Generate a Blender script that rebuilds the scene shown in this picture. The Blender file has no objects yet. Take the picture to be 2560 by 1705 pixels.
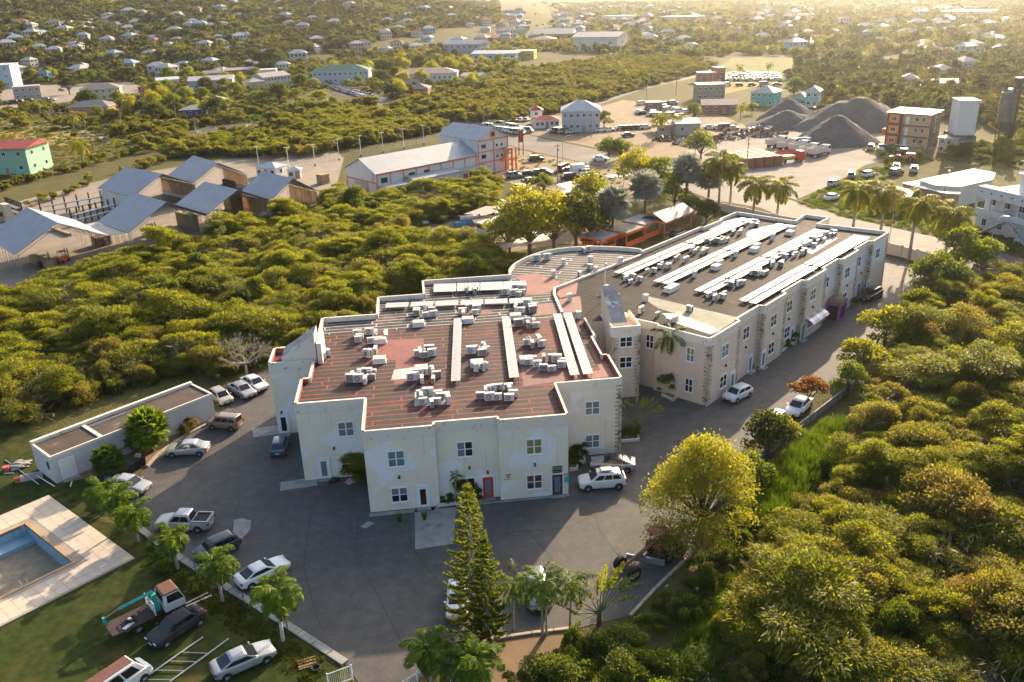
import bpy, bmesh, math, random
import numpy as np
from mathutils import Vector, Matrix
R = math.radians
rng = np.random.default_rng(7)
random.seed(7)
scene = bpy.context.scene
col = scene.collection
# ------------------------------------------------------------------ camera
F_PX, W_PX, H_PX = 2142.0,2560.0,1705.0
CAM_H = 45.0
ROLL = R(1.87)
PITCH = math.atan((H_PX / 2 + 30) * math.cos(ROLL) / F_PX)
_fwd = np.array([0, math.cos(PITCH),-math.sin(PITCH)])
_right = np.array([1.0,0,0])
_up = np.cross(_right, _fwd)
RX = math.cos(ROLL) * _right - math.sin(ROLL) * _up
UX = math.sin(ROLL) * _right + math.cos(ROLL) * _up
cam_data = bpy.data.cameras.new('camera')
cam_data.sensor_fit = 'HORIZONTAL'
cam_data.sensor_width = 36.0
cam_data.lens = 36.0 * F_PX / W_PX
cam_data.clip_start = 0.5
cam_data.clip_end = 20000
cam = bpy.data.objects.new('camera', cam_data)
col.objects.link(cam)
m = Matrix(((RX[0], UX[0], -_fwd[0], 0),(RX[1], UX[1], -_fwd[1], 0),(RX[2], UX[2], -_fwd[2], CAM_H),(0,0,0,1)))
cam.matrix_world = m
scene.camera = cam
# ------------------------------------------------------------------ light
SUN_AZ, SUN_EL = R(62.0), R(20.5)          # direction towards the sun, azimuth from +x
sun_dir = Vector((math.cos(SUN_AZ) * math.cos(SUN_EL), math.sin(SUN_AZ) * math.cos(SUN_EL), math.sin(SUN_EL)))
sl = bpy.data.lights.new('sun','SUN')
sl.energy = 5.0
sl.angle = R(0.6)
sl.color = (1.0,0.77,0.52)
sun = bpy.data.objects.new('sun', sl)
col.objects.link(sun)
sun.rotation_euler = (-sun_dir).to_track_quat('-Z','Y').to_euler()
world = bpy.data.worlds.new('World')
scene.world = world
world.use_nodes = True
wn = world.node_tree
sky = wn.nodes.new('ShaderNodeTexSky')
sky.sky_type = 'NISHITA'
sky.sun_disc = False
sky.sun_elevation = SUN_EL
sky.sun_rotation = math.pi / 2 - SUN_AZ
sky.air_density = 1.0
sky.dust_density = 4.0
bg = wn.nodes['Background']
bg.inputs['Strength'].default_value = 0.145
wn.links.new(sky.outputs[0], bg.inputs[0])
vs = scene.view_settings
vs.view_transform = 'Standard'
vs.look = 'None'
vs.exposure = 1.15
vs.gamma = 1.0
vs.use_curve_mapping = False
cy = scene.cycles
cy.use_denoising = True
cy.max_bounces = 6
cy.diffuse_bounces = 3
cy.glossy_bounces = 2
cy.transmission_bounces = 4
cy.transparent_max_bounces = 4
cy.volume_bounces = 1
cy.sample_clamp_indirect = 6
cy.caustics_reflective = False
cy.caustics_refractive = False
# ------------------------------------------------------------------ pixel -> place
def ray(px, py):
 return _fwd + (px - W_PX / 2) / F_PX * RX - (py - H_PX / 2) / F_PX * UX
RIDGE_PX = [-400,0,170,280,450,850,1000,1200,1500,3000]
RIDGE_Z = [62,56,46,40,52,46,36,17,3,0]
RIDGE_AZ = [math.atan2(*ray(p, 0)[:2]) for p in RIDGE_PX]
def terrain(x, y):
 x = np.asarray(x, float); y = np.asarray(y, float)
 r = np.hypot(x, y)
 az = np.arctan2(x, np.maximum(y, 1e-3))
 zr = np.interp(az, RIDGE_AZ, RIDGE_Z)
 t = np.clip((r - 640) / 520.0,0,1.25)
 s = np.where(t < 1,0.5 * t + 0.5 * (3 * t * t - 2 * t ** 3),1 - (t - 1) * 0.9)
 bumps = 3.5 * np.sin(x * 0.021 + 1.3) * np.sin(y * 0.017) + 2.0 * np.sin(x * 0.05 + y * 0.043)
 return zr * s + bumps * np.clip(t, 0,1) * np.clip(zr / 40,0,1)
def G(px, py, z=0.0):
 """where the line of sight of a pixel meets the level z"""
 d = ray(px, py)
 t = (z - CAM_H) / d[2]
 return Vector((t * d[0], t * d[1], z))
def GT(px, py):
 """where it meets the terrain"""
 d = ray(px, py)
 t = 300.0
 for _ in range(4000):
  x, y, z = t * d[0], t * d[1], CAM_H + t * d[2]
  if z <= terrain(x, y) or t > 4000:
   break
  t += 1.5
 return Vector((t * d[0], t * d[1], float(terrain(t * d[0], t * d[1]))))
def onplane(px, py, p0, ang):
 """where it meets the upright plane through p0 with horizontal direction ang"""
 d = ray(px, py)
 n = (-math.sin(ang), math.cos(ang))
 t = (n[0] * p0[0] + n[1] * p0[1]) / (n[0] * d[0] + n[1] * d[1])
 return Vector((t * d[0], t * d[1], CAM_H + t * d[2]))
# ------------------------------------------------------------------ materials
MATS = {}
def nodes_of(name):
 ma = bpy.data.materials.new(name)
 ma.use_nodes = True
 nt = ma.node_tree
 b = nt.nodes['Principled BSDF']
 return ma, nt, b
def mixcol(nt, fac, a, b, mode='MIX'):
 n = nt.nodes.new('ShaderNodeMix')
 n.data_type = 'RGBA'
 n.blend_type = mode
 for k, v in ((0, fac),(6, a),(7, b)):
  if hasattr(v, 'is_output'):
   nt.links.new(v, n.inputs[k])
  elif k == 0:
   n.inputs[0].default_value = v
  else:
   n.inputs[k].default_value = (*v, 1) if len(v) == 3 else v
 return n.outputs[2]
def noise(nt, scale, detail=4, rough=0.55, vec=None, dist=0.0):
 n = nt.nodes.new('ShaderNodeTexNoise')
 n.inputs['Scale'].default_value = scale
 n.inputs['Detail'].default_value = detail
 n.inputs['Roughness'].default_value = rough
 n.inputs['Distortion'].default_value = dist
 if vec is not None:
  nt.links.new(vec, n.inputs['Vector'])
 return n.outputs['Fac']
def ramp(nt, fac, stops):
 n = nt.nodes.new('ShaderNodeValToRGB')
 cr = n.color_ramp
 while len(cr.elements) < len(stops):
  cr.elements.new(0.5)
 for e, (p, c) in zip(cr.elements, stops):
  e.position = p
  e.color = (*c, 1) if len(c) == 3 else (c[0],) * 3 + (1,)
 nt.links.new(fac, n.inputs[0])
 return n.outputs[0]
def coords(nt, kind='Object', scale=None, rotz=0):
 tc = nt.nodes.new('ShaderNodeTexCoord')
 if scale is None and not rotz:
  return tc.outputs[kind]
 mp = nt.nodes.new('ShaderNodeMapping')
 if scale is not None:
  mp.inputs['Scale'].default_value = scale
 mp.inputs['Rotation'].default_value = (0,0, rotz)
 nt.links.new(tc.outputs[kind], mp.inputs[0])
 return mp.outputs[0]
def bump(nt, b, fac, strength=0.3, dist=0.05):
 n = nt.nodes.new('ShaderNodeBump')
 n.inputs['Strength'].default_value = strength
 n.inputs['Distance'].default_value = dist
 nt.links.new(fac, n.inputs['Height'])
 nt.links.new(n.outputs[0], b.inputs['Normal'])
def mat(name, color, rough=0.7, metal=0.0, var=0.0, vscale=1.5, dirt=None, dscale=0.6, dcut=(0.5,0.75), bmp=0.0, bscale=20, spec=0.5, coat=0.0):
 """a plain surface with a little unevenness and, where given, stains"""
 if name in MATS:
  return MATS[name]
 ma, nt, b = nodes_of(name)
 b.inputs['Roughness'].default_value = rough
 b.inputs['Metallic'].default_value = metal
 b.inputs['Specular IOR Level'].default_value = spec
 if coat:
  b.inputs['Coat Weight'].default_value = coat
  b.inputs['Coat Roughness'].default_value = 0.08
 c = None
 vec = coords(nt)
 if var:
  n = noise(nt, vscale, 5,0.6, vec)
  lo = tuple(max(0, v * (1 - var)) for v in color)
  hi = tuple(min(1, v * (1 + var)) for v in color)
  c = ramp(nt, n, [(0.25, lo),(0.75, hi)])
 if dirt is not None:
  f = ramp(nt, noise(nt, dscale, 6,0.65, vec), [(dcut[0], (0,0,0)),(dcut[1], (1,1,1))])
  c = mixcol(nt, f, c if c is not None else color, dirt)
 if c is not None:
  nt.links.new(c, b.inputs['Base Color'])
 else:
  b.inputs['Base Color'].default_value = (*color, 1)
 if bmp:
  bump(nt, b, noise(nt, bscale, 4,0.6, vec), bmp)
 MATS[name] = ma
 return ma
def leaf_mat(name, a, b_, trans, tw=0.45, rough=0.55):
 """two-sided leaf: some light passes through; hue varies leaf by leaf and plant by plant"""
 if name in MATS:
  return MATS[name]
 ma, nt, b = nodes_of(name)
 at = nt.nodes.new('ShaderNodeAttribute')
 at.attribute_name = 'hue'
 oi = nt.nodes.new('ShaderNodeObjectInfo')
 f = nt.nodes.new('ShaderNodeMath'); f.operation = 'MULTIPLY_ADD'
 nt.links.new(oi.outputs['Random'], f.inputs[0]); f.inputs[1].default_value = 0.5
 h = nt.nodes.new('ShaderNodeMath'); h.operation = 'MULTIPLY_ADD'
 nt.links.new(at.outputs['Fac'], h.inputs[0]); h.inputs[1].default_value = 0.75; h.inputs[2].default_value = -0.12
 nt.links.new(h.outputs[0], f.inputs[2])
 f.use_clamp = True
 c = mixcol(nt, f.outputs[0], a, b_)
 nt.links.new(c, b.inputs['Base Color'])
 b.inputs['Roughness'].default_value = rough
 b.inputs['Specular IOR Level'].default_value = 0.25
 tr = nt.nodes.new('ShaderNodeBsdfTranslucent')
 tc = mixcol(nt, 1.0, c, trans, 'MULTIPLY')
 nt.links.new(tc, tr.inputs[0])
 mx = nt.nodes.new('ShaderNodeMixShader')
 mx.inputs[0].default_value = tw
 out = nt.nodes['Material Output']
 nt.links.new(b.outputs[0], mx.inputs[1]); nt.links.new(tr.outputs[0], mx.inputs[2])
 nt.links.new(mx.outputs[0], out.inputs['Surface'])
 MATS[name] = ma
 return ma
# ------------------------------------------------------------------ mesh helpers
def tag(o, label=None, cat=None, group=None, kind=None):
 if label: o['label'] = label
 if cat: o['category'] = cat
 if group: o['group'] = group
 if kind: o['kind'] = kind
 return o
def link(name, me, parent=None, loc=None, rz=0.0):
 o = bpy.data.objects.new(name, me)
 col.objects.link(o)
 if parent is not None:
  o.parent = parent
 if loc is not None:
  o.location = loc
 if rz:
  o.rotation_euler = (0,0, rz)
 return o
def empty(name, loc=(0,0,0), rz=0.0, label=None, cat=None, group=None, kind=None, parent=None):
 o = link(name, None, parent, loc, rz)
 o.empty_display_size = 0.2
 return tag(o, label, cat, group, kind)
class MB:
 """collects boxes, prisms, tubes; build() makes them ONE mesh"""
 def __init__(s):
  s.v = []; s.f = []; s.m = []; s.cur = 0
 def mat(s, i):
  s.cur = i; return s
 def add(s, vs_, fs):
  o = len(s.v)
  s.v += [tuple(v) for v in vs_]
  s.f += [tuple(i + o for i in f) for f in fs]
  s.m += [s.cur] * len(fs)
  return s
 def box(s, c, d, rz=0.0, tilt=None):
  """box centred at c with full size d"""
  x, y, z = d[0] / 2, d[1] / 2, d[2] / 2
  P = [(-x, -y, -z),(x, -y, -z),(x, y, -z),(-x, y, -z),(-x, -y, z),(x, -y, z),(x, y, z),(-x, y, z)]
  if tilt is not None:
   P = [tuple(tilt @ Vector(p)) for p in P]
  if rz:
   ca, sa = math.cos(rz), math.sin(rz)
   P = [(p[0] * ca - p[1] * sa, p[0] * sa + p[1] * ca, p[2]) for p in P]
  P = [(p[0] + c[0], p[1] + c[1], p[2] + c[2]) for p in P]
  return s.add(P, [(3,2,1,0),(4,5,6,7),(0,1,5,4),(1,2,6,5),(2,3,7,6),(3,0,4,7)])
 def bx(s, x0, x1, y0, y1, z0, z1):
  return s.box(((x0 + x1) / 2,(y0 + y1) / 2,(z0 + z1) / 2),(x1 - x0, y1 - y0, z1 - z0))
 def prism(s, poly, z0, z1):
  n = len(poly)
  P = [(p[0], p[1], z0) for p in poly] + [(p[0], p[1], z1) for p in poly]
  F = [tuple(range(n - 1,-1,-1)), tuple(range(n, 2 * n))]
  F += [(i, (i + 1) % n, n + (i + 1) % n, n + i) for i in range(n)]
  return s.add(P, F)
 def quad(s, a, b, c, d):
  return s.add([a, b, c, d], [(0,1,2,3)])
 def tube(s, p0, p1, r0, r1=None, n=6, caps=True):
  r1 = r0 if r1 is None else r1
  p0, p1 = Vector(p0), Vector(p1)
  d = (p1 - p0)
  if d.length < 1e-6:
   return s
  q = d.to_track_quat('Z','Y')
  P = []
  for p, r in ((p0, r0),(p1, r1)):
   for i in range(n):
    a = 2 * math.pi * i / n
    P.append(tuple(p + q @ Vector((r * math.cos(a), r * math.sin(a),0))))
  F = [(i, (i + 1) % n, n + (i + 1) % n, n + i) for i in range(n)]
  if caps:
   F += [tuple(range(n - 1,-1,-1)), tuple(range(n, 2 * n))]
  return s.add(P, F)
 def path(s, pts, rs, n=6):
  for i in range(len(pts) - 1):
   a, b = (rs[i], rs[i + 1]) if hasattr(rs, '__len__') else (rs, rs)
   s.tube(pts[i], pts[i + 1], a, b, n)
  return s
 def loft(s, rings, cap=True, closed=True):
  n = len(rings[0])
  P = [p for r in rings for p in r]
  F = []
  for k in range(len(rings) - 1):
   for i in range(n if closed else n - 1):
    j = (i + 1) % n
    F.append((k * n + i, k * n + j, (k + 1) * n + j, (k + 1) * n + i))
  if cap:
   F += [tuple(range(n - 1,-1,-1)), tuple((len(rings) - 1) * n + i for i in range(n))]
  return s.add(P, F)
 def disc(s, c, r, axis='Y', n=14, th=0.1):
  a = Vector({'X': (1,0,0),'Y': (0,1,0),'Z': (0,0,1)}[axis]) * th / 2
  return s.tube(Vector(c) - a, Vector(c) + a, r, r, n)
 def mesh(s, name, mats, smooth=False):
  me = bpy.data.meshes.new(name)
  me.from_pydata(s.v, [], s.f)
  if not isinstance(mats, (list, tuple)):
   mats = [mats]
  for x in mats:
   me.materials.append(x)
  if len(mats) > 1:
   me.polygons.foreach_set('material_index', s.m)
  if smooth:
   me.polygons.foreach_set('use_smooth', [True] * len(me.polygons))
  bm = bmesh.new(); bm.from_mesh(me)
  bmesh.ops.recalc_face_normals(bm, faces=bm.faces)
  bm.to_mesh(me); bm.free()
  return me
 def build(s, name, mats, parent=None, loc=None, rz=0.0, smooth=False):
  return link(name, s.mesh(name, mats, smooth), parent, loc, rz)
def copy_tree(o, parent=None, loc=None, rz=None, scale=None):
 c = o.copy()
 col.objects.link(c)
 if parent is not None:
  c.parent = parent
 if loc is not None:
  c.location = loc
 if rz is not None:
  c.rotation_euler = (0,0, rz)
 if scale is not None:
  c.scale = scale if hasattr(scale, '__len__') else (scale,) * 3
 for ch in list(o.children):
  copy_tree(ch, c)
 return c
def place(proto, used, loc, rz=0.0, scale=None, label=None, group=None):
 """the first use moves the thing itself, later ones copy it with its parts"""
 if not proto.get('used'):
  proto['used'] = 1
  o = proto
  o.location = loc; o.rotation_euler = (0,0, rz)
  if scale is not None:
   o.scale = scale if hasattr(scale, '__len__') else (scale,) * 3
 else:
  o = copy_tree(proto, None, loc, rz, scale)
 if label: o['label'] = label
 if group: o['group'] = group
 return o
SHEETPX = []
def sheet(name, poly, z, ma, kind='structure', px=True, parent=None, th=0.0):
 """a flat piece of ground given by its outline"""
 P = [G(*p) for p in poly] if px else [Vector((p[0], p[1], 0)) for p in poly]
 if px and kind == 'structure': SHEETPX.append((name, poly))
 bm = bmesh.new()
 vv = [bm.verts.new((p.x, p.y, z)) for p in P]
 f = bm.faces.new(vv)
 f.normal_update()
 bmesh.ops.triangulate(bm, faces=[f])
 if bm.faces and sum(ff.normal.z for ff in bm.faces) < 0:
  bmesh.ops.reverse_faces(bm, faces=bm.faces)
 if th:
  r = bmesh.ops.extrude_face_region(bm, geom=list(bm.faces))
  for v in [g for g in r['geom'] if isinstance(g, bmesh.types.BMVert)]:
   v.co.z -= th
  bmesh.ops.recalc_face_normals(bm, faces=bm.faces)
 me = bpy.data.meshes.new(name)
 bm.normal_update()
 bm.to_mesh(me); bm.free()
 me.materials.append(ma)
 o = link(name, me, parent)
 if kind:
  o['kind'] = kind
 return o
def inside(poly, x, y):
 """vectorised point in polygon"""
 x = np.asarray(x); y = np.asarray(y)
 c = np.zeros(x.shape, bool)
 n = len(poly)
 j = n - 1
 for i in range(n):
  xi, yi = poly[i][0], poly[i][1]; xj, yj = poly[j][0], poly[j][1]
  k = ((yi > y) != (yj > y)) & (x < (xj - xi) * (y - yi) / (yj - yi + 1e-12) + xi)
  c ^= k
  j = i
 return c
# ------------------------------------------------------------------ leaves
def leaves_mesh(name, C, D, L, Wd, hue, ma, N=None, bend=0.0, jit=0.6):
 """rhombic leaf faces: base points C, directions D, lengths L, widths Wd; N (optional) the leaf's upper side"""
 C = np.asarray(C, float); D = np.asarray(D, float)
 n = len(C)
 D = D / np.maximum(np.linalg.norm(D, axis=1, keepdims=True),1e-9)
 if N is None:
  N = rng.normal(size=(n, 3)); N[:, 2] = np.abs(N[:, 2]) + 0.4
 else:
  N = N + rng.normal(size=(n, 3)) * jit
 S = np.cross(D, N); S /= np.maximum(np.linalg.norm(S, axis=1, keepdims=True),1e-9)
 U = np.cross(S, D)
 L = np.broadcast_to(L, (n,))[:, None]; Wd = np.broadcast_to(Wd, (n,))[:, None]
 mid = C + D * L * 0.45
 tip = C + D * L - U * L * bend
 V = np.stack([C, mid + S * Wd / 2, tip, mid - S * Wd / 2], 1).reshape(-1,3)
 me = bpy.data.meshes.new(name)
 me.vertices.add(4 * n); me.loops.add(4 * n); me.polygons.add(n)
 me.vertices.foreach_set('co', V.ravel())
 me.loops.foreach_set('vertex_index', np.arange(4 * n, dtype=np.int32))
 me.polygons.foreach_set('loop_start', np.arange(0,4 * n, 4, dtype=np.int32))
 me.polygons.foreach_set('loop_total', np.full(n, 4, np.int32))
 at = me.attributes.new('hue','FLOAT','FACE')
 at.data.foreach_set('value', np.broadcast_to(hue, (n,)).astype(np.float32).copy())
 me.materials.append(ma)
 me.update(calc_edges=True)
 return me
def lobes_points(lobes, n, shell=0.75):
 """points near the skin of a set of ellipsoids (cx,cy,cz,rx,ry,rz) and their outward directions"""
 lob = np.asarray(lobes, float)
 w = lob[:, 3] * lob[:, 4] + lob[:, 3] * lob[:, 5]
 k = rng.choice(len(lob), size=n, p=w / w.sum())
 d = rng.normal(size=(n, 3)); d /= np.linalg.norm(d, axis=1, keepdims=True)
 d[:, 2] = np.where(d[:, 2] < -0.25,-d[:, 2], d[:, 2])
 r = shell + (1 - shell) * rng.random(n) ** 0.5 * 1.25
 r = np.where(rng.random(n) < 0.10, r * (1 + 0.45 * rng.random(n)), r)
 r = np.where(rng.random(n) < 0.18, rng.random(n) * shell, r)
 P = lob[k, :3] + d * lob[k, 3:6] * r[:, None]
 return P, d
# ------------------------------------------------------------------ ground
POOL = None
def ground_material():
 ma, nt, b = nodes_of('ground_scrub')
 vec = coords(nt)
 n1 = noise(nt, 0.012,6,0.6, vec)
 n2 = noise(nt, 0.22,6,0.65, vec)
 n3 = noise(nt, 2.5,4,0.6, vec)
 a = ramp(nt, n2, [(0.3,(0.045,0.055,0.014)),(0.5,(0.085,0.085,0.022)),(0.68,(0.17,0.13,0.055))])
 c = ramp(nt, n1, [(0.35,(0.05,0.062,0.014)),(0.65,(0.15,0.125,0.045))])
 x = mixcol(nt, 0.5, a, c)
 x = mixcol(nt, 0.35, x, ramp(nt, n3, [(0.3,(0.02,0.026,0.008)),(0.7,(0.14,0.125,0.05))]))
 nt.links.new(x, b.inputs['Base Color'])
 b.inputs['Roughness'].default_value = 0.95
 b.inputs['Specular IOR Level'].default_value = 0.1
 bump(nt, b, n3,0.6,0.3)
 return ma
def make_ground():
 xs = np.concatenate([np.linspace(-1900,-130,50), [-110,-80,-53.3,-38.7], np.linspace(-32,160,25), np.linspace(175,2600,60)])
 ys = np.concatenate([np.linspace(-60,20,5), [28,40,53.5,68.1], np.linspace(73,185,30), np.linspace(205,1500,66), np.linspace(1560,3600,14)])
 X, Y = np.meshgrid(xs, ys)
 Z = terrain(X, Y)
 V = np.stack([X, Y, Z], -1).reshape(-1,3)
 nx, ny = len(xs), len(ys)
 F = []
 for j in range(ny - 1):
  for i in range(nx - 1):
   cx, cy_ = (xs[i] + xs[i + 1]) / 2,(ys[j] + ys[j + 1]) / 2
   if -53.4 < cx < -38.6 and 53.4 < cy_ < 68.2:
    continue                                # opened for the pool; lawn and deck close it
   a = j * nx + i
   F.append((a, a + 1, a + nx + 1, a + nx))
 me = bpy.data.meshes.new('ground')
 me.from_pydata([tuple(v) for v in V], [], F)
 me.materials.append(ground_material())
 me.polygons.foreach_set('use_smooth', [True] * len(F))
 o = link('ground', me)
 o['kind'] = 'structure'
make_ground()
# ------------------------------------------------------------------ plants that grow as a mass
def bush_proto(name, kind, n, size, rad, hgt, ma):
 nl = {'feather': 16, 'dense': 15, 'dry': 15, 'far': 9, 'vine': 12}[kind]
 lobes = []
 ex, ey = rng.normal(0,.22,2) * rad
 for i in range(nl):
  a = rng.random() * 6.28; q = math.sqrt(rng.random()) * rad * 0.8
  lr = rad * (0.16 + 0.30 * rng.random() ** 1.6)
  z = hgt * (0.22 + 0.62 * rng.random()) * (1 - 0.45 * (q / rad) ** 1.5)
  if kind == 'feather':
   lr = rad * (0.22 + 0.30 * rng.random()); z = hgt * (0.45 + 0.5 * rng.random()) * (1 - 0.3 * (q / rad) ** 2)
  lobes.append((q * math.cos(a) + ex * z / hgt, q * math.sin(a) + ey * z / hgt, z, lr, lr, lr * (0.30 if kind == 'feather' else 0.8)))
 P, d = lobes_points(lobes, n, 0.5)
 k = P[:, 2] > 0.05
 P, d = P[k], d[k]
 n = len(P)
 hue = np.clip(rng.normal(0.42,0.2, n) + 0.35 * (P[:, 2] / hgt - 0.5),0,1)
 if kind == 'feather':
  D = d * (1,1,0.25) + rng.normal(size=(n, 3)) * 0.45
  D[:, 2] -= 0.1
  Ls = size * (0.9 + 0.8 * rng.random(n)); Ws = size * 0.34 * (0.7 + 0.6 * rng.random(n))
  Nn = np.tile((0,0,1.0),(n, 1)) + 0.35 * d
 else:
  D = d + rng.normal(size=(n, 3)) * 0.9
  Ls = size * (0.6 + 0.9 * rng.random(n)); Ws = Ls * (0.62 if kind != 'dry' else 0.42)
  Nn = d * 0.6 + (0,0,0.6)
 me = leaves_mesh(name, P, D, Ls, Ws, hue, ma, Nn, bend=0.15)
 return me
LM = dict(
 feather=leaf_mat('leaf_feather',(0.088,0.112,0.014),(0.205,0.208,0.026),(2.1,2.0,0.6),0.55),
 dense=leaf_mat('leaf_dense',(0.042,0.068,0.011),(0.120,0.142,0.022),(2.1,2.0,0.6),0.55),
 dry=leaf_mat('leaf_dry',(0.105,0.104,0.030),(0.205,0.182,0.052),(2.1,2.0,0.6),0.55),
 far=leaf_mat('leaf_far',(0.054,0.068,0.013),(0.148,0.142,0.028),(2.1,2.0,0.6),0.55),
 vine=leaf_mat('leaf_vine',(0.052,0.090,0.014),(0.140,0.180,0.028),(2.1,2.0,0.6),0.55),
 podded=leaf_mat('leaf_podded',(0.100,0.098,0.026),(0.205,0.138,0.055),(2.1,2.0,0.6),0.55),
)
def unlinked(name, me):
 return bpy.data.objects.new(name, me)
PROTO = {}
for q in range(3):
 PROTO['feather%d' % q] = unlinked('feather_bush', bush_proto('feather_bush','feather', 7000,0.20,2.3,3.8, LM['feather']))
 PROTO['dense%d' % q] = unlinked('dense_bush', bush_proto('dense_bush','dense', 6000,0.135,1.7,3.4, LM['dense']))
 PROTO['dry%d' % q] = unlinked('dry_bush', bush_proto('dry_bush','dry', 7500,0.145,2.0,3.4, LM['dry']))
 PROTO['far%d' % q] = unlinked('far_bush', bush_proto('far_bush','far', 1500,0.42,2.6,4.0, LM['far']))
for q in range(2):
 PROTO['vine%d' % q] = unlinked('vine_bush', bush_proto('vine_bush','vine', 5000,0.14,1.6,2.2, LM['vine']))
 PROTO['pod%d' % q] = unlinked('podded_bush', bush_proto('podded_bush','dry', 6000,0.155,1.9,3.9, LM['podded']))
 PROTO['vfar%d' % q] = unlinked('distant_bush', bush_proto('distant_bush','far', 420,1.1,3.6,5.4, LM['far']))
def reed_mesh(n=500, h=1.6, r=0.9, name='reeds', ma=None):
 a = rng.random(n) * 6.28; q = np.sqrt(rng.random(n)) * r
 C = np.stack([q * np.cos(a), q * np.sin(a), np.zeros(n)], 1)
 D = rng.normal(size=(n, 3)) * 0.16 + (-0.22,-0.12,1)
 return leaves_mesh(name, C, D, h * (0.6 + 0.5 * rng.random(n)),0.06, rng.random(n), ma, rng.normal(size=(n, 3)),0.25)
LM['reed'] = leaf_mat('leaf_reed',(0.045,0.085,0.010),(0.12,0.17,0.02),(1.6,1.6,0.6),0.5)
LM['straw'] = leaf_mat('leaf_straw',(0.10,0.095,0.02),(0.24,0.18,0.05),(1.4,1.3,0.7),0.45)
LM['far_dark'] = leaf_mat('leaf_far_dark',(0.022,0.036,0.006),(0.085,0.092,0.014),(1.9,1.8,0.6),0.45)
for q in range(2): PROTO['fdark%d' % q] = unlinked('dark_crown', bush_proto('dark_crown','far', 520,0.9,3.2,6.4, LM['far_dark']))
LM['twig'] = leaf_mat('bare_twig',(0.13,0.105,0.075),(0.24,0.20,0.15),(1,1,1),0.1)
def twig_mesh():
 C, D, L = [], [], []
 for i in range(26):
  p = np.array([0,0,.3]); d = rng.normal(size=3) * (1,1,.5) + (0,0,.9); d /= np.linalg.norm(d)
  for j in range(5):
   C.append(p); D.append(d); L.append(.85); p = p + d * .7; d = d + rng.normal(size=3) * .35; d /= np.linalg.norm(d)
   for m_ in range(2): C.append(p); D.append(d + rng.normal(size=3) * .7); L.append(.6)
 return leaves_mesh('bare_bush', C, D, np.array(L),.05, rng.random(len(C)), LM['twig'], rng.normal(size=(len(C),3)))
PROTO['twig0'] = unlinked('bare_bush', twig_mesh())
PROTO['reed0'] = unlinked('reed_clump', reed_mesh(ma=LM['reed']))
PROTO['straw0'] = unlinked('straw_tuft', reed_mesh(160,0.5,0.7, 'straw_tuft', LM['straw']))
PROTO['weed0'] = unlinked('weed_tuft', reed_mesh(220,0.6,0.9, 'weed_tuft', LM['reed']))
def scatter(name, pts, scl, idx, protos, label=None, rotz=None, flat=0.35):
 """one object: a cloud of plants standing on pts (geometry nodes put plant idx on each point)"""
 n = len(pts)
 me = bpy.data.meshes.new(name)
 me.vertices.add(n)
 me.vertices.foreach_set('co', np.asarray(pts, np.float32).ravel())
 a = me.attributes.new('idx','INT','POINT'); a.data.foreach_set('value', np.asarray(idx, np.int32))
 rz = rng.random(n) * 6.283 if rotz is None else rotz
 o = link(name, me)
 o['kind'] = 'stuff'
 if label: o['label'] = label
 ng = bpy.data.node_groups.new(name, 'GeometryNodeTree')
 ng.interface.new_socket('Geometry', in_out='INPUT', socket_type='NodeSocketGeometry')
 ng.interface.new_socket('Geometry', in_out='OUTPUT', socket_type='NodeSocketGeometry')
 gi = ng.nodes.new('NodeGroupInput'); go = ng.nodes.new('NodeGroupOutput')
 jn = ng.nodes.new('GeometryNodeJoinGeometry')
 def attr(nm, ty):
  x = ng.nodes.new('GeometryNodeInputNamedAttribute'); x.data_type = ty
  x.inputs['Name'].default_value = nm
  return x.outputs['Attribute']
 i_ = attr('idx','INT')
 a = me.attributes.new('sv','FLOAT_VECTOR','POINT')
 sv = np.asarray(scl)[:, None] * (1 + rng.uniform(-flat, flat, (n, 3)) * (1,1,.8)); a.data.foreach_set('vector', sv.astype(np.float32).ravel())
 a = me.attributes.new('tl','FLOAT_VECTOR','POINT')
 tl = np.stack([rng.normal(0,.14, n), rng.normal(0,.14, n), np.asarray(rz)], 1) if flat else np.stack([np.zeros(n), np.zeros(n), np.asarray(rz)], 1)
 a.data.foreach_set('vector', tl.astype(np.float32).ravel())
 sv_, tl_ = attr('sv','FLOAT_VECTOR'), attr('tl','FLOAT_VECTOR')
 for k, pr in enumerate(protos):
  oi = ng.nodes.new('GeometryNodeObjectInfo')
  oi.inputs['Object'].default_value = PROTO[pr]
  oi.inputs['As Instance'].default_value = False
  cmp = ng.nodes.new('FunctionNodeCompare'); cmp.data_type = 'INT'; cmp.operation = 'EQUAL'
  ng.links.new(i_, cmp.inputs[2]); cmp.inputs[3].default_value = k
  ip = ng.nodes.new('GeometryNodeInstanceOnPoints')
  ng.links.new(gi.outputs[0], ip.inputs['Points'])
  ng.links.new(cmp.outputs[0], ip.inputs['Selection'])
  ng.links.new(oi.outputs['Geometry'], ip.inputs['Instance'])
  ng.links.new(tl_, ip.inputs['Rotation'])
  ng.links.new(sv_, ip.inputs['Scale'])
  ng.links.new(ip.outputs[0], jn.inputs[0])
 ng.links.new(jn.outputs[0], go.inputs[0])
 md = o.modifiers.new('plants','NODES'); md.node_group = ng
 return o
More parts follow.
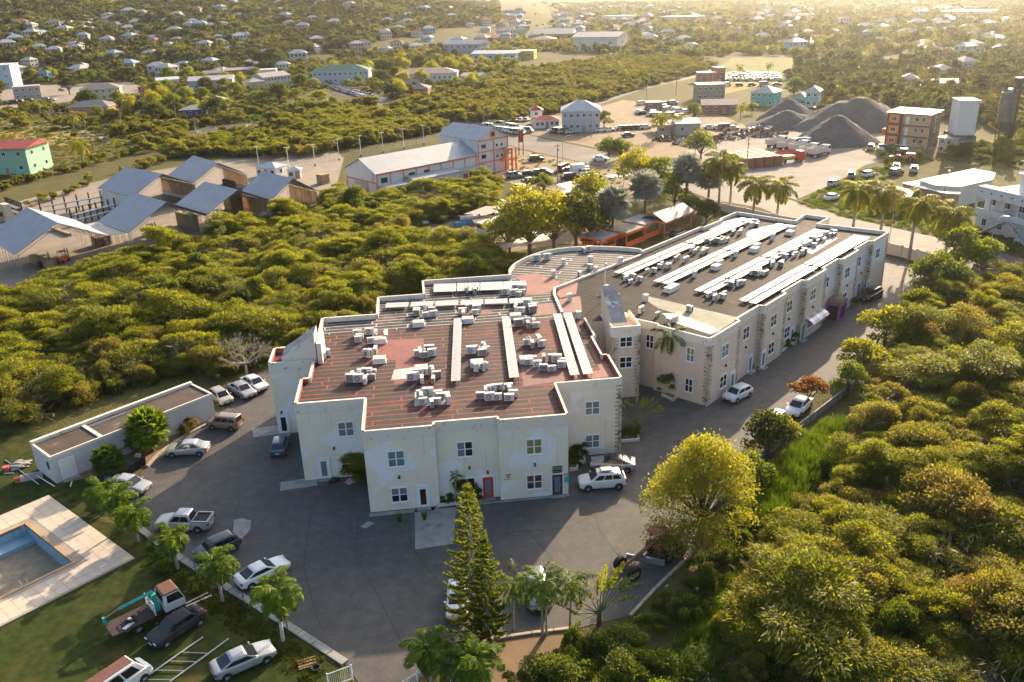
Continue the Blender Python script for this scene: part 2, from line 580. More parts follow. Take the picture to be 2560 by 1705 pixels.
def fill(poly, step, holes=(), jit=0.45, px=True, keep=1.0, terr=False):
 """points on a jittered grid inside an outline"""
 P = [(GT(*p) if terr else G(*p)) for p in poly] if px else [Vector((p[0], p[1], 0)) for p in poly]
 P = [(p.x, p.y) for p in P]
 xs = np.arange(min(p[0] for p in P), max(p[0] for p in P), step)
 ys = np.arange(min(p[1] for p in P), max(p[1] for p in P), step)
 X, Y = np.meshgrid(xs, ys)
 X = X.ravel() + rng.uniform(-jit, jit, X.size) * step
 Y = Y.ravel() + rng.uniform(-jit, jit, Y.size) * step
 k = inside(P, X, Y) & (rng.random(X.size) < keep)
 for h in holes:
  H = [G(*p) for p in h] if px else h
  k &= ~inside([(p[0], p[1]) for p in H], X, Y)
 X, Y = X[k], Y[k]
 return np.stack([X, Y, terrain(X, Y) if terr else np.zeros(len(X))], 1)
def patchy(pts, sc, seed):
 """smooth 0..1 field that groups the kinds of plant into patches"""
 x, y = pts[:, 0] / sc + seed, pts[:, 1] / sc + 2.3 * seed
 return 0.5 + 0.25 * (np.sin(x * 1.7 + np.sin(y * 1.3)) + np.sin(y * 2.1 + 1.7 * np.sin(x * 0.9)))
# ------------------------------------------------------------------ thickets
def thicket(name, poly, step, kinds, weights, smin, smax, label, holes=(), terr=False, sink=0.0, keep=1.0, pscale=9.0):
 pts = fill(poly, step, holes, terr=terr, keep=keep)
 n = len(pts)
 f = patchy(pts, pscale, len(name)) + rng.normal(0,0.16, n)
 order = np.argsort(np.argsort(f)) / max(n, 1)
 cw = np.cumsum(weights) / sum(weights)
 idx = np.searchsorted(cw, order).clip(0, len(kinds) - 1)
 g = patchy(pts, pscale * 0.45, len(name) + 3)
 s = smin + (smax - smin) * np.clip(0.55 * g + 0.6 * rng.random(n) ** 2.5,0,1.2)
 pts[:, 2] -= sink + rng.random(n) * 1.3 * s
 big_ = rng.random(n) < .035
 s[big_] *= 1.45; pts[big_, 2] = 0
 idx[rng.random(n) < .03] = len(kinds) - 1
 pts[idx == len(kinds) - 1,2] = .6
 return scatter(name, pts, s, idx, kinds, label)
NEAR = ['feather0','dry0','feather1','dense0','dry1','pod0','feather2','dense1','dry2','twig0']
thicket('thicket', [(1740,1720),(2700,1760),(2700,690),(2330,705),(2300,800),(2250,910),(2195,1030),(2150,1150),(2060,1260),(1960,1370),(1930,1450),(1880,1530),(1800,1640)],
  1.25, NEAR, [1,3,2,1,3,.5,2,1,2,.25], 0.6,1.35, 'dense olive thicket covering the slope beside the car park')
thicket('thicket', [(0,1010),(-200,1080),(-300,720),(0,765),(230,690),(540,610),(700,570),(850,525),(1000,500),(1200,480),(1230,530),(1010,570),(990,600),(1150,640),(1220,700),(1110,735),(1010,735),(930,770),(900,850),(780,870),(660,900),(520,930),(400,950),(150,1020),(40,1080)],
  1.35, NEAR, [3,1,3,1.5,1,.7,3,1.5,1,.25], 0.6,1.35, 'sunlit green thicket between the open sheds and the office building')
thicket('thicket', [(880,650),(960,612),(1060,618),(1150,640),(1240,650),(1300,672),(1270,690),(1120,735),(1000,735),(920,760),(860,720)], 1.5, NEAR, [2,1,2,2,1,1,2,2,1,.25], 0.65,1.45, 'tall bushes crowding the rear wall of the office building')
thicket('thicket', [(720,575),(860,530),(1000,505),(1130,478),(1240,452),(1255,470),(1180,510),(1080,540),(960,575),(800,600)], 1.6, NEAR, [3,1,3,1.5,1,.7,3,1.5,1,.25], 0.55,1.05, 'tall feathery bushes in front of the white warehouse')
# ------------------------------------------------------------------ surfaces of the place
def asphalt_material():
 ma, nt, b = nodes_of('asphalt_worn')
 vec = coords(nt)
 n1 = noise(nt, 0.10,6,0.6, vec); n2 = noise(nt, 0.9,6,0.7, vec); n3 = noise(nt, 14,3,0.6, vec)
 c = ramp(nt, n1, [(0.32,(0.045,0.044,0.043)),(0.5,(0.075,0.071,0.066)),(0.68,(0.125,0.115,0.103))])
 c = mixcol(nt, 0.45, c, ramp(nt, n2, [(0.32,(0.025,0.025,0.026)),(0.5,(0.075,0.072,0.068)),(0.68,(0.15,0.14,0.125))]))
 c = mixcol(nt, 0.3, c, ramp(nt, n3, [(0.3,(0.03,0.03,0.03)),(0.7,(0.15,0.145,0.14))]))
 vz = nt.nodes.new('ShaderNodeTexVoronoi'); vz.feature = 'DISTANCE_TO_EDGE'; vz.inputs['Scale'].default_value = 0.16
 nd = nt.nodes.new('ShaderNodeTexNoise'); nd.inputs['Scale'].default_value = 0.6
 nt.links.new(vec, nd.inputs['Vector'])
 ad = nt.nodes.new('ShaderNodeVectorMath'); ad.operation = 'ADD'
 nt.links.new(vec, ad.inputs[0]); nt.links.new(nd.outputs['Color'], ad.inputs[1])
 nt.links.new(ad.outputs[0], vz.inputs['Vector'])
 cr = ramp(nt, vz.outputs['Distance'], [(0.0,(.28,.28,.28)),(0.008,(0,0,0))])
 c = mixcol(nt, cr, c, (0.03,0.03,0.03))
 nt.links.new(c, b.inputs['Base Color'])
 b.inputs['Roughness'].default_value = 0.8
 b.inputs['Specular IOR Level'].default_value = 0.35
 bump(nt, b, n3,0.25,0.02)
 return ma
M = {}
M['asphalt'] = asphalt_material()
M['road'] = mat('road_asphalt',(0.13,0.115,0.10),0.8, spec=0.2, var=0.22, vscale=0.35, dirt=(0.22,0.19,0.15), dscale=0.08, bmp=0.1)
M['yard'] = mat('yard_dust',(0.22,0.18,0.135),0.9, var=0.2, vscale=0.3, dirt=(0.15,0.125,0.10), dscale=0.07)
M['quarry'] = mat('quarry_dust',(0.24,0.215,0.185),0.9, var=0.2, vscale=0.2, dirt=(0.15,0.135,0.115), dscale=0.06, spec=0.15)
M['dirt'] = mat('bare_dirt',(0.20,0.135,0.075),0.95, var=0.3, vscale=0.6, dirt=(0.09,0.08,0.035), dscale=0.3)
M['lawn'] = mat('lawn_grass',(0.034,0.048,0.010),0.95, var=0.45, vscale=1.2, dirt=(0.085,0.068,0.022), dscale=0.22, dcut=(0.5,0.7), bmp=0.6, bscale=12, spec=0.1)
M['drygrass'] = mat('dry_grass',(0.26,0.20,0.06),0.95, var=0.3, vscale=0.4, dirt=(0.12,0.12,0.03), dscale=0.09, spec=0.1)
M['greengrass'] = mat('marsh_grass',(0.12,0.135,0.03),0.95, var=0.35, vscale=0.25, dirt=(0.2,0.17,0.05), dscale=0.06, spec=0.1)
M['concrete'] = mat('old_concrete',(0.28,0.27,0.25),0.85, var=0.2, vscale=1.2, dirt=(0.12,0.115,0.11), dscale=0.8)
M['stone_kerb'] = mat('kerb_stone',(0.40,0.34,0.26),0.9, var=0.2, vscale=2)
M['white_paint'] = mat('white_paint',(0.72,0.70,0.66),0.55, var=0.06, vscale=2)
M['white_trim'] = mat('white_trim',(0.78,0.79,0.80),0.4)
M['glass'] = mat('window_glass',(0.016,0.018,0.022),0.06, spec=0.6)
M['curtain_grey'] = mat('curtain_grey',(0.18,0.18,0.20),0.25, var=0.25, vscale=9, coat=0.5)
M['curtain_green'] = mat('curtain_green',(0.19,0.21,0.06),0.25, var=0.3, vscale=9, coat=0.5)
M['curtain_teal'] = mat('curtain_teal',(0.13,0.19,0.20),0.25, var=0.25, vscale=9, coat=0.5)
M['dark_metal'] = mat('dark_metal',(0.03,0.03,0.034),0.5, var=0.2)
M['grey_metal'] = mat('galvanised_metal',(0.42,0.43,0.44),0.45,0.6, var=0.12)
M['orange'] = mat('orange_paint',(0.72,0.16,0.04),0.5, var=0.08)
M['wood'] = mat('bare_timber',(0.34,0.23,0.12),0.85, var=0.25, vscale=4)
M['rust'] = mat('rusted_steel',(0.24,0.095,0.05),0.85, var=0.4, vscale=3, dirt=(0.06,0.04,0.035), dscale=1.5)
M['black'] = mat('black_rubber',(0.018,0.018,0.018),0.8)
M['red'] = mat('red_paint',(0.55,0.04,0.03),0.5)
def wall_material(name, base, patch):
 ma, nt, b = nodes_of(name)
 vec = coords(nt)
 c = ramp(nt, noise(nt, 0.5,4,0.5, vec), [(0.35, tuple(v * 0.93 for v in base)),(0.7, base)])
 c = mixcol(nt, ramp(nt, noise(nt, 0.32,3,0.4, vec, 0.6), [(0.53,(0,0,0)),(0.56,(.9,.9,.9))]), c, patch)
 st = coords(nt, 'Object',(2.2,2.2,0.18))
 f = ramp(nt, noise(nt, 1.2,5,0.7, st), [(0.57,(0,0,0)),(0.75,(0.8,0.8,0.8))])
 c = mixcol(nt, f, c, tuple(v * 0.62 for v in base))
 f2 = ramp(nt, noise(nt, 9.0,3,0.6, vec), [(0.70,(0,0,0)),(0.8,(0.35,0.35,0.35))])
 c = mixcol(nt, f2, c, tuple(v * 0.6 for v in base))
 nt.links.new(c, b.inputs['Base Color'])
 b.inputs['Roughness'].default_value = 0.85
 bump(nt, b, noise(nt, 18,3,0.6, vec),0.12,0.02)
 return ma
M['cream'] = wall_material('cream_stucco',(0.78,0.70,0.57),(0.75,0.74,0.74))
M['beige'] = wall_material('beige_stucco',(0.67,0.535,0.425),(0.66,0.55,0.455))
M['pale'] = wall_material('pale_stucco',(0.66,0.64,0.62),(0.62,0.62,0.62))
def parapet_material(name, base, stain):
 ma, nt, b = nodes_of(name)
 vec = coords(nt)
 c = mixcol(nt, ramp(nt, noise(nt, 1.6,6,0.7, vec), [(0.58,(0,0,0)),(0.68,(1,1,1))]), base, stain)
 nt.links.new(c, b.inputs['Base Color']); b.inputs['Roughness'].default_value = 0.85
 return ma
M['cap'] = parapet_material('parapet_white',(0.70,0.63,0.54),(0.26,0.21,0.17))
M['cap_red'] = parapet_material('parapet_red',(0.30,0.070,0.045),(0.17,0.05,0.04))
def felt_material(name, felt, seam, row, length, seamw, rot=0.0, wear=(0.30,0.27,0.25), worn=(0.62,0.8), blot=None, spec=0.2):
 """roof felt laid in strips; the lapped joints were painted over in another colour"""
 ma, nt, b = nodes_of(name)
 vec = coords(nt, 'Object',(1,1,1), rot)
 nd = nt.nodes.new('ShaderNodeTexNoise'); nd.inputs['Scale'].default_value = 0.8
 nt.links.new(vec, nd.inputs['Vector'])
 mx = nt.nodes.new('ShaderNodeVectorMath'); mx.operation = 'MULTIPLY_ADD'
 nt.links.new(nd.outputs['Color'], mx.inputs[0]); mx.inputs[1].default_value = (0.5,0.10,0)
 nt.links.new(vec, mx.inputs[2])
 bk = nt.nodes.new('ShaderNodeTexBrick')
 nt.links.new(mx.outputs[0], bk.inputs['Vector'])
 bk.inputs['Scale'].default_value = 1.0
 bk.inputs['Brick Width'].default_value = length
 bk.inputs['Row Height'].default_value = row
 bk.inputs['Mortar Size'].default_value = seamw
 bk.inputs['Mortar Smooth'].default_value = 0.15
 bk.offset = 0.37; bk.squash_frequency = 3; bk.squash = 1.3
 base = ramp(nt, noise(nt, 0.35,6,0.65, vec), [(0.3, tuple(v * 0.62 for v in felt)),(0.55, felt),(0.75, tuple(v * 1.7 for v in felt))])
 base = mixcol(nt, 0.5, base, ramp(nt, noise(nt, 2.5,5,0.7, vec), [(0.3, tuple(v * 0.5 for v in felt)),(0.7, tuple(v * 1.5 for v in felt))]))
 f = ramp(nt, noise(nt, 3.2,6,0.75, vec), [(worn[0], (0,0,0)),(worn[1], (0.8,0.8,0.8))])
 base = mixcol(nt, f, base, wear)
 k = nt.nodes.new('ShaderNodeMath'); k.operation = 'MULTIPLY'
 nt.links.new(bk.outputs['Fac'], k.inputs[0])
 nt.links.new(ramp(nt, noise(nt, 0.4,5,0.7, vec), [(0.28,(0.15,0.15,0.15)),(0.5,(1,1,1))]), k.inputs[1])
 sc = ramp(nt, noise(nt, 1.5,4,0.6, vec), [(0.3, tuple(v * 0.6 for v in seam)),(0.7, seam)])
 if blot:
  fb = ramp(nt, noise(nt, 0.16,6,0.68, vec, 0.4), [(0.55,(0,0,0)),(0.62,(0.85,0.85,0.85))])
  base = mixcol(nt, fb, base, blot)
  fp = ramp(nt, noise(nt, 0.27,5,0.7, vec, 0.8), [(0.60,(0,0,0)),(0.72,(0.35,0.35,0.35))])
  base = mixcol(nt, fp, base, (0.24,0.20,0.18))
 c = mixcol(nt, k.outputs[0], base, sc)
 nt.links.new(c, b.inputs['Base Color'])
 b.inputs['Roughness'].default_value = 0.75
 b.inputs['Specular IOR Level'].default_value = spec
 bump(nt, b, bk.outputs['Fac'], 0.4,0.02)
 return ma
M['felt_red'] = felt_material('felt_red_joints',(0.046,0.038,0.036),(0.32,0.085,0.05),0.98,7.5,0.085, blot=(0.15,0.042,0.032))
M['felt_white'] = felt_material('felt_white_joints',(0.040,0.038,0.038),(0.60,0.56,0.53),0.95,6.0,0.07, worn=(0.72,0.9), blot=(0.13,0.085,0.075))
M['felt_fan'] = felt_material('felt_fan_joints',(0.042,0.040,0.040),(0.62,0.58,0.55),1.05,30.0,0.085, R(24), worn=(0.7,0.9))
M['felt_right'] = felt_material('felt_right_roof',(0.036,0.033,0.032),(0.10,0.075,0.062),1.0,40.0,0.05, R(90), worn=(0.72,0.95), blot=(0.060,0.050,0.044), spec=0.05)
M['felt_redpaint'] = mat('red_roof_paint',(0.20,0.050,0.036),0.7, var=0.3, vscale=0.8, dirt=(0.10,0.04,0.035), dscale=0.5, bmp=0.2, bscale=6)
M['felt_pink'] = mat('faded_roof_paint',(0.19,0.080,0.068),0.75, var=0.3, vscale=1.2, dirt=(0.10,0.07,0.065), dscale=0.6)
M['felt_silver'] = mat('silver_roof_paint',(0.44,0.42,0.39),0.7, var=0.2, vscale=0.8, dirt=(0.25,0.23,0.21), dscale=0.6)
M['felt_green'] = mat('green_roof_paint',(0.17,0.175,0.125),0.8, var=0.25, vscale=0.6, dirt=(0.34,0.32,0.27), dscale=0.4)
M['panel_left'] = mat('solar_glass_dusty',(0.30,0.29,0.28),0.32, var=0.22, vscale=1.3, dirt=(0.42,0.40,0.38), dscale=0.5, spec=0.6)
M['panel_frame'] = mat('solar_frame',(0.55,0.53,0.50),0.4,0.3)
M['ac_white'] = mat('condenser_casing',(0.66,0.63,0.58),0.5, var=0.08)
M['ac_dark'] = mat('condenser_grille',(0.20,0.19,0.18),0.6)
M['quoin'] = mat('quoin_stone',(0.46,0.38,0.29),0.9, var=0.35, vscale=2.3, dirt=(0.13,0.10,0.075), dscale=1.8, dcut=(0.52,0.62))
# ------------------------------------------------------------------ the office building
LA, RA = R(6.3), R(47.7)
L0 = Vector((4.93,70.31,0)); R0 = Vector((22.06,87.61,0))
def LW(s, t, z=0.0):
 return Vector((L0.x + s * math.cos(LA) - t * math.sin(LA), L0.y + s * math.sin(LA) + t * math.cos(LA), z))
def RW(s, t, z=0.0):
 return Vector((R0.x + s * math.cos(RA) - t * math.sin(RA), R0.y + s * math.sin(RA) + t * math.cos(RA), z))
def toL(p):
 d = p - L0
 return Vector((d.x * math.cos(LA) + d.y * math.sin(LA),-d.x * math.sin(LA) + d.y * math.cos(LA), p.z))
RZ, TOP = 8.05,8.6
office = empty('office_building', L0, LA, 'long two-storey cream office building with felt roofs and two wings','building')
ARC = [(20.4,49.05),(20.2,50.5),(18.6,51.6),(16.66,52.5),(14.6,53.2),(12.5,53.6),(10.3,53.65),(8.2,53.3),(6.5,52.7),(4.86,51.7),(3.3,50.3),(1.9,48.6),(0.9,47.2),(0.2,45.6),(-0.2,44.2),(-0.3,42.3)]
FRONT = [(-18.8,0),(-12.3,0),(-12.3,0.65),(-6.5,0.65),(-6.5,0),(0,0),(0,6.85),(6.75,6.85),(6.75,13.0),(6.1,13.0),(6.1,18.2),(6.5,18.2),(6.5,24.0)]
JOINT = [(4.3,27.3),(4.5,34.3),(5.0,36.6),(6.1,37.3),(9.3,40.0),(19.8,48.6)]
BACK = [(-12.3,42.3),(-12.3,36.7),(-18.2,36.7),(-18.2,30.3),(-24.8,30.3),(-24.8,21.8),(-29.4,21.8),(-29.4,17.4),(-24.7,17.4),(-24.7,12.8),(-25.5,12.8),(-25.5,6.85),(-18.8,6.85)]
LPOLY = FRONT + JOINT + ARC + BACK
RFR = [(0,0),(6.95,0),(6.95,0.65),(12.85,0.65),(12.85,0.0),(19.1,0.0),(19.1,0.65),(24.85,0.65),(24.85,0.0),(31.3,0.0),(31.3,0.65),(36.45,0.65),(36.45,0.0),(42.6,0.0),(42.6,0.65),(47.8,0.65),(47.8,0),(54.3,0),(54.3,0.4),(53.3,6.9),(52.6,10.6),(57.5,10.7),(57.3,14.8),(52.3,14.3),(52.5,24.8),(46.4,24.8),(46.4,24.3),(40.4,24.3),(40.4,24.8),(24.0,24.8)]
RPOLY_W = [RW(*p) for p in RFR] + [LW(*p) for p in JOINT[::-1]] + [LW(*p) for p in [(6.5,24.0),(8.7,24.0),(11.55,23.75)]] + [RW(0.4,7.2), RW(0.0,7.2)]
RPOLY = [tuple(toL(p)[:2]) for p in RPOLY_W]
def tri_cap(poly, z, ma, name, parent):
 bm = bmesh.new()
 f = bm.faces.new([bm.verts.new((p[0], p[1], z)) for p in poly])
 f.normal_update()
 bmesh.ops.triangulate(bm, faces=[f])
 if sum(x.normal.z for x in bm.faces) < 0:
  bmesh.ops.reverse_faces(bm, faces=bm.faces)
 me = bpy.data.meshes.new(name); bm.to_mesh(me); bm.free()
 me.materials.append(ma)
 return link(name, me, parent)
def wall_strip(poly, z0, z1):
 mb = MB()
 for i in range(len(poly)):
  a, b = poly[i], poly[(i + 1) % len(poly)]
  mb.quad((a[0], a[1], z0),(b[0], b[1], z0),(b[0], b[1], z1),(a[0], a[1], z1))
 return mb
wall_strip(LPOLY, -0.3, RZ).build('wall',M['cream'], office)
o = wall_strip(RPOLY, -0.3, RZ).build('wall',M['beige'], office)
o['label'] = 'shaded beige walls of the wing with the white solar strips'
# roofs; the two roofs meet at the joint
roofL_front = [p for p in FRONT] + [(6.5,24.0),(5.2,26.0),(-24.8,26.0),(-24.8,21.8)] + BACK[6:]
tri_cap(FRONT[:-1] + [(6.5,24.0),(5.11,26.0),(-24.8,26.0)] + BACK[5:], RZ,M['felt_red'], 'roof', office)
tri_cap([(5.11,26.0)] + JOINT[:3] + [(0.0,42.3)] + BACK[:5] + [(-24.8,26.0)], RZ,M['felt_white'], 'roof', office)
fan = tri_cap([JOINT[2], JOINT[3], JOINT[4], JOINT[5]] + ARC + [(0.0,42.3)], RZ,M['felt_fan'], 'roof', office)
rwroot_rz = RA - LA
_q = toL(R0)
def RWl(p):
 d = p - R0
 return (d.x * math.cos(RA) + d.y * math.sin(RA),-d.x * math.sin(RA) + d.y * math.cos(RA))
rr = tri_cap([RWl(p) for p in RPOLY_W], RZ,M['felt_right'], 'roof', office)
rr.location = (_q.x, _q.y, 0); rr.rotation_euler = (0,0, rwroot_rz)
for p0, p1 in zip(JOINT[:-1], JOINT[1:]):
 d = Vector((p1[0] - p0[0], p1[1] - p0[1], 0))
 c = Vector(((p0[0] + p1[0]) / 2,(p0[1] + p1[1]) / 2, RZ + 0.14))
 MB().box(c, (d.length + 0.1,0.32,0.30), math.atan2(d.y, d.x)).build('joint_upstand',M['cap'], office)
def parapet(poly, i0, i1, h=0.55, th=0.22, mats=('cap','cap_red'), band=True):
 """upstand along the outline, a piece per side; outside a painted band a little proud of the wall"""
 n = len(poly)
 area = sum(poly[i][0] * poly[(i + 1) % n][1] - poly[(i + 1) % n][0] * poly[i][1] for i in range(n))
 sg = 1 if area > 0 else -1
 for i in range(i0, i1):
  a, b = Vector(poly[i % n]), Vector(poly[(i + 1) % n])
  d = b - a
  if d.length < 0.25:
   continue
  u = d.normalized(); nrm = Vector((u.y, -u.x)) * sg       # outward
  mb = MB()
  ang = math.atan2(d.y, d.x)
  c = (a + b) / 2 - nrm * (th / 2 - 0.05)
  mb.mat(0).box((c.x, c.y, RZ + h / 2 - 0.3),(d.length + 0.098, th, h + 0.6), ang)
  ci = (a + b) / 2 - nrm * (th - 0.05 + 0.006)
  mb.mat(1).box((ci.x, ci.y, RZ + (h - 0.08) / 2),(max(d.length - 0.12,0.1),0.012, h - 0.08), ang)
  mb.build('parapet', [M[mats[0]],M[mats[1]]], office)
nF = len(FRONT)
parapet(LPOLY, 0, nF - 1)
a0 = nF + len(JOINT)
parapet(LPOLY, a0, a0 + len(ARC) - 1,0.6,0.24,('cap','cap'))
parapet(LPOLY, a0 + len(ARC) - 1, a0 + len(ARC) + 5,0.6,0.26,('cap','cap'))
parapet(LPOLY, a0 + len(ARC) + 5, len(LPOLY),0.55,0.26)
parapet(RPOLY, 0,18,0.45,0.26,('cap','cap'))
parapet(RPOLY, 18,29,0.55,0.26,('cap','cap'))
parapet(RPOLY, len(RPOLY) - 4, len(RPOLY),0.35,0.24,('cap','cap'))
# the two stair towers with their sloping bulkheads
def wedge(mb, x0, x1, y0, y1, z0, zl, zh, axis):
 if axis == 'x':
  P = [(x0, y0, z0),(x1, y0, z0),(x1, y1, z0),(x0, y1, z0),(x0, y0, zl),(x1, y0, zh),(x1, y1, zh),(x0, y1, zl)]
 else:
  P = [(x0, y0, z0),(x1, y0, z0),(x1, y1, z0),(x0, y1, z0),(x0, y0, zl),(x1, y0, zl),(x1, y1, zh),(x0, y1, zh)]
 mb.add(P, [(3,2,1,0),(0,1,5,4),(1,2,6,5),(2,3,7,6),(3,0,4,7)])
 mb.cur = 1
 mb.add(P[4:], [(0,1,2,3)])
 mb.cur = 0
M['wedge_roof'] = mat('bulkhead_roof',(0.22,0.22,0.23),0.7, var=0.4, vscale=0.9, dirt=(0.55,0.54,0.52), dscale=0.5, dcut=(0.55,0.62))
mb = MB(); wedge(mb, -28.0,-24.3,17.75,20.6, RZ + 0.01,9.0,11.4, 'x')
mb.build('stair_bulkhead', [M['cap'],M['wedge_roof']], office)
mb = MB(); mb.box((-23.9,19.2, RZ + 1.2),(0.5,3.6,2.38)); mb.build('chimney_block',M['cap'], office)
t2 = MB(); t2.bx(8.7,11.95,19.35,25.6,-0.3, RZ + 0.25); t2.build('stair_tower',M['beige'], office)
mb = MB()
for (x0, x1, y0, y1) in ((8.64,12.01,19.29,19.52),(11.78,12.012,19.53,24.3),(8.638,8.87,19.53,21.0)):
 mb.bx(x0, x1, y0, y1, RZ - 0.35, RZ + 0.95)
mb.build('parapet',M['cap'], office)
mb = MB(); wedge(mb, 8.95,10.75,20.6,26.5, RZ + 0.26,9.0,11.6, 'y')
mb.build('stair_bulkhead', [M['beige'],M['wedge_roof']], office)
# the far half of the right wing's upper storey is painted white above the beige
UP = [RW(*p) for p in RFR[10:18]]
mb = MB()
P = [toL(p) for p in UP]
for a, b in zip(P[:-1], P[1:]):
 u = (b - a); u.z = 0; u.normalize(); nn = Vector((u.y, -u.x, 0)) * 0.012
 a2, b2 = a + nn, b + nn
 mb.quad((a2.x, a2.y, 4.3),(b2.x, b2.y, 4.3),(b2.x, b2.y, RZ),(a2.x, a2.y, RZ))
mb.build('upper_render',M['pale'], office)
# quoins: dressed stones at the corners, real blocks one above the other
def quoin(p, d1, d2, z0=0.0, z1=8.0):
 """p corner (building coords), d1, d2 unit directions along the two walls away from the corner"""
 mb = MB(); z = z0; k = 0
 d1, d2 = Vector(d1), Vector(d2)
 out = -(d1 + d2)
 while z < z1 - 0.05:
  h = min(0.21 + 0.05 * random.random(), z1 - z)
  la, lb = (0.62,0.36) if k % 2 else (0.36,0.62)
  la += random.uniform(-0.05,0.05); lb += random.uniform(-0.05,0.05)
  pr = 0.035 + 0.03 * random.random()
  a = Vector(p) + out * pr
  c1 = a + d1 * (la + pr); c2 = c1 + d2 * (0.10 + pr); c3 = a + d2 * (lb + pr); c4 = c3 + d1 * (0.10 + pr)
  inn = a + (d1 + d2) * (0.10 + pr)
  mb.prism([a[:2], c1[:2], c2[:2], inn[:2], c4[:2], c3[:2]], z + 0.012, z + h - 0.012)
  z += h; k += 1
 o = mb.build('quoin',M['quoin'], office)
 o['kind'] = 'stuff'
def Lq(s, t, d1, d2, **k):
 quoin((s, t, 0),(*d1,0),(*d2,0), **k)
Lq(6.75,6.85,(-1,0),(0,1))
Lq(8.7,19.35,(1,0),(0,1)); Lq(11.95,19.35,(-1,0),(0,1))
ur = Vector((math.cos(rwroot_rz), math.sin(rwroot_rz),0)); vr = Vector((-ur.y, ur.x, 0))
for s in (0,12.85,24.85,36.45,47.8):
 p = toL(RW(s, 0))
 quoin(p, ur, vr)
for s in (6.95,19.1,31.3,42.6,54.3):
 p = toL(RW(s, 0))
 quoin(p, -ur, vr)
# windows and doors, each where its place in the photograph meets its wall
_cache = {}
def pane_mesh(w, h, ma):
 k = ('pane', round(w, 2), round(h, 2), ma.name)
 if k not in _cache:
  _cache[k] = MB().box((0,0,0),(w, 0.02, h)).mesh('pane', ma)
 return _cache[k]
def frame_mesh(w, h, t=0.09, mull=True, trans=True):
 k = ('frame', round(w, 2), round(h, 2), mull, trans)
 if k not in _cache:
  mb = MB()
  for x in (-w / 2 + t / 2, w / 2 - t / 2):
   mb.box((x, 0,0),(t, 0.09, h))
  for z in (-h / 2 + t / 2, h / 2 - t / 2):
   mb.box((0,0, z),(w - 2 * t, 0.09, t))
  if mull: mb.box((0,0,0),(t * 1.2,0.084, h - 2 * t))
  if trans:
   for x in ((-w / 4 - t * .05, w / 4 + t * .05) if mull else (0,)):
    mb.box((x, 0,0),(w / 2 - 1.6 * t if mull else w - 2 * t, 0.07, t * 0.8))
  _cache[k] = mb.mesh('window',M['white_trim'])
 return _cache[k]
def rect_on(x0, y0, x1, y1, P0, ang):
 """centre, width and height on the wall of a picture rectangle"""
 c = onplane((x0 + x1) / 2,(y0 + y1) / 2, P0, ang)
 t = onplane((x0 + x1) / 2, y0, P0, ang); b = onplane((x0 + x1) / 2, y1, P0, ang)
 l = onplane(x0,(y0 + y1) / 2, P0, ang); r = onplane(x1,(y0 + y1) / 2, P0, ang)
 return c, (r - l).xy.length, t.z - b.z
def window(rect, P0, ang, panes='glass', w=None, h=None, crop=None, parent=None):
 if crop: rect = tuple(crop[i % 2] + v * crop[2] for i, v in enumerate(rect))
 c, ww, hh = rect_on(*rect, P0, ang)
 w = w or ww; h = h or hh
 n = Vector((math.sin(ang),-math.cos(ang),0))
 pos = c + n * 0.05
 par = parent or office
 inv = Matrix.Translation(par.location).to_4x4() @ Matrix.Rotation(par.rotation_euler.z, 4, 'Z')
 q = inv.inverted() @ pos
 wo = link('window', frame_mesh(w, h), par, q, ang - par.rotation_euler.z)
 pl = panes if isinstance(panes, (list, tuple)) else [panes] * 4
 for k, (sx, sz) in enumerate(((-1,1),(1,1),(-1,-1),(1,-1))):
  link('pane', pane_mesh(w / 2 - 0.1, h / 2 - 0.1,M[pl[k]]), wo, (sx * w / 4,-0.005, sz * h / 4))
 link('sill', MB().box((0,0,0),(w + 0.1,0.14,0.06)).mesh('sill',M['white_trim']) if ('sill', round(w, 1)) not in _cache else _cache[('sill', round(w, 1))], wo, (0,-0.03,-h / 2 - 0.035))
 return wo
def door(rect, P0, ang, leaf='white_trim', glass='curtain_grey', w=1.0, h=2.15, crop=None, parent=None, z0=0.12):
 if crop: rect = tuple(crop[i % 2] + v * crop[2] for i, v in enumerate(rect))
 c, ww, hh = rect_on(*rect, P0, ang)
 n = Vector((math.sin(ang),-math.cos(ang),0))
 pos = c + n * 0.03; pos.z = z0 + h / 2
 par = parent or office
 inv = (Matrix.Translation(par.location) @ Matrix.Rotation(par.rotation_euler.z, 4, 'Z')).inverted()
 d = MB().box((0,0,0),(w, 0.07, h)).build('door',M[leaf], par, inv @ pos, ang - par.rotation_euler.z)
 MB().box((0,-0.04,0.02),(w * 0.55,0.02, h * 0.78)).build('pane',M[glass], d)
 fr = MB()
 for x in (-w / 2 - 0.06, w / 2 + 0.06): fr.box((x, 0,0.03),(0.12,0.12, h + 0.06))
 fr.box((0,0, h / 2 + 0.1),(w + 0.24,0.12,0.1)); fr.build('frame',M['white_trim'], d)
 MB().tube((w * 0.38,-0.05,-0.05),(w * 0.38,-0.10,-0.05),0.025).box((w * 0.36,-0.11,-0.05),(0.12,0.03,0.03)).build('handle',M['grey_metal'], d)
 MB().box((0,-0.25,-h / 2 - 0.07),(w + 0.3,0.6,0.1)).build('step',M['concrete'], d)
 return d
lamp_me = None
def wall_lamp(px, py, P0, ang):
 global lamp_me
 if lamp_me is None:
  lamp_me = MB().box((0,-0.03,0),(0.14,0.06,0.28)).tube((0,-0.16,0.12),(0,-0.16,-0.14),0.07,0.10,8).mesh('wall_lamp',M['dark_metal'])
 c = onplane(px, py, P0, ang)
 inv = (Matrix.Translation(office.location) @ Matrix.Rotation(LA, 4, 'Z')).inverted()
 link('wall_lamp', lamp_me, office, inv @ c, ang - LA)
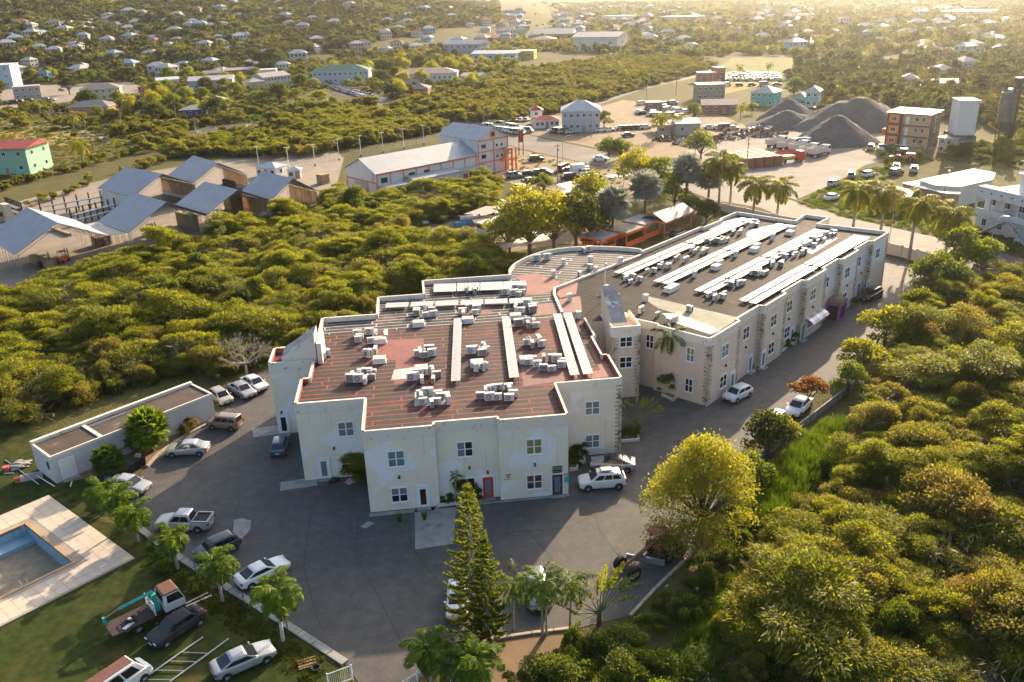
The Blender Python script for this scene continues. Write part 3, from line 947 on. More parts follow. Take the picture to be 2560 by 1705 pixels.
c5 = (650,900,0.4034)
A_ = LW(-20,6.85); B_ = LW(-15,0); C_ = LW(-9,0.65); T1 = LW(-27,17.4); E_ = LW(3,6.85)
window((482,381,583,471), A_, LA, 'curtain_grey', crop=c5)
window((502,597,600,682), A_, LA, ['glass','curtain_grey','glass','curtain_grey'], crop=c5)
door((367,628,430,732), A_, LA, crop=c5)
door((115,345,180,442), T1, LA, 'white_trim','glass', crop=c5)
window((790,560,898,660), B_, LA, 'curtain_teal', crop=c5)
window((812,787,918,878), B_, LA, ['curtain_grey','curtain_grey','glass','glass'], crop=c5)
M['brown_glass'] = mat('brown_glass',(0.05,0.012,0.01),0.2)
door((980,785,1043,902), B_, LA, 'white_trim','brown_glass', crop=c5)
window((1218,503,1320,598), C_, LA, ['curtain_grey','glass','curtain_grey','glass'], crop=c5)
window((1235,728,1335,820), C_, LA, 'glass', crop=c5)
door((1383,732,1445,843), C_, LA, 'red','curtain_grey', crop=c5)
window((1648,487,1748,582), B_, LA, 'curtain_green', crop=c5)
def poster_mat(name, lo, mid, hi, sc):
 ma, nt, b = nodes_of(name)
 c = ramp(nt, noise(nt, sc, 5,0.7, coords(nt)), [(0.35, lo),(0.5, mid),(0.68, hi)])
 nt.links.new(c, b.inputs['Base Color']); b.inputs['Roughness'].default_value = 0.3
 return ma
M['poster_warm'] = poster_mat('poster_photos',(0.01,0.008,0.008),(0.13,0.05,0.03),(0.42,0.2,0.13),6)
M['poster_dark'] = poster_mat('poster_text',(0.008,0.009,0.012),(0.02,0.022,0.028),(0.22,0.23,0.25),14)
window((1650,708,1750,797), B_, LA, ['poster_warm','poster_dark','poster_dark','poster_warm'], crop=c5)
door((1815,715,1870,823), B_, LA, 'dark_metal','curtain_teal', crop=c5)
window((2013,253,2105,338), E_, LA, 'curtain_grey', crop=c5)
window((2015,460,2105,542), E_, LA, 'curtain_grey', crop=c5)
for x, y, p in ((458,544, A_),(133,322, T1),(862,722, B_),(1297,663, C_),(1411,692, C_),(1703,645, B_)):
 wall_lamp(650 + x * .4034,900 + y * .4034, p, LA)
T2 = LW(10,19.35)
window((1549,841,1581,867), T2, LA, 'glass'); window((1548,891,1580,919), T2, LA, 'glass')
c4 = (1450,500,0.3507)
F_ = RW(0,3); FA = RA - math.pi / 2
window((770,1057,808,1145), F_, FA, ['curtain_green','curtain_green','curtain_grey','curtain_grey'], crop=c4, w=1.05, h=1.75)
window((758,1277,798,1362), F_, FA, 'glass', crop=c4, w=1.05, h=1.75)
_s = LW(11.55,23.75); _e = RW(0.4,7.2); SA = math.atan2(_e.y - _s.y, _e.x - _s.x)
window((483,965,517,1050), _s, SA, 'glass', crop=c4, w=1.05, h=1.75)
RP, RC = RW(0,0), RW(0,0.65)
for rect, p, pn in [((1010,1025,1053,1120), RP, 'curtain_teal'),((995,1243,1038,1338), RP, 'glass'),((1162,903,1200,992), RC, 'glass'),
     ((1360,820,1393,897), RP, 'glass'),((1340,1010,1377,1100), RP, 'glass'),((1475,713,1505,797), RC, 'glass'),((1455,905,1488,980), RC, 'glass'),
     ((1643,632,1675,715), RP, 'curtain_teal'),((1740,548,1768,630), RC, 'glass'),((1888,478,1918,557), RP, 'glass'),((1865,655,1895,735), RP, 'glass'),
     ((1968,403,1997,480), RC, 'glass'),((2105,343,2133,415), RP, 'glass'),((1620,855,1652,905), RP, 'glass')]:
 window(rect, p, RA, pn, crop=c4, w=1.6, h=1.6 if rect[1] != 855 else 1.0)
for rect, p, lf in [((1072,1215,1097,1320), RP, 'white_trim'),((1200,1090,1225,1160), RC, 'white_trim'),((1293,1060,1318,1165), RP, 'white_trim'),((1500,890,1522,985), RC, 'white_trim'),
     ((1580,870,1597,950), RP, 'curtain_teal'),((1828,690,1848,785), RP, 'curtain_teal'),((1975,575,1998,650), RC, 'curtain_teal'),((2045,550,2065,620), RP, 'white_trim')]:
 door(rect, p, RA, lf, 'curtain_teal', crop=c4)
for x, y, p in ((1035,1177, RP),(1178,1048, RC),(1372,950, RP),(1484,845, RC),(1655,760, RP),(1900,607, RP),(2000,520, RC)):
 wall_lamp(1450 + x * .3507,500 + y * .3507, p, RA)
# the purple porch, the clear awning, signs
M['purple'] = mat('purple_paint',(0.28,0.07,0.30),0.6)
M['porch_roof'] = mat('porch_roof',(0.20,0.12,0.075),0.7, var=0.2)
pp = G(1450 + 1760 * .3507,500 + 838 * .3507)
s_, t_ = RWl(pp)
pc = toL(RW(s_, -0.45))
px_ = MB()
for (x, y) in ((-1.2,-0.75),(1.2,-0.75),(-1.2,0.8),(1.2,0.8)):
 px_.box((x, y, 1.35),(0.25,0.25,2.7))
px_.box((0,-0.75,2.55),(2.15,0.24,0.3)); px_.box((-1.2,0.02,2.55),(0.24,1.3,0.3)); px_.box((1.2,0.02,2.55),(0.24,1.3,0.3))
px_.box((0,-0.75,0.2),(2.15,0.2,0.4))
po = px_.build('porch',M['purple'], office, (pc.x, pc.y, 0), rwroot_rz)
MB().box((0,-0.74,1.4),(1.75,0.04,2.0)).build('pane',M['glass'], po)
MB().box((-1.2,0.02,1.4),(0.04,1.2,2.0)).build('pane',M['glass'], po)
rg = []
for k in range(7):
 a = math.pi * k / 6
 rg.append((-1.45 * math.cos(a),0.62 * math.sin(a)))
MB().loft([[(x, -0.95,2.7 + z) for x, z in rg], [(x, 0.9,2.7 + z) for x, z in rg]]).build('porch_roof',M['porch_roof'], po)
aw = toL(RW(RWl(onplane(1450 + 1665 * .3507,500 + 815 * .3507, RP, RA))[0], 0))
ax = MB()
for k in range(5):
 ax.mat(k % 2)
 x0 = -2.6 + k * 1.04
 pts = [(0.0,2.95),(-0.5,2.85),(-0.95,2.6),(-1.2,2.3)]
 for (ya, za),(yb, zb) in zip(pts[:-1], pts[1:]):
  ax.add([(x0 + .02, ya, za),(x0 + 1.02, ya, za),(x0 + 1.02, yb, zb),(x0 + .02, yb, zb),(x0 + .02, ya, za + .03),(x0 + 1.02, ya, za + .03),(x0 + 1.02, yb, zb + .03),(x0 + .02, yb, zb + .03)],
      [(0,1,2,3),(7,6,5,4),(0,4,5,1),(2,6,7,3),(0,3,7,4),(1,5,6,2)])
M['awning_a'] = mat('awning_clear',(0.55,0.56,0.57),0.2); M['awning_b'] = mat('awning_tinted',(0.30,0.31,0.32),0.25)
ax.build('awning', [M['awning_a'],M['awning_b']], office, (aw.x, aw.y, 0), rwroot_rz)
BP = LW(-3,0)
M['sign_dark'] = mat('sign_dark',(0.035,0.032,0.03),0.5)
M['sign_print'] = mat('sign_print',(0.42,0.40,0.38),0.6)
M['sign_teal'] = mat('sign_teal',(0.02,0.36,0.52),0.45, var=0.25, vscale=1.5)
M['sign_pink'] = mat('sign_pink',(0.45,0.04,0.30),0.5)
zc = (1240,1140,200 / 2355)
def wall_piece(name, rect, ma, crop=zc, P0=BP, ang=LA, off=0.02, th=0.03, parent=office):
 rect = tuple(crop[i % 2] + v * crop[2] for i, v in enumerate(rect))
 c, w, h = rect_on(*rect, P0, ang)
 n = Vector((math.sin(ang),-math.cos(ang),0))
 inv = (Matrix.Translation(office.location) @ Matrix.Rotation(LA, 4, 'Z')).inverted()
 return MB().box((0,0,0),(w, th, h)).build(name, ma, office, inv @ (c + n * off), ang - LA)
so = wall_piece('door_sign',(1660,290,1940,495),M['sign_dark'])
so['label'] = 'dark sign board over the black framed door'
mbp = MB()
for r_, (z, n_, hh) in enumerate(((0.19,8,0.10),(0.03,9,0.06),(-0.2,12,0.035))):
 w_ = 1.5 * (0.85 if r_ != 1 else 0.6)
 for k in range(n_):
  mbp.box((-w_ / 2 + w_ * (k + .5) / n_, -0.02, z),(w_ / n_ * 0.66,0.008, hh))
mbp.build('sign_lettering',M['sign_print'], so)['kind'] = 'stuff'
wall_piece('shop_poster',(1975,628,2140,775),M['sign_teal'])
wall_piece('shop_poster',(1975,515,2035,570),M['sign_pink'])
wall_piece('shop_poster',(2055,515,2120,540),M['sign_dark'])
wall_piece('shop_poster',(1980,585,2030,612),M['sign_print']); wall_piece('shop_poster',(2070,580,2135,607),M['rust'])
inv = (Matrix.Translation(office.location) @ Matrix.Rotation(LA, 4, 'Z')).inverted()
def wp(x, y, off=0.02):
 return inv @ (onplane(zc[0] + x * zc[2], zc[1] + y * zc[2], BP, LA) + Vector((math.sin(LA),-math.cos(LA),0)) * off)
M['logo_orange'] = mat('logo_orange',(0.50,0.13,0.05),0.5)
lg = MB()
tri = [(280,540),(450,522),(368,665)]; tin = [(318,562),(412,553),(366,630)]
for k in range(3):
 lg.cur = 0 if k == 2 else 1
 a, b, c, d = tri[k], tri[(k + 1) % 3], tin[(k + 1) % 3], tin[k]
 lg.quad(*[wp(*q) for q in (a, b, c, d)])
lg.cur = 1; lg.quad(wp(375,570), wp(408,566), wp(372,640), wp(352,610))
for k, x in enumerate((240,258,300,325,350,390,415,440,465)):
 lg.cur = 0 if k < 5 else 1
 y = 692 - (x - 240) * 0.085
 lg.quad(wp(x, y - 9), wp(x + 18, y - 10), wp(x + 18, y + 8), wp(x, y + 9))
lo = lg.build('wall_logo', [M['sign_dark'],M['logo_orange']], office)
lo['label'] = 'dark and orange triangle logo over a line of small lettering'
wall_piece('notice_sign',(1838,668,1862,690), mat('sign_green',(0.05,0.30,0.17),0.5), c4, RP, RA)
# painted patches on the roofs
def patch(poly, ma, dz=0.006, name='roof_patch'):
 P = [tuple(toL(G(*p, RZ))[:2]) for p in poly]
 return tri_cap(P, RZ + dz,M[ma], name, office)
patch([(935,852),(1060,845),(1058,955),(985,962),(990,900),(925,905)], 'felt_redpaint')
patch([(1300,905),(1440,900),(1480,945),(1385,955),(1310,965)], 'felt_pink')
patch([(1500,925),(1530,925),(1548,940),(1400,953),(1395,935),(1470,930)], 'felt_redpaint', 0.009)
patch([(1465,850),(1478,848),(1535,925),(1500,925)], 'felt_redpaint')
patch([(1160,768),(1225,765),(1230,785),(1165,788)], 'felt_pink')
patch([(1330,760),(1385,758),(1395,785),(1330,788)], 'felt_pink')
patch([(985,925),(1055,915),(1060,943),(978,950)], 'felt_silver', 0.012)
patch([(1037,980),(1124,978),(1122,1012),(1036,1016)], 'felt_silver', 0.012)
patch([(1290,690),(1340,682),(1400,705),(1380,730),(1300,740),(1310,715)], 'felt_redpaint')
patch([(1392,735),(1410,700),(1445,706),(1440,735),(1400,745)], 'felt_redpaint')
patch([(1390,750),(1450,740),(1455,775),(1400,790)], 'felt_pink')
patch([(1605,745),(1622,741),(1850,795),(1800,825),(1690,785),(1645,770)], 'felt_green')
patch([(1655,783),(1700,785),(1800,826),(1776,836),(1680,805)], 'felt_silver', 0.012)
patch([(2005,625),(2050,612),(2075,590),(2095,595),(2030,635)], 'felt_silver')
patch([(1870,575),(1930,562),(1925,580),(1865,590)], 'felt_silver')
patch([(1812,552),(1850,545),(1800,570),(1770,575)], 'felt_silver')
# ------------------------------------------------------------------ on the roofs
def quad_pt(Q, a, b):
 return (Q[0] * (1 - a) + Q[1] * a) * (1 - b) + (Q[3] * (1 - a) + Q[2] * a) * b
def solar(Q, n, m, label, group, ma='panel_left', gap=0.03, lift=0.35, th=0.05):
 """Q: four corners of the field (world); n panels along the first side, m along the second"""
 c = (Q[0] + Q[1] + Q[2] + Q[3]) / 4
 d = Q[1] - Q[0]
 rz = math.atan2(d.y, d.x)
 root = empty('solar_array',(c.x, c.y, RZ), rz, label, 'solar array', group)
 inv = Matrix.Rotation(-rz, 3, 'Z')
 L = [inv @ (q - Vector((c.x, c.y, RZ))) for q in Q]
 legs = MB()
 k = None
 for i in range(n):
  for j in range(m):
   P = [quad_pt(L, (i + a) / n, (j + b) / m) for a, b in ((0,0),(1,0),(1,1),(0,1))]
   cc = sum(P, Vector()) / 4
   w = (P[1] - P[0]).length - gap; h = (P[3] - P[0]).length - gap
   if k is None:
    mb = MB(); mb.mat(0).box((0,0,0),(w - .06, h - .06, th + .006)); mb.mat(1)
    for s in (-1,1):
     mb.box((s * (w / 2 - .015),0,0),(.03, h, th)); mb.box((0, s * (h / 2 - .015),0),(w - .06,.03, th))
    for s in (-1,1):
     mb.box((s * w / 6,0, th / 2 + .004),(.012, h - .06,.003))
    k = mb.mesh('panel', [M[ma],M['panel_frame']])
   link('panel', k, root, cc)
 for a in np.linspace(0.02,0.98, max(2, n // 3)):
  for b in (0.08,0.92):
   p = quad_pt(L, a, b)
   legs.box((p.x, p.y, (p.z - 0.03) / 2),(0.05,0.05, max(p.z - 0.03,.05)))
 for b in (0.2,0.8):
  p, q = quad_pt(L, 0, b), quad_pt(L, 1, b)
  legs.tube(p - Vector((0,0,.05)), q - Vector((0,0,.05)),0.025, n=4)
 legs.build('support',M['grey_metal'], root)
 return root
def PQ(pts, z):
 return [G(*p, z) for p in pts]
ZP = 8.45
solar(PQ([(1127,953),(1134,796),(1155,795),(1151,952)], ZP),15,1, 'grey solar strip left of the middle on the red-jointed roof','solar strips on the red-jointed roof')
solar(PQ([(1273,945),(1254,791),(1275,790),(1298,943)], ZP),15,1, 'single grey solar strip in the middle of the red-jointed roof','solar strips on the red-jointed roof')
solar(PQ([(1425,938),(1381,785),(1403.6,784),(1449,937)], ZP),15,1, 'grey solar strip, inner one of the close pair near the red parapet','solar strips on the red-jointed roof')
solar(PQ([(1458,936),(1409,783),(1428,782),(1483,934)], ZP),15,1, 'grey solar strip, outer one of the close pair near the red parapet','solar strips on the red-jointed roof')
for k, x in enumerate((1050,1260,1470,1680,1885,2090)):
 dy = -(x - 1050) * 0.037
 q = [(650 + .2972 * a, 650 + .2972 * b) for a, b in ((x, 402 + dy),(x + 192,394 + dy),(x + 204,354 + dy),(x + 14,362 + dy))]
 solar(PQ(q, ZP),6,1, 'low solar table in the middle row at the back, number %s from the white parapet' % ['one','two','three','four','five','six'][k], 'row of low solar tables')
for k, x in enumerate((1460,1657,1853,2047)):
 dy = -(k * 7)
 q = [(650 + .2972 * a, 650 + .2972 * b) for a, b in ((x, 270 + dy),(x + 190,264 + dy),(x + 190,196 + dy),(x, 202 + dy))]
 solar(PQ(q, ZP),6,2, 'solar table along the rear white parapet, %s from its corner' % ['first','second','third','fourth'][k], 'solar tables at the rear parapet')
prs = [(22.45, 'the row beside the rear parapet'),(16.05, 'the second row from the rear parapet'),(9.85, 'the second row from the street facade'),(3.55, 'the row along the street facade')]
for t0, wh in prs:
 for s0, s1, en in ((13.1,31.1, 'near half'),(31.7,49.8, 'far half')):
  for k in range(2):
   a = t0 - k * 1.28
   Q = [RW(s0, a - 1.0, ZP), RW(s1, a - 1.0, ZP), RW(s1, a, ZP), RW(s0, a, ZP)]
   solar(Q, 11,1, '%s strip of gleaming solar panels, %s of %s' % (('inner','outer')[k], en, wh),'gleaming solar strips on the long wing')
# condensers
def make_condenser():
 r = empty('condenser',(0,0,0),0, 'x','air conditioner')
 mb = MB(); mb.bx(-.43,.43,-.16,.16,.06,.66); mb.bx(-.445,.445,-.175,.175,.655,.68); mb.build('casing',M['ac_white'], r)
 g = MB(); g.disc((-.1,-.165,.36),.24, 'Y', 16,.02); g.mat(1); g.disc((-.1,-.175,.36),.075, 'Y', 10,.02)
 for k in range(8):
  a = k * math.pi / 4
  g.tube((-.1 + .07 * math.cos(a),-.178,.36 + .07 * math.sin(a)),(-.1 + .24 * math.cos(a),-.178,.36 + .24 * math.sin(a)),.01, n=4)
 g.build('fan_grille', [M['ac_dark'],M['ac_white']], r)
 b = MB(); b.bx(-.38,.38,.162,.17,.1,.62); b.bx(.432,.44,-.12,.12,.1,.62); b.build('coil_grille',M['ac_dark'], r)
 for x in (-.33,.33): MB().bx(x - .03, x + .03,-.18,.18,0,.06).build('foot',M['dark_metal'], r)
 return r
cond = make_condenser()
def make_skylight():
 r = empty('skylight',(0,0,0),0, 'x','skylight')
 MB().loft([[(-.6,-.45,0),(.6,-.45,0),(.6,.45,0),(-.6,.45,0)], [(-.5,-.38,.38),(.5,-.38,.38),(.5,.38,.38),(-.5,.38,.38)]]).build('curb',M['ac_white'], r)
 MB().box((0,0,.43),(1.08,.84,.08)).build('lid',M['cap'], r)
 MB().box((0,0,.475),(.7,.5,.03)).build('pane',M['felt_silver'], r)
 return r
sky_l = make_skylight()
def make_vent():
 r = empty('roof_vent',(0,0,0),0, 'x','roof vent')
 MB().box((0,0,.4),(.5,.5,.8)).build('shaft',M['ac_white'], r)
 MB().box((0,0,.84),(.62,.62,.08)).build('cap',M['ac_white'], r)
 return r
vent = make_vent()
def make_gooseneck():
 r = empty('gooseneck_pipe',(0,0,0),0, 'x','vent pipe')
 pts = [(0,0,0),(0,0,.45)] + [(.16 - .16 * math.cos(a),0,.45 + .16 * math.sin(a)) for a in np.linspace(.4,3.3,6)]
 MB().path(pts, .06,7).build('pipe',M['ac_white'], r)
 MB().disc((0,0,.03),.14, 'Z', 10,.06).build('flange',M['ac_white'], r)
 return r
neck = make_gooseneck()
def cluster(px, py, n, where, spread=1.1, gn=0, sk=0, box=0):
 c = G(px, py, RZ)
 lab = 'white condenser unit in the cluster ' + where
 k = 0
 base = random.random() * 6.28
 right = px >= 1480 and not (py > 745 and px < 1560)
 if right: n = max(1, round(n * .7))
 for i in range(n):
  a = base + i * 6.283 / max(n, 1) + random.uniform(-.25,.25)
  rr_ = spread * (0.6 + 0.6 * random.random()) * (0.7 + 0.09 * n)
  x, y = c.x + rr_ * math.cos(a), c.y + rr_ * math.sin(a) * 0.85
  rz = (LA if px < 1480 or py > 745 and px < 1560 else RA) + random.choice((0,0,0, math.pi / 2, math.pi, -math.pi / 2)) + random.uniform(-.15,.15)
  s = random.choice((1.0,1.0,1.12,1.25)) * (.88 if right else 1)
  place(cond, 0,(x, y, RZ), rz, (s, s, s * random.uniform(.95,1.2)), lab, 'condensers ' + where)
 for i in range(gn):
  a = random.random() * 6.28
  place(neck, 0,(c.x + .9 * math.cos(a) * spread, c.y + .9 * math.sin(a) * spread, RZ), random.random() * 6.28,1.5, 'white gooseneck pipe rising from the cluster ' + where, 'gooseneck pipes ' + where)
for a in [(925,846,8, 'behind the painted red roof area', 1.2,1),(1060,786,6, 'left of the low solar tables', 1.1,1),(1182,731,3, 'between the two rows of solar tables', .8,2),(1290,734,7, 'at the end of the rear solar tables', 1.0),
    (1172,784,5, 'before the middle row of solar tables', 1.0),(1312,774,8, 'beside the roof joint', 1.0),(930,888,2, 'with curled pipes beside the red skylight', .7,3),(1066,888,6, 'on the painted red roof area', .8,1),
    (910,947,8, 'nearest the chimney block', .9,2),(1066,945,7, 'beside the silver patch', 1.0,2),(1078,1002,9, 'on the square silver patch', 1.05),(1246,990,10, 'near the front edge of the roof', 1.0,1),
    (1196,882,5, 'between the two single solar strips', .8,2),(1200,925,2, 'close to the white seams between the solar strips', .5,4),(1322,815,5, 'at the top of the pair of solar strips', .9,1),(1336,865,4, 'halfway along the pair of solar strips', .8,2),
    (1366,912,10, 'beside the lower end of the pair of solar strips', 1.1),(806,892,5, 'along the bulkhead of the stair tower', .6),
    (1578,703,6, 'nearest the tall roof mast', 1.0),(1627,682,3, 'next to the start of the rear solar row', .8),(1664,669,6, 'along the rear solar row, second group', .8),(1702,652,6, 'along the rear solar row, third group', .9),(1746,632,7, 'midway along the rear solar row', .9),
    (1778,607,5, 'past the gap in the rear solar row', .9),(1808,604,5, 'between the rear solar rows, far half', .9),(1843,585,6, 'close to the far end of the rear solar row', .9),(1880,564,9, 'on the silver patch by the far parapet', 1.1),
    (1788,744,7, 'behind the green painted roof', .9),(1834,712,9, 'beside the third solar row', 1.0),(1894,686,8, 'between the third and fourth solar rows', .9),(1941,664,6, 'at the gap of the fourth solar row', .8),(1969,642,8, 'past the gap of the third solar row', .9),
    (1994,634,5, 'beside the roof hatch of the long wing', .8),(2018,616,6, 'on the silver strip of the long wing', .8),(2043,604,6, 'under the white frame at the far end', .8),(2072,590,9, 'in the far corner of the long wing', .9),
    (1465,629,2, 'against the curved parapet', .5),(1352,650,2, 'at the start of the curved parapet', .9),(1484,672,2, 'in the middle of the fan-shaped roof', .6),(1452,692,1, 'on the roof joint', .3),
    (1608,781,2, 'at the edge above the courtyard', .5),(1640,791,2, 'on the edge above the bent palm', .5),(1680,806,3, 'along the front edge above the garden bed', .6),(1727,776,2, 'standing alone on the green roof paint', .5)]:
 cluster(*a)
for i, (x, y, w) in enumerate([(951,856, 'behind the red painted area, left end'),(949,905, 'on the left of the red painted area'),(1047,814, 'left of the first solar strip'),(1054,928, 'above the silver patch'),(1315,905, 'between the single strip and the large cluster'),
    (1193,914, 'between the two solar strips'),(1289,796, 'at the top of the second solar strip'),(1170,805, 'at the top of the first solar strip'),(1674,728, 'near the start of the second solar row'),(1684,722, 'touching the second solar row'),
    (1790,672, 'between the middle solar rows, near one'),(1795,660, 'between the middle solar rows, next one'),(1886,628, 'past the middle gap, near one'),(1890,618, 'past the middle gap, next one'),(1975,586, 'toward the far parapet, near one'),(1978,574, 'toward the far parapet, far one')]):
 place(sky_l, 0, G(x, y, RZ), LA if x < 1500 else RA, 1.25, 'white boxed skylight ' + w, 'boxed skylights on the roofs')
for i, (x, y, w) in enumerate([(1409,663, 'on the fan roof, second from the curve'),(1476,655, 'on the fan roof, midway'),(1551,659, 'on the fan roof, nearest the long wing'),(1384,692, 'on the fan roof, nearest the solar tables'),(1490,681, 'on the fan roof at the joint'),
    (1736,693, 'between the second and third solar rows'),(1839,642, 'between the middle solar rows, far half'),(1931,600, 'near the far parapet'),(1614,753, 'at the edge of the green paint'),(1424,752, 'right of the roof joint'),(1447,796, 'beside the pair of solar strips'),(1516,730, 'at the foot of the mast'),(1540,750, 'behind the grey bulkhead')]):
 place(vent, 0, G(x, y, RZ), LA if x < 1450 else RA, (1,1,.9 + .3 * random.random()),'white square roof vent ' + w, 'square roof vents')
mp = G(1512,748, RZ)
mr = empty('roof_mast', mp, 0, 'tall thin white mast standing on the roof between the wings','mast')
MB().tube((0,0,0),(0,0,5.4),.07,.05,8).build('pole',M['ac_white'], mr)
MB().box((.1,0,4.6),(.3,.3,.35)).box((0,0,.1),(.5,.5,.2)).build('bracket',M['ac_white'], mr)
# ------------------------------------------------------------------ vehicles
def paint(name, c, rough=0.28, metal=0.0):
 return mat('car_paint_' + name, c, rough, metal, var=0.04, vscale=3, coat=0.7, dirt=tuple(v * 0.75 for v in c), dscale=1.2, dcut=(0.55,0.85))
PAINT = dict(white=paint('white',(0.70,0.70,0.69)), silver=paint('silver',(0.42,0.42,0.42),0.3,0.4), beige=paint('beige',(0.46,0.42,0.35),0.32,0.3),
    bronze=paint('bronze',(0.25,0.19,0.14),0.35,0.3), blue=paint('blue',(0.012,0.06,0.13)), black=paint('black',(0.015,0.015,0.017)),
    charcoal=paint('charcoal',(0.05,0.05,0.055)), grey=paint('grey',(0.20,0.21,0.22)), red=paint('red',(0.42,0.03,0.025)), oldblack=mat('faded_black_paint',(0.022,0.022,0.025),0.6, var=0.5, vscale=2, dirt=(0.12,0.10,0.09), dscale=1.3, dcut=(0.6,0.75)))
M['cglass'] = mat('car_glass',(0.012,0.014,0.017),0.05, spec=0.7)
M['tyre'] = mat('tyre_rubber',(0.015,0.015,0.015),0.85)
M['rim'] = mat('wheel_rim',(0.30,0.30,0.31),0.35,0.7)
M['head'] = mat('headlamp',(0.55,0.55,0.56),0.12, spec=0.7)
M['tail'] = mat('taillamp',(0.38,0.015,0.012),0.2)
M['plate'] = mat('number_plate',(0.60,0.62,0.64),0.5)
# type: length, width, height, belt, hood-end x, windscreen-top x, roof-end x, rear-glass-base x, tail height
CT = dict(
 sedan=(4.50,1.76,1.48,0.96,1.18,0.42,-1.05,-1.72,1.04),
 coupe=(4.50,1.78,1.38,0.92,0.98,0.18,-0.90,-1.80,0.99),
 hatch=(3.85,1.70,1.54,0.98,1.12,0.50,-1.40,-1.80,1.04),
 suv=(4.58,1.84,1.70,1.06,1.22,0.52,-1.70,-2.14,1.14),
 box=(3.95,1.70,1.66,1.02,1.18,0.72,-1.72,-1.90,1.04),
 van=(4.75,1.72,1.98,1.08,1.95,1.30,-2.20,-2.33,1.05),
 pickup=(5.20,1.84,1.74,1.08,1.22,0.60,-0.75,-0.98,1.08),
)
WHEEL = {}
def wheel_meshes(r):
 if r not in WHEEL:
  t = MB().tube((0,-.1,0),(0,.1,0), r, r, 20)
  rm = MB().disc((0,0,0), r * .66, 'Y', 14,.215)
  rm.mat(1)
  for k in range(5):
   a = k * 2 * math.pi / 5
   rm.tube((0,-.112,0),(r * .6 * math.cos(a),-.112, r * .6 * math.sin(a)),.035,.03,4)
  WHEEL[r] = (t.mesh('wheel',M['tyre']), rm.mesh('rim', [M['dark_metal'],M['rim']]))
 return WHEEL[r]
def car_shape(ty):
 L, W, H, belt, hx, wx, rx, bx_, tz = CT[ty]
 hw = W / 2
 xs = [-L / 2,-L / 2 + .08,-L / 2 + .35, bx_, rx, 0, wx, hx, (hx + L / 2) / 2 + .1, L / 2 - .3, L / 2 - .07, L / 2]
 rings = []
 for x in xs:
  e = abs(x) / (L / 2)
  w = hw * (1 - .12 * max(0,(e - .72) / .28) ** 2)
  if x > hx:
   q = (x - hx) / (L / 2 - hx)
   zt = belt - .02 - .20 * q ** 1.8
  elif x < bx_:
   q = (bx_ - x) / (bx_ + L / 2 + 1e-6)
   zt = tz - .10 * q ** 2
  else:
   zt = belt + (tz - belt) * np.clip((hx - x) / (hx - bx_),0,1)
  lo = .24 if e < .93 else .36
  if e > .985: zt = .62 if x > 0 else .72; w *= .97
  zb = min(.58, zt - .06)
  rings.append([(x, -w * .90, lo),(x, -w, lo + .14),(x, -w * 1.0, zb),(x, -w * .965, zt - .05),(x, -w * .88, zt),(x, w * .88, zt),(x, w * .965, zt - .05),(x, w, zb),(x, w, lo + .14),(x, w * .90, lo)])
 return rings
def greenhouse(ty):
 L, W, H, belt, hx, wx, rx, bx_, tz = CT[ty]
 hw = W / 2
 b0, b1 = hw * .90, hw * .74
 zb0, zb1 = belt - .03, tz - .03
 base = [(hx, -b0 * .93, zb0),(hx, b0 * .93, zb0),(bx_, b0 * .93, zb1),(bx_, -b0 * .93, zb1)]
 top = [(wx, -b1, H - .06),(wx, b1, H - .06),(rx, b1 * .98, H - .08),(rx, -b1 * .98, H - .08)]
 mid = [(wx - .25,0)]
 return base, top, H
def lerp(a, b, t):
 return tuple(a[i] + (b[i] - a[i]) * t for i in range(3))
def inset(q, m, off):
 """a quad set in from its edges by fractions m=(l,r,b,t) and pushed out by off"""
 a, b, c, d = [Vector(v) for v in q]
 n = (b - a).cross(d - a).normalized() * off
 def P(u, v):
  return tuple((a * (1 - u) + b * u) * (1 - v) + (d * (1 - u) + c * u) * v + n)
 l, r, bo, t = m
 return [P(l, bo), P(1 - r, bo), P(1 - r, 1 - t), P(l, 1 - t)]
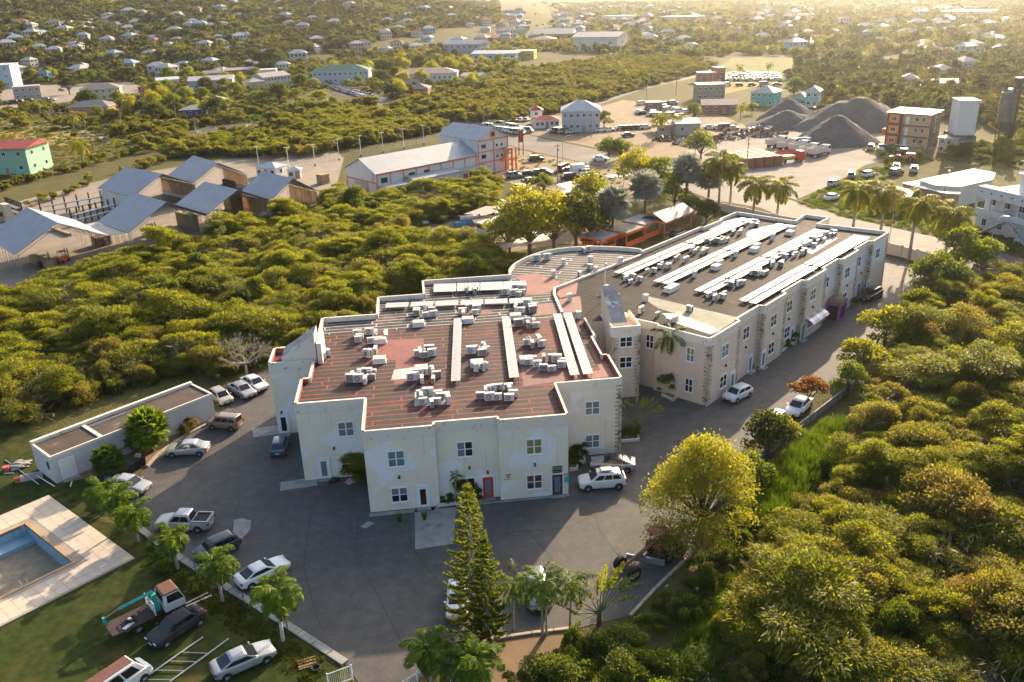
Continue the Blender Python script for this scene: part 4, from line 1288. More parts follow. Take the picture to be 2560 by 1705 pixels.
def make_car(ty, col_, name, roof=None, oldrim=False):
 L, W, H, belt, hx, wx, rx, bx_, tz = CT[ty]
 hw = W / 2
 pm = PAINT[col_]; rm = PAINT[roof] if roof else pm
 r = empty(name, (0,0,0),0, 'x', {'pickup': 'pickup truck','van': 'van'}.get(ty, 'car'))
 body = MB().loft(car_shape(ty))
 bo = body.build('body', pm, r, smooth=True)
 md = bo.modifiers.new('edge','BEVEL'); md.width = .045; md.segments = 2; md.limit_method = 'ANGLE'; md.angle_limit = R(25)
 base, top, _ = greenhouse(ty)
 cab = MB().mat(0)
 cen = [(0.5 * (top[0][0] + top[3][0]),0, H)]
 # roof is crowned: extra ring
 rt = [lerp(top[i], (cen[0][0], 0, H + .03),.18) for i in range(4)]
 rt = [(p[0], p[1], H) for p in rt]
 cab.loft([base, top, rt])
 co = cab.build('cabin', rm, r, smooth=True)
 md = co.modifiers.new('edge','BEVEL'); md.width = .05; md.segments = 2; md.limit_method = 'ANGLE'; md.angle_limit = R(25)
 f = lambda i, j: [base[i], base[j], top[j], top[i]]
 MB().add(inset(f(0,1),(.05,.05,.04,.05),.022), [(0,1,2,3)]).build('windscreen',M['cglass'], r)
 if ty != 'pickup':
  MB().add(inset(f(2,3),(.07,.07,.08,.08),.022), [(0,1,2,3)]).build('rear_window',M['cglass'], r)
 else:
  MB().add(inset(f(2,3),(.1,.1,.15,.12),.022), [(0,1,2,3)]).build('rear_window',M['cglass'], r)
 for i, j in ((1,2),(3,0)):
  q = f(i, j)
  n = 2 if ty in ('sedan','hatch','pickup','coupe') else 3
  if ty == 'coupe': n = 1
  for k in range(n):
   u0, u1 = .09 + k * .84 / n, .09 + (k + 1) * .84 / n - .035
   MB().add(inset(q, (u0,1 - u1,.10,.12),.022), [(0,1,2,3)]).build('side_window',M['cglass'], r)
 wr = .33 if ty in ('suv','pickup') else .30
 t_me, r_me = wheel_meshes(wr)
 for sx in (L / 2 - .82,-L / 2 + (.80 if ty != 'pickup' else 1.05)):
  ar = MB().tube((sx, -hw - .004, wr + .03),(sx, hw + .004, wr + .03), wr + .075, n=20)
  ar.build('wheel_arch',M['black'], r)
  for sy in (-1,1):
   wo = link('wheel', t_me, r, (sx, sy * (hw - .085), wr),0 if sy < 0 else math.pi)
   link('rim', r_me, wo)
 ey = hw * .66
 for s in (-1,1):
  MB().box((L / 2 - .13, s * ey, .68),(.24,.32,.13)).build('headlight',M['head'], r)
  MB().box((-L / 2 + .10, s * hw * .78, tz - .22),(.20,.22,.20 if ty not in ('suv','van','box') else .42)).build('taillight',M['tail'], r)
  MB().box((hx - .22, s * (hw + .07), belt + .06),(.10,.18,.12)).build('mirror', pm, r)
 MB().box((L / 2 - .005,0,.44),(.03, hw * 1.15,.16)).build('grille',M['black'], r)
 MB().box((L / 2 + .005,0,.50),(.03,.42,.12)).build('plate',M['plate'], r)
 MB().box((-L / 2 - .005,0,.60),(.03,.42,.12)).build('plate',M['plate'], r)
 if ty == 'pickup':
  bedm = MB(); x0, x1 = -L / 2 + .08, bx_ - .05
  bedm.bx(x0, x1,-hw * .80, hw * .80, tz - .02, tz + .012)
  bedm.build('bed_floor',M['black'], r)
  rl = MB()
  for s in (-1,1): rl.box(((x0 + x1) / 2, s * hw * .86, tz + .05),(x1 - x0,.12,.16))
  rl.box((x0 + .02,0, tz + .05),(.10, hw * 1.6,.16)); rl.build('bed_side', pm, r)
 return r
def car_at(root, front, rear, label, group=None, zf=0.0):
 a, b = G(*front), G(*rear)
 c = (a + b) / 2; d = a - b
 root.location = (c.x, c.y, zf); root.rotation_euler = (0,0, math.atan2(d.y, d.x))
 root['label'] = label
 if group: root['group'] = group
 return root
GP = 'cars parked around the office building'
ASZ = 0.034
def nearcar(ty, c, name, front, rear, label, roof=None, z=ASZ, group=GP):
 return car_at(make_car(ty, c, name, roof), front, rear, label, group, z)
nearcar('sedan','white','parked_car',(663,983),(613,956),'white sedan parked closest to the stair tower, third of three')
nearcar('sedan','silver','parked_car',(637,1002),(577,970),'silver sedan parked between two paler cars by the hedge')
nearcar('hatch','beige','parked_car',(577,1020),(531,987),'dusty cream compact parked at the end of the small flat-roofed building')
nearcar('box','bronze','parked_car',(531,1066),(599,1072),'bronze box-shaped car parked along the stone kerb')
nearcar('sedan','silver','parked_car',(424,1136),(519,1132),'silver sedan half lit, parked at the kerb beside the fan palms')
nearcar('sedan','silver','parked_car',(366,1232),(286,1217),'silver car partly hidden behind the cluster of three small palms')
nearcar('hatch','blue','parked_car',(710,1102),(695,1150),'dark blue hatchback parked against the office building')
nearcar('pickup','silver','parked_pickup',(402,1318),(528,1320),'silver double-cab pickup with open black bed')
nearcar('hatch','charcoal','parked_car',(500,1402),(592,1362),'charcoal hatchback between the pickup and the white sedan')
nearcar('coupe','white','parked_car',(716,1416),(600,1472),'white sedan with dark rear window, behind the tallest lawn palm')
nearcar('sedan','oldblack','derelict_car',(380,1623),(507,1541),'derelict black sedan with peeling paint on the lawn', z=0.02, group='vehicles left on the lawn')
nearcar('coupe','silver','parked_car',(679,1634),(541,1694),'silver coupe on the lawn beside the pipe frame', z=0.02, group='vehicles left on the lawn')
nearcar('sedan','white','parked_car',(1142,1569),(1150,1458),'white car parked behind the tall pine')
nearcar('suv','grey','parked_car',(1354,1545),(1330,1438),'grey car parked between the palm trunks')
crv = nearcar('suv','white','parked_car',(1451,1219),(1559,1212),'white sport utility car with a loaded roof rack')
nearcar('coupe','silver','parked_car',(1487,1168),(1579,1173),'silver coupe with a black roof behind the white car', roof='black')
nearcar('hatch','white','parked_car',(1822,1006),(1865,986),'white hatchback parked below the beige corner')
nearcar('suv','black','parked_car',(2158,757),(2195,737),'black sport utility car at the far end of the long wing')
nearcar('sedan','white','parked_car',(1975,1046),(2015,1010),'white car under the orange-leaved tree')
nearcar('hatch','white','parked_car',(1915,1078),(1952,1052),'white car roof showing above the bushes, beside the orange-leaved tree')
rk = MB()
for s in (-.45,.45): rk.box((-.35, s, 1.74),(1.5,.04,.05))
for x in (-.95,-.45,.05): rk.box((x, 0,1.78),(.05,1.1,.04))
rk.box((-.35,.05,1.88),(1.0,.7,.16)); rk.build('roof_rack',M['grey_metal'], crv)
# small cars further off: one mesh each
FAR = {}
def far_car_mesh(ty, c):
 k = (ty, c)
 if k not in FAR:
  L, W, H, belt, hx, wx, rx, bx_, tz = CT[ty]
  mb = MB().mat(0)
  rg = car_shape(ty)
  mb.loft([rg[i] for i in (0,2,4,7,9,11)])
  base, top, _ = greenhouse(ty)
  mb.mat(1).loft([base, top], cap=False)
  mb.mat(0).add([(p[0], p[1], p[2] + .02) for p in top], [(0,1,2,3)])
  for i, j in ((0,3),(1,2)):
   q = [base[i], base[j], top[j], top[i]]
   for u in (.02,.42,.93):
    w_ = inset(q, (u, 1 - u - .05,0,0),.012 if i == 1 else -.012)
    mb.add(w_, [(0,1,2,3)])
  mb.mat(2)
  for sx in (L / 2 - .82,-L / 2 + .8):
   mb.tube((sx, -W / 2 - .01,.31),(sx, W / 2 + .01,.31),.32, n=10)
  FAR[k] = mb.mesh('parked_car', [PAINT[c],M['cglass'],M['tyre']])
 return FAR[k]
def far_car(p, rz, label, group, ty=None, c=None):
 ty = ty or random.choice(('sedan','sedan','hatch','suv','suv','van'))
 c = c or random.choices(('white','silver','charcoal','black','grey','red','blue','beige'),(6,4,2,2,2,.7,.8,1))[0]
 o = link('parked_car', far_car_mesh(ty, c), None, (p[0], p[1], p[2] if len(p) > 2 else 0.05), rz)
 return tag(o, label, 'car', group)
# ------------------------------------------------------------------ palms, pines, trees
LM['palm'] = leaf_mat('leaf_palm',(0.060,0.127,0.013),(0.195,0.254,0.023),(2.2,2.0,0.55),0.55)
LM['palm_dark'] = leaf_mat('leaf_palm_dark',(0.038,0.085,0.017),(0.127,0.178,0.034),(2.2,2.0,0.55),0.55)
LM['royal'] = leaf_mat('leaf_royal',(0.075,0.118,0.017),(0.270,0.254,0.027),(2.2,2.0,0.55),0.55)
LM['silver'] = leaf_mat('leaf_silver',(0.26,0.28,0.25),(0.40,0.41,0.36),(1.1,1.1,0.9),0.42)
LM['pine'] = leaf_mat('leaf_pine',(0.051,0.094,0.010),(0.186,0.203,0.021),(2.0,1.9,0.6),0.5)
LM['tree_yellow'] = leaf_mat('leaf_tree_yellow',(0.127,0.152,0.017),(0.321,0.287,0.030),(2.0,1.9,0.6),0.5)
LM['tree_green'] = leaf_mat('leaf_tree_green',(0.051,0.094,0.013),(0.169,0.195,0.027),(2.0,1.9,0.6),0.5)
LM['tree_dark'] = leaf_mat('leaf_tree_dark',(0.023,0.042,0.009),(0.085,0.094,0.018),(2.0,1.9,0.6),0.5)
LM['tree_orange'] = leaf_mat('leaf_tree_orange',(0.10,0.085,0.015),(0.42,0.13,0.02),(1.5,1.3,0.6),0.45)
LM['banana'] = leaf_mat('leaf_banana',(0.078,0.130,0.016),(0.221,0.234,0.039),(1.6,1.5,0.5),0.5)
M['bark'] = mat('bark',(0.12,0.09,0.065),0.95, var=0.35, vscale=5)
M['bark_pale'] = mat('bark_pale',(0.30,0.265,0.22),0.9, var=0.3, vscale=5)
M['bark_white'] = mat('bark_limewashed',(0.52,0.49,0.44),0.85, var=0.25, vscale=4)
M['shaft'] = mat('crownshaft',(0.10,0.14,0.035),0.5, var=0.2)
def frond_mesh(name, L, ma, n=34, ll=0.5, lw=0.07, curve=1.2, fluff=0.5, stalk=0.15, hue0=0.5):
 ts = np.linspace(stalk, 1, n)
 def rach(t):
  a = -curve * t                       # bends downward along its length
  x = L * (np.sin(curve * t) / curve); z = -L * (1 - np.cos(curve * t)) / curve
  return x, z
 x, z = rach(ts)
 C, D, Ls, N = [], [], [], []
 for side in (-1,1):
  for up in ((0.0,) if fluff < .4 else (-.25,.35)):
   th = -curve * ts
   tang = np.stack([np.cos(th), np.zeros(n), np.sin(th)], 1)
   nor = np.stack([-np.sin(th), np.zeros(n), np.cos(th)], 1)
   d = tang * 0.75 + np.array([0, side, 0]) * 0.95 + nor * (up - 0.25) + rng.normal(size=(n, 3)) * .14
   C.append(np.stack([x, np.zeros(n), z], 1)); D.append(d)
   Ls.append(ll * np.sin(np.pi * np.clip(ts * .92 + .06,0,1)) ** .6 * (0.85 + .3 * rng.random(n)))
   N.append(nor)
 C = np.concatenate(C); D = np.concatenate(D); Ls = np.concatenate(Ls); N = np.concatenate(N)
 me = leaves_mesh(name, C, D, Ls, lw, np.clip(rng.normal(hue0,.2, len(C)),0,1), ma, N, bend=.35, jit=.35)
 # rachis as thin leaves in line
 return me
FROND = {}
def fronds(kind):
 if kind not in FROND:
  P = dict(adonidia=dict(L=2.1, ma=LM['palm'], n=40, ll=.62, lw=.075, curve=1.75, fluff=.8),
     areca=dict(L=1.9, ma=LM['palm_dark'], n=30, ll=.55, lw=.07, curve=1.3, fluff=.2),
     royal=dict(L=3.4, ma=LM['royal'], n=40, ll=.85, lw=.10, curve=1.6, fluff=.8),
     coco=dict(L=3.6, ma=LM['royal'], n=26, ll=.95, lw=.16, curve=1.35, fluff=.2))[kind]
  FROND[kind] = [frond_mesh('frond', **P) for _ in range(3)]
 return FROND[kind]
def make_palm(name, kind, h, nf, trunk_r, bark, lean=(0,0), scale=1.0, shaft=True, emin=-25):
 r = empty(name, (0,0,0),0, 'x','palm tree')
 top = Vector((lean[0], lean[1], h))
 pts = [Vector((lean[0] * t * t, lean[1] * t * t, h * t)) for t in np.linspace(0,1,7)]
 rs = [trunk_r * (1.35 - .5 * t if t < .3 else 1.15 - .25 * t) for t in np.linspace(0,1,7)]
 mb = MB().path(pts, rs, 9)
 for t in np.linspace(.12,.95, int(h * 2.2)):
  p = Vector((lean[0] * t * t, lean[1] * t * t, h * t))
  mb.disc(p, trunk_r * 1.22, 'Z', 9,.05)
 mb.build('trunk',M[bark], r, smooth=False)
 if shaft:
  MB().tube(top - Vector((0,0,.05)), top + Vector((0,0, h * .12 + .35)), trunk_r * 1.1, trunk_r * .45,9).build('crownshaft',M['shaft'], r)
  top = top + Vector((0,0, h * .12 + .25))
 fm = fronds(kind)
 nf = int(nf * 1.35)
 for k in range(nf):
  az = k * 2.39996 + random.uniform(-.2,.2)
  f = (k + .5) / nf
  el = R(78 - (78 - emin) * f ** .85 + random.uniform(-7,7))
  o = link('frond', random.choice(fm), r, top)
  o.rotation_euler = (0,-el, az)
  o.scale = (scale * random.uniform(.88,1.1),) * 3
 return r
def palm_at(base, crown, name, kind, label, group, nf=13, tr=.11, bark='bark_pale', scale=1.0, shaft=True, emin=-30):
 b = G(*base)
 d = ray(*crown)
 t = (b.x * d[0] + b.y * d[1]) / (d[0] ** 2 + d[1] ** 2)
 h = max(1.2, CAM_H + t * d[2])
 hh = h - (.12 * h + .25 if shaft else 0)
 hh = max(hh, .8)
 r = make_palm(name, kind, hh, nf, tr, bark, (random.uniform(-.2,.2), random.uniform(-.2,.2)), scale, shaft, emin)
 r.location = b; r.rotation_euler = (0,0, random.random() * 6.28)
 r['label'] = label; r['group'] = group
 return r
GL = 'small palms along the lawn fence'
palm_at((268,1273),(250,1222),'palm_tree','adonidia','small palm at the pool gate, farthest from the camera', GL, 12,.1)
palm_at((310,1324),(292,1241),'palm_tree','adonidia','small palm beside the pool steps, middle of the group of three', GL, 12,.12)
palm_at((347,1353),(345,1275),'palm_tree','adonidia','small palm in front of the silver pickup, nearest the kerb', GL, 12,.1)
palm_at((445,1423),(437,1333),'palm_tree','adonidia','bushy palm covering the front of the charcoal hatchback', GL, 13,.11)
palm_at((557,1503),(541,1406),'palm_tree','adonidia','bushy palm in front of the crane truck cab', GL, 14,.11, scale=1.05)
palm_at((708,1602),(698,1472),'palm_tree','adonidia','tallest lawn palm, beside the white sedan', GL, 15,.12, 'bark_white', scale=1.15)
GB = 'palms beside the garden bed'
palm_at((1080,1720),(1049,1626),'palm_tree','adonidia','palm at the entrance drive, first of the lower row', GB, 14,.11, scale=1.0)
palm_at((1130,1720),(1106,1640),'palm_tree','areca','dark palm second in the lower row by the drive', GB, 15,.10, scale=1.1)
palm_at((1195,1740),(1206,1640),'palm_tree','adonidia','broad low palm below the second pine', GB, 16,.12, scale=1.1)
palm_at((1283,1575),(1272,1456),'palm_tree','areca','palm half hidden behind the pines', GB, 13,.09, scale=1.05)
palm_at((1356,1594),(1347,1452),'palm_tree','areca','palm rising in front of the grey car', GB, 15,.09, scale=1.15)
palm_at((1366,1588),(1380,1480),'palm_tree','areca','shorter twin palm right beside the palm at the grey car', GB, 9,.08, scale=.8)
palm_at((1425,1583),(1430,1455),'palm_tree','areca','slender palm next to the traveller palm', GB, 12,.08, scale=1.1)
GR = 'royal palms along the road'
for b, c, lb in [((2127,612),(2133,470),'royal palm above the far parapet, nearest the roof bump'),((2196,616),(2208,478),'royal palm with the dark trunk over the end of the long wing'),((2272,648),(2286,505),'tall royal palm inside the boundary wall'),
     ((2361,650),(2370,528),'royal palm behind the dark round tree, close to the white house'),((1882,545),(1887,458),'royal palm between the silver palms and the gate'),((1941,552),(1943,462),'royal palm opposite the yard entrance'),
     ((1824,525),(1829,415),'royal palm beside the shipping containers'),((1796,530),(1800,398),'royal palm among the silver palms, tallest')]:
 palm_at(b, c, 'royal_palm','royal', lb, GR, 15,.22, 'bark_pale', 1.3, True, -35)
palm_at((1672,985),(1664,835),'palm_tree','areca','bent palm growing against the beige corner','plants in the building beds', 11,.12, 'bark_pale', 1.35, False, -45)
palm_at((1140,1262),(1146,1190),'palm_tree','areca','thin palm in the bed by the red door','plants in the building beds', 7,.05, 'bark_pale', .45, False, 0)
def fan_leaf_mesh(name, ma, r=.9, n=26, span=R(250), droop=.15):
 a = np.linspace(-span / 2, span / 2, n) + rng.normal(0,.02, n)
 C = np.zeros((n, 3)) + (0.0,0,0)
 D = np.stack([np.cos(a), np.sin(a),-droop * np.abs(np.sin(a)) + rng.normal(0,.08, n)], 1)
 return leaves_mesh(name, C, D, r * (.8 + .25 * rng.random(n)), r * .26, np.clip(rng.normal(.5,.2, n),0,1), ma, np.tile((0,0,1.),(n, 1)), bend=.12, jit=.25)
FANS = {}
def make_fan_palm(name, h, nf, pet, r, ma, tr, bark):
 root = empty(name, (0,0,0),0, 'x','palm tree')
 MB().path([(0,0,0),(0,0, h * .5),(0,0, h)], [tr * 1.2, tr, tr], 9).build('trunk',M[bark], root)
 if (ma, r) not in FANS:
  FANS[(ma, r)] = [fan_leaf_mesh('frond', LM[ma], r) for _ in range(3)]
 st = MB()
 for k in range(nf):
  az = k * 2.39996; f = (k + .5) / nf
  el = R(80 - 125 * f + random.uniform(-8,8))
  d = Vector((math.cos(az) * math.cos(el), math.sin(az) * math.cos(el), math.sin(el)))
  p = Vector((0,0, h)) + d * pet
  st.tube((0,0, h), p, .025,.018,4)
  o = link('frond', random.choice(FANS[(ma, r)]), root, p)
  o.rotation_euler = (random.uniform(-.3,.3),-el + random.uniform(-.35,.1), az)
 st.build('stalk',M['shaft'], root)
 return root
def fan_at(base, crown, name, label, group, nf, pet, r, ma, tr=.2, bark='bark'):
 b = G(*base); d = ray(*crown)
 t = (b.x * d[0] + b.y * d[1]) / (d[0] ** 2 + d[1] ** 2)
 o = make_fan_palm(name, max(.5, CAM_H + t * d[2]), nf, pet, r, ma, tr, bark)
 o.location = b; o.rotation_euler = (0,0, random.random() * 6); o['label'] = label; o['group'] = group
GS = 'silver fan palms by the stalls'
fan_at((1531,600),(1536,510),'silver_palm','silver fan palm in front of the orange stalls', GS, 40,2.0,2.2, 'silver', .25)
fan_at((1611,556),(1614,468),'silver_palm','silver fan palm directly behind the largest stall roof', GS, 40,2.0,2.2, 'silver', .25)
fan_at((1714,520),(1716,425),'silver_palm','silver fan palm at the roadside, between two others', GS, 38,2.0,2.2, 'silver', .25)
fan_at((1770,512),(1771,440),'silver_palm','silver fan palm nearest the royal palms', GS, 38,1.9,2.2, 'silver', .25)
GF = 'fan palms in the kerb bed'
fan_at((381,1130),(383,1068),'fan_palm','large bushy fan palm hiding the small building', GF, 46,1.5,1.1, 'palm', .25)
fan_at((350,1120),(352,1085),'fan_palm','fan palm growing on the near side of the large one', GF, 30,1.2,1.0, 'palm', .2)
fan_at((277,1185),(280,1150),'fan_palm','low dark fan palm beside the refuse bins', GF, 30,1.1,.9, 'palm_dark', .2)
def paddle_mesh(name, L, w, n=15, ma=None, tear=.25):
 """a banana-like blade: pairs of strips along a bent midrib"""
 t = np.linspace(0,1, n)
 x = L * t; z = -L * .25 * t ** 2.2
 C, D, Ls, N = [], [], [], []
 for s in (-1,1):
  C.append(np.stack([x, np.zeros(n), z], 1))
  D.append(np.stack([np.full(n, .35), np.full(n, s * 1.0),-.25 + rng.normal(0, tear, n)], 1))
  Ls.append(w * np.sin(np.pi * (t * .86 + .1)) ** .5 * (1 + rng.normal(0,.12, n)))
  N.append(np.tile((0,0,1.),(n, 1)))
 return leaves_mesh(name, np.concatenate(C), np.concatenate(D), np.concatenate(Ls), L / n * 2.3, np.clip(rng.normal(.55,.25,2 * n),0,1), ma, np.concatenate(N),.1,.15)
def make_traveller(name, h, nf, pet, L, w, rz):
 r = empty(name, (0,0,0),0, 'x','palm tree')
 MB().path([(0,0,0),(0,0, h)], [.2,.17], 8).build('trunk',M['bark'], r)
 bl = [paddle_mesh('leaf_blade', L, w, ma=LM['banana']) for _ in range(3)]
 st = MB()
 for k in range(nf):
  a = R(-82 + 164 * k / (nf - 1)) + random.uniform(-.06,.06)
  pl = pet * random.uniform(.8,1.15)
  d = Vector((math.sin(a), random.uniform(-.06,.06), math.cos(a)))
  p = Vector((d.x * .15,0, h)) + d * pl
  st.tube((d.x * .15,0, h - .1), p, .05,.03,5)
  o = link('leaf_blade', random.choice(bl), r, p)
  o.rotation_euler = (random.uniform(-.5,.5),-(math.pi / 2 - a), random.uniform(-.15,.15))
  if random.random() < .2: o.rotation_euler[1] += R(60) if a > 0 else R(-60)
 st.build('leaf_stalk',M['shaft'], r)
 return r
tp = make_traveller('traveller_palm', 1.2,13,1.9,1.9,.42,0)
tp.location = G(1498,1560); tp.rotation_euler = (0,0, R(35)); tp['label'] = 'tattered traveller palm with tall paddle leaves at the car park edge'; tp['group'] = 'traveller palms'
tp = make_traveller('traveller_palm', 1.3,15,1.9,1.1,.28,0)
tp.location = G(1588,1075); tp.rotation_euler = (0,0, R(8)); tp['label'] = 'flat fan-shaped traveller palm at the office corner bed'; tp['group'] = 'traveller palms'
def make_pine(name, h, rbase, tiers):
 r = empty(name, (0,0,0),0, 'x','pine tree')
 MB().path([(0,0,0),(.05,.05, h * .5),(0,0, h)], [.16,.10,.02], 8).build('trunk',M['bark_pale'], r)
 br = MB(); C, D, Ls, N = [], [], [], []
 for k in range(tiers):
  f = k / (tiers - 1)
  z = h * (.06 + .92 * f)
  L = rbase * min(1,(1 - f) * 1.25 + .02) ** .8 + .12
  nb = 7
  for j in range(nb):
   a = j * 2 * math.pi / nb + k * .52 + random.uniform(-.2,.2)
   ll = L * random.uniform(.7,1.15)
   n = max(4, int(ll * 9))
   pts = [(math.cos(a) * ll * t, math.sin(a) * ll * t, z + ll * (-.12 * t + .42 * t ** 2.4)) for t in np.linspace(0,1, n)]
   br.tube(pts[0], pts[n // 2], .022,.016,4, False)
   for i, p in enumerate(pts):
    if i / n < (.22 if L > .8 else 0): continue
    m_ = 18
    th = rng.random(m_) * 6.28
    side = np.array([-math.sin(a), math.cos(a),0]); fw = np.array([math.cos(a), math.sin(a),.3])
    d = np.outer(np.cos(th), side) * .85 + np.outer(np.sin(th),(0,0,1.0)) * .8 + fw * .9
    C.append(np.tile(p, (m_, 1)) + rng.normal(0,.03,(m_, 3))); D.append(d)
    Ls.append(.17 + .09 * rng.random(m_)); N.append(np.tile((0,0,1.),(m_, 1)))
 br.build('branch',M['bark_pale'], r)
 C = np.concatenate(C); n = len(C)
 link('crown', leaves_mesh('crown', C, np.concatenate(D), np.concatenate(Ls),.075, np.clip(rng.normal(.5,.25, n),0,1), LM['pine'], np.concatenate(N),0,.6), r)
 return r
def vheight(base, top):
 b = G(*base); d = ray(*top)
 t = (b.x * d[0] + b.y * d[1]) / (d[0] ** 2 + d[1] ** 2)
 return CAM_H + t * d[2]
for b, t, lb in [((1190,1592),(1173,1211),'tallest layered pine in front of the office building'),((1222,1612),(1216,1345),'shorter layered pine beside the tallest one')]:
 hh = vheight(b, t)
 p = make_pine('layered_pine', hh, hh * .155, int(hh * 1.7))
 p.location = G(*b); p['label'] = lb; p['group'] = 'layered pines'
def make_tree(name, h, rad, leafkey, nleaf, size, nl=14, trunk_r=.2, squash=.8, gaps=.6, bark='bark', trunk_h=.2, low=.52):
 """forked trunk, limbs reaching into lobes, leaves over the lobes"""
 r = empty(name, (0,0,0),0, 'x','tree')
 mb = MB()
 th = h * trunk_h
 mb.path([(0,0,0),(.05,0, th * .6),(0,.05, th)], [trunk_r * 1.3, trunk_r, trunk_r * .9], 8)
 lobes = []
 for k in range(nl):
  a = k * 2.39996 + random.uniform(-.3,.3)
  f = math.sqrt((k + .5) / nl)
  q = rad * .74 * f
  z = h * (.84 - low * f ** 1.6 * random.uniform(.5,1.25)) + random.uniform(-.05,.05) * h
  lr = rad * random.uniform(.18,.40)
  c = (q * math.cos(a), q * math.sin(a), z)
  lobes.append((*c, lr, lr, lr * squash))
  m_ = Vector((c[0] * .45, c[1] * .45, th + (z - th) * .55))
  mb.path([(0,.05, th * .97), m_, c], [trunk_r * .55, trunk_r * .3,.02], 5)
 mb.build('trunk',M[bark], r)
 P, d = lobes_points(lobes, nleaf, gaps - .1)
 n = len(P)
 D = d + rng.normal(size=(n, 3)) * .9
 Ls = size * (.7 + .7 * rng.random(n))
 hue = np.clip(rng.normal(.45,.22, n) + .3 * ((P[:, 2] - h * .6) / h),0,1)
 link('crown', leaves_mesh('crown', P, D, Ls, Ls * .62, hue, LM[leafkey], d * .8 + (0,0,.5),.1), r)
 return r
bt = make_tree('broadleaf_tree', 10.2,5.3, 'tree_yellow', 30000,.19,34,.28,.8,.62, low=.60)
bt.location = G(1752,1346); bt['label'] = 'large yellow-green tree standing over the rusty machine'; bt['group'] = 'trees around the car park'
ot = make_tree('flame_tree', 4.2,2.1, 'tree_orange', 3200,.20,10,.1,.7,.5)
ot.location = G(2020,1020); ot['label'] = 'small tree with orange leaves above the parked white cars'; ot['group'] = 'trees around the car park'
# bare tree by the stair tower
def make_bare_tree(h, rad):
 r = empty('bare_tree',(0,0,0),0, 'leafless pale tree spreading its branches by the stair tower','tree','trees around the car park')
 mb = MB(); mb.path([(0,0,0),(.1,0, h * .35)], [.2,.16], 7); mb.build('trunk',M['bark_pale'], r)
 br = MB()
 def grow(p, d, L, rr_, lev):
  q = p + d * L
  br.tube(p, q, rr_, rr_ * .65,5, False)
  if lev == 0: return
  for _ in range(3 if lev > 1 else 4):
   v = Vector((random.gauss(0,1), random.gauss(0,1), random.gauss(0,.5)))
   nd = (d + v * .55 + Vector((0,0,.08))).normalized()
   grow(q, nd, L * random.uniform(.6,.85), rr_ * .62, lev - 1)
 for k in range(6):
  a = k * 1.05
  grow(Vector((.1,0, h * .34)), Vector((math.cos(a), math.sin(a),.55)).normalized(), rad * .38,.10,4)
 br.build('branch',M['bark_pale'], r)
 return r
o = make_bare_tree(5.0,4.2); o.location = G(617,940)
# ------------------------------------------------------------------ ground of the place: car park, lawn, pool, roads, yards
sheet('asphalt_yard', [(905,1720),(1010,1720),(1160,1640),(1225,1600),(1440,1572),(1575,1540),(1640,1470),(1720,1390),(1760,1330),(1805,1230),(1860,1120),(1990,1010),(2120,935),(2230,830),(2330,720),(2350,690),(2270,655),(2215,640),(1560,760),(1290,800),(700,880),(655,930),(560,985),(530,1062),(415,1110),(360,1165),(330,1240),(318,1290),(360,1330),(430,1380),(640,1510),(860,1655)], 0.03,M['asphalt'])
sheet('lawn', [(-300,1180),(-300,2050),(905,1790),(860,1655),(640,1510),(430,1380),(360,1330),(318,1290),(330,1240),(300,1180),(260,1200),(100,1120),(-100,1100)], 0.02,M['lawn']) if False else None
sheet('road', [(1262,322),(1330,340),(1480,372),(1610,396),(1720,412),(1800,432),(1870,452),(1905,478),(2010,512),(2120,545),(2300,585),(2480,625),(2700,690),(2700,745),(2560,720),(2400,690),(2240,625),(2150,600),(2000,560),(1900,520),(1780,500),(1700,470),(1600,435),(1480,412),(1360,385),(1300,372),(1225,345)], 0.05,M['road'])
sheet('road', [(1262,322),(1225,345),(1130,318),(1060,298),(960,268),(860,240),(770,212),(640,200),(645,190),(790,196),(900,226),(1000,254),(1080,276),(1160,296)], 0.05,M['road'])
sheet('road', [(1540,228),(1600,214),(1680,196),(1760,180),(1790,172),(1800,178),(1720,198),(1640,216),(1570,236),(1500,262),(1440,290),(1400,280),(1480,250)], 0.05,M['road'])
sheet('quarry_yard', [(1790,425),(1700,395),(1740,350),(1860,330),(1900,300),(2040,290),(2190,300),(2340,330),(2330,372),(2240,385),(2210,400),(2160,415),(2120,440),(2060,470),(1990,500),(1905,478),(1870,452)], 0.06,M['quarry'])
sheet('dirt_lot', [(1260,318),(1330,338),(1610,394),(1700,395),(1740,350),(1880,320),(1780,280),(1560,250),(1430,285),(1250,300)], 0.045,M['dirt'])
sheet('dirt_lot', [(1235,350),(1300,374),(1480,414),(1600,437),(1690,466),(1640,500),(1400,480),(1290,460),(1220,450),(1180,420)], 0.045,M['dirt'])
sheet('dirt_lot', [(900,600),(960,560),(1100,520),(1250,500),(1450,560),(1560,610),(1400,610),(1230,640),(1130,620),(1020,600)], 0.045,M['dirt'])
sheet('lumber_yard', [(-150,720),(-150,560),(60,500),(300,440),(560,400),(830,370),(860,395),(840,470),(820,500),(690,540),(540,585),(230,665),(60,720)], 0.06,M['yard'])
sheet('meadow', [(-60,330),(-60,290),(110,300),(200,318),(260,350),(180,365),(60,360)], 0.05,M['drygrass'])
sheet('meadow', [(320,370),(340,340),(440,338),(460,350),(420,368)], 0.05,M['drygrass'])
sheet('field', [(1760,190),(1850,175),(1960,195),(1940,210),(1870,222),(1800,238),(1760,225)], 0.05,M['drygrass'])
sheet('reed_field', [(1800,165),(1830,145),(1980,140),(2010,160),(1990,190),(1900,190)], 0.05,M['greengrass'])
sheet('dirt_track', [(-40,302),(0,300),(60,305),(130,312),(215,330),(270,345),(330,352),(370,352),(378,362),(350,370),(320,362),(255,356),(200,342),(120,322),(50,314),(-40,312)], 0.07,M['yard'])
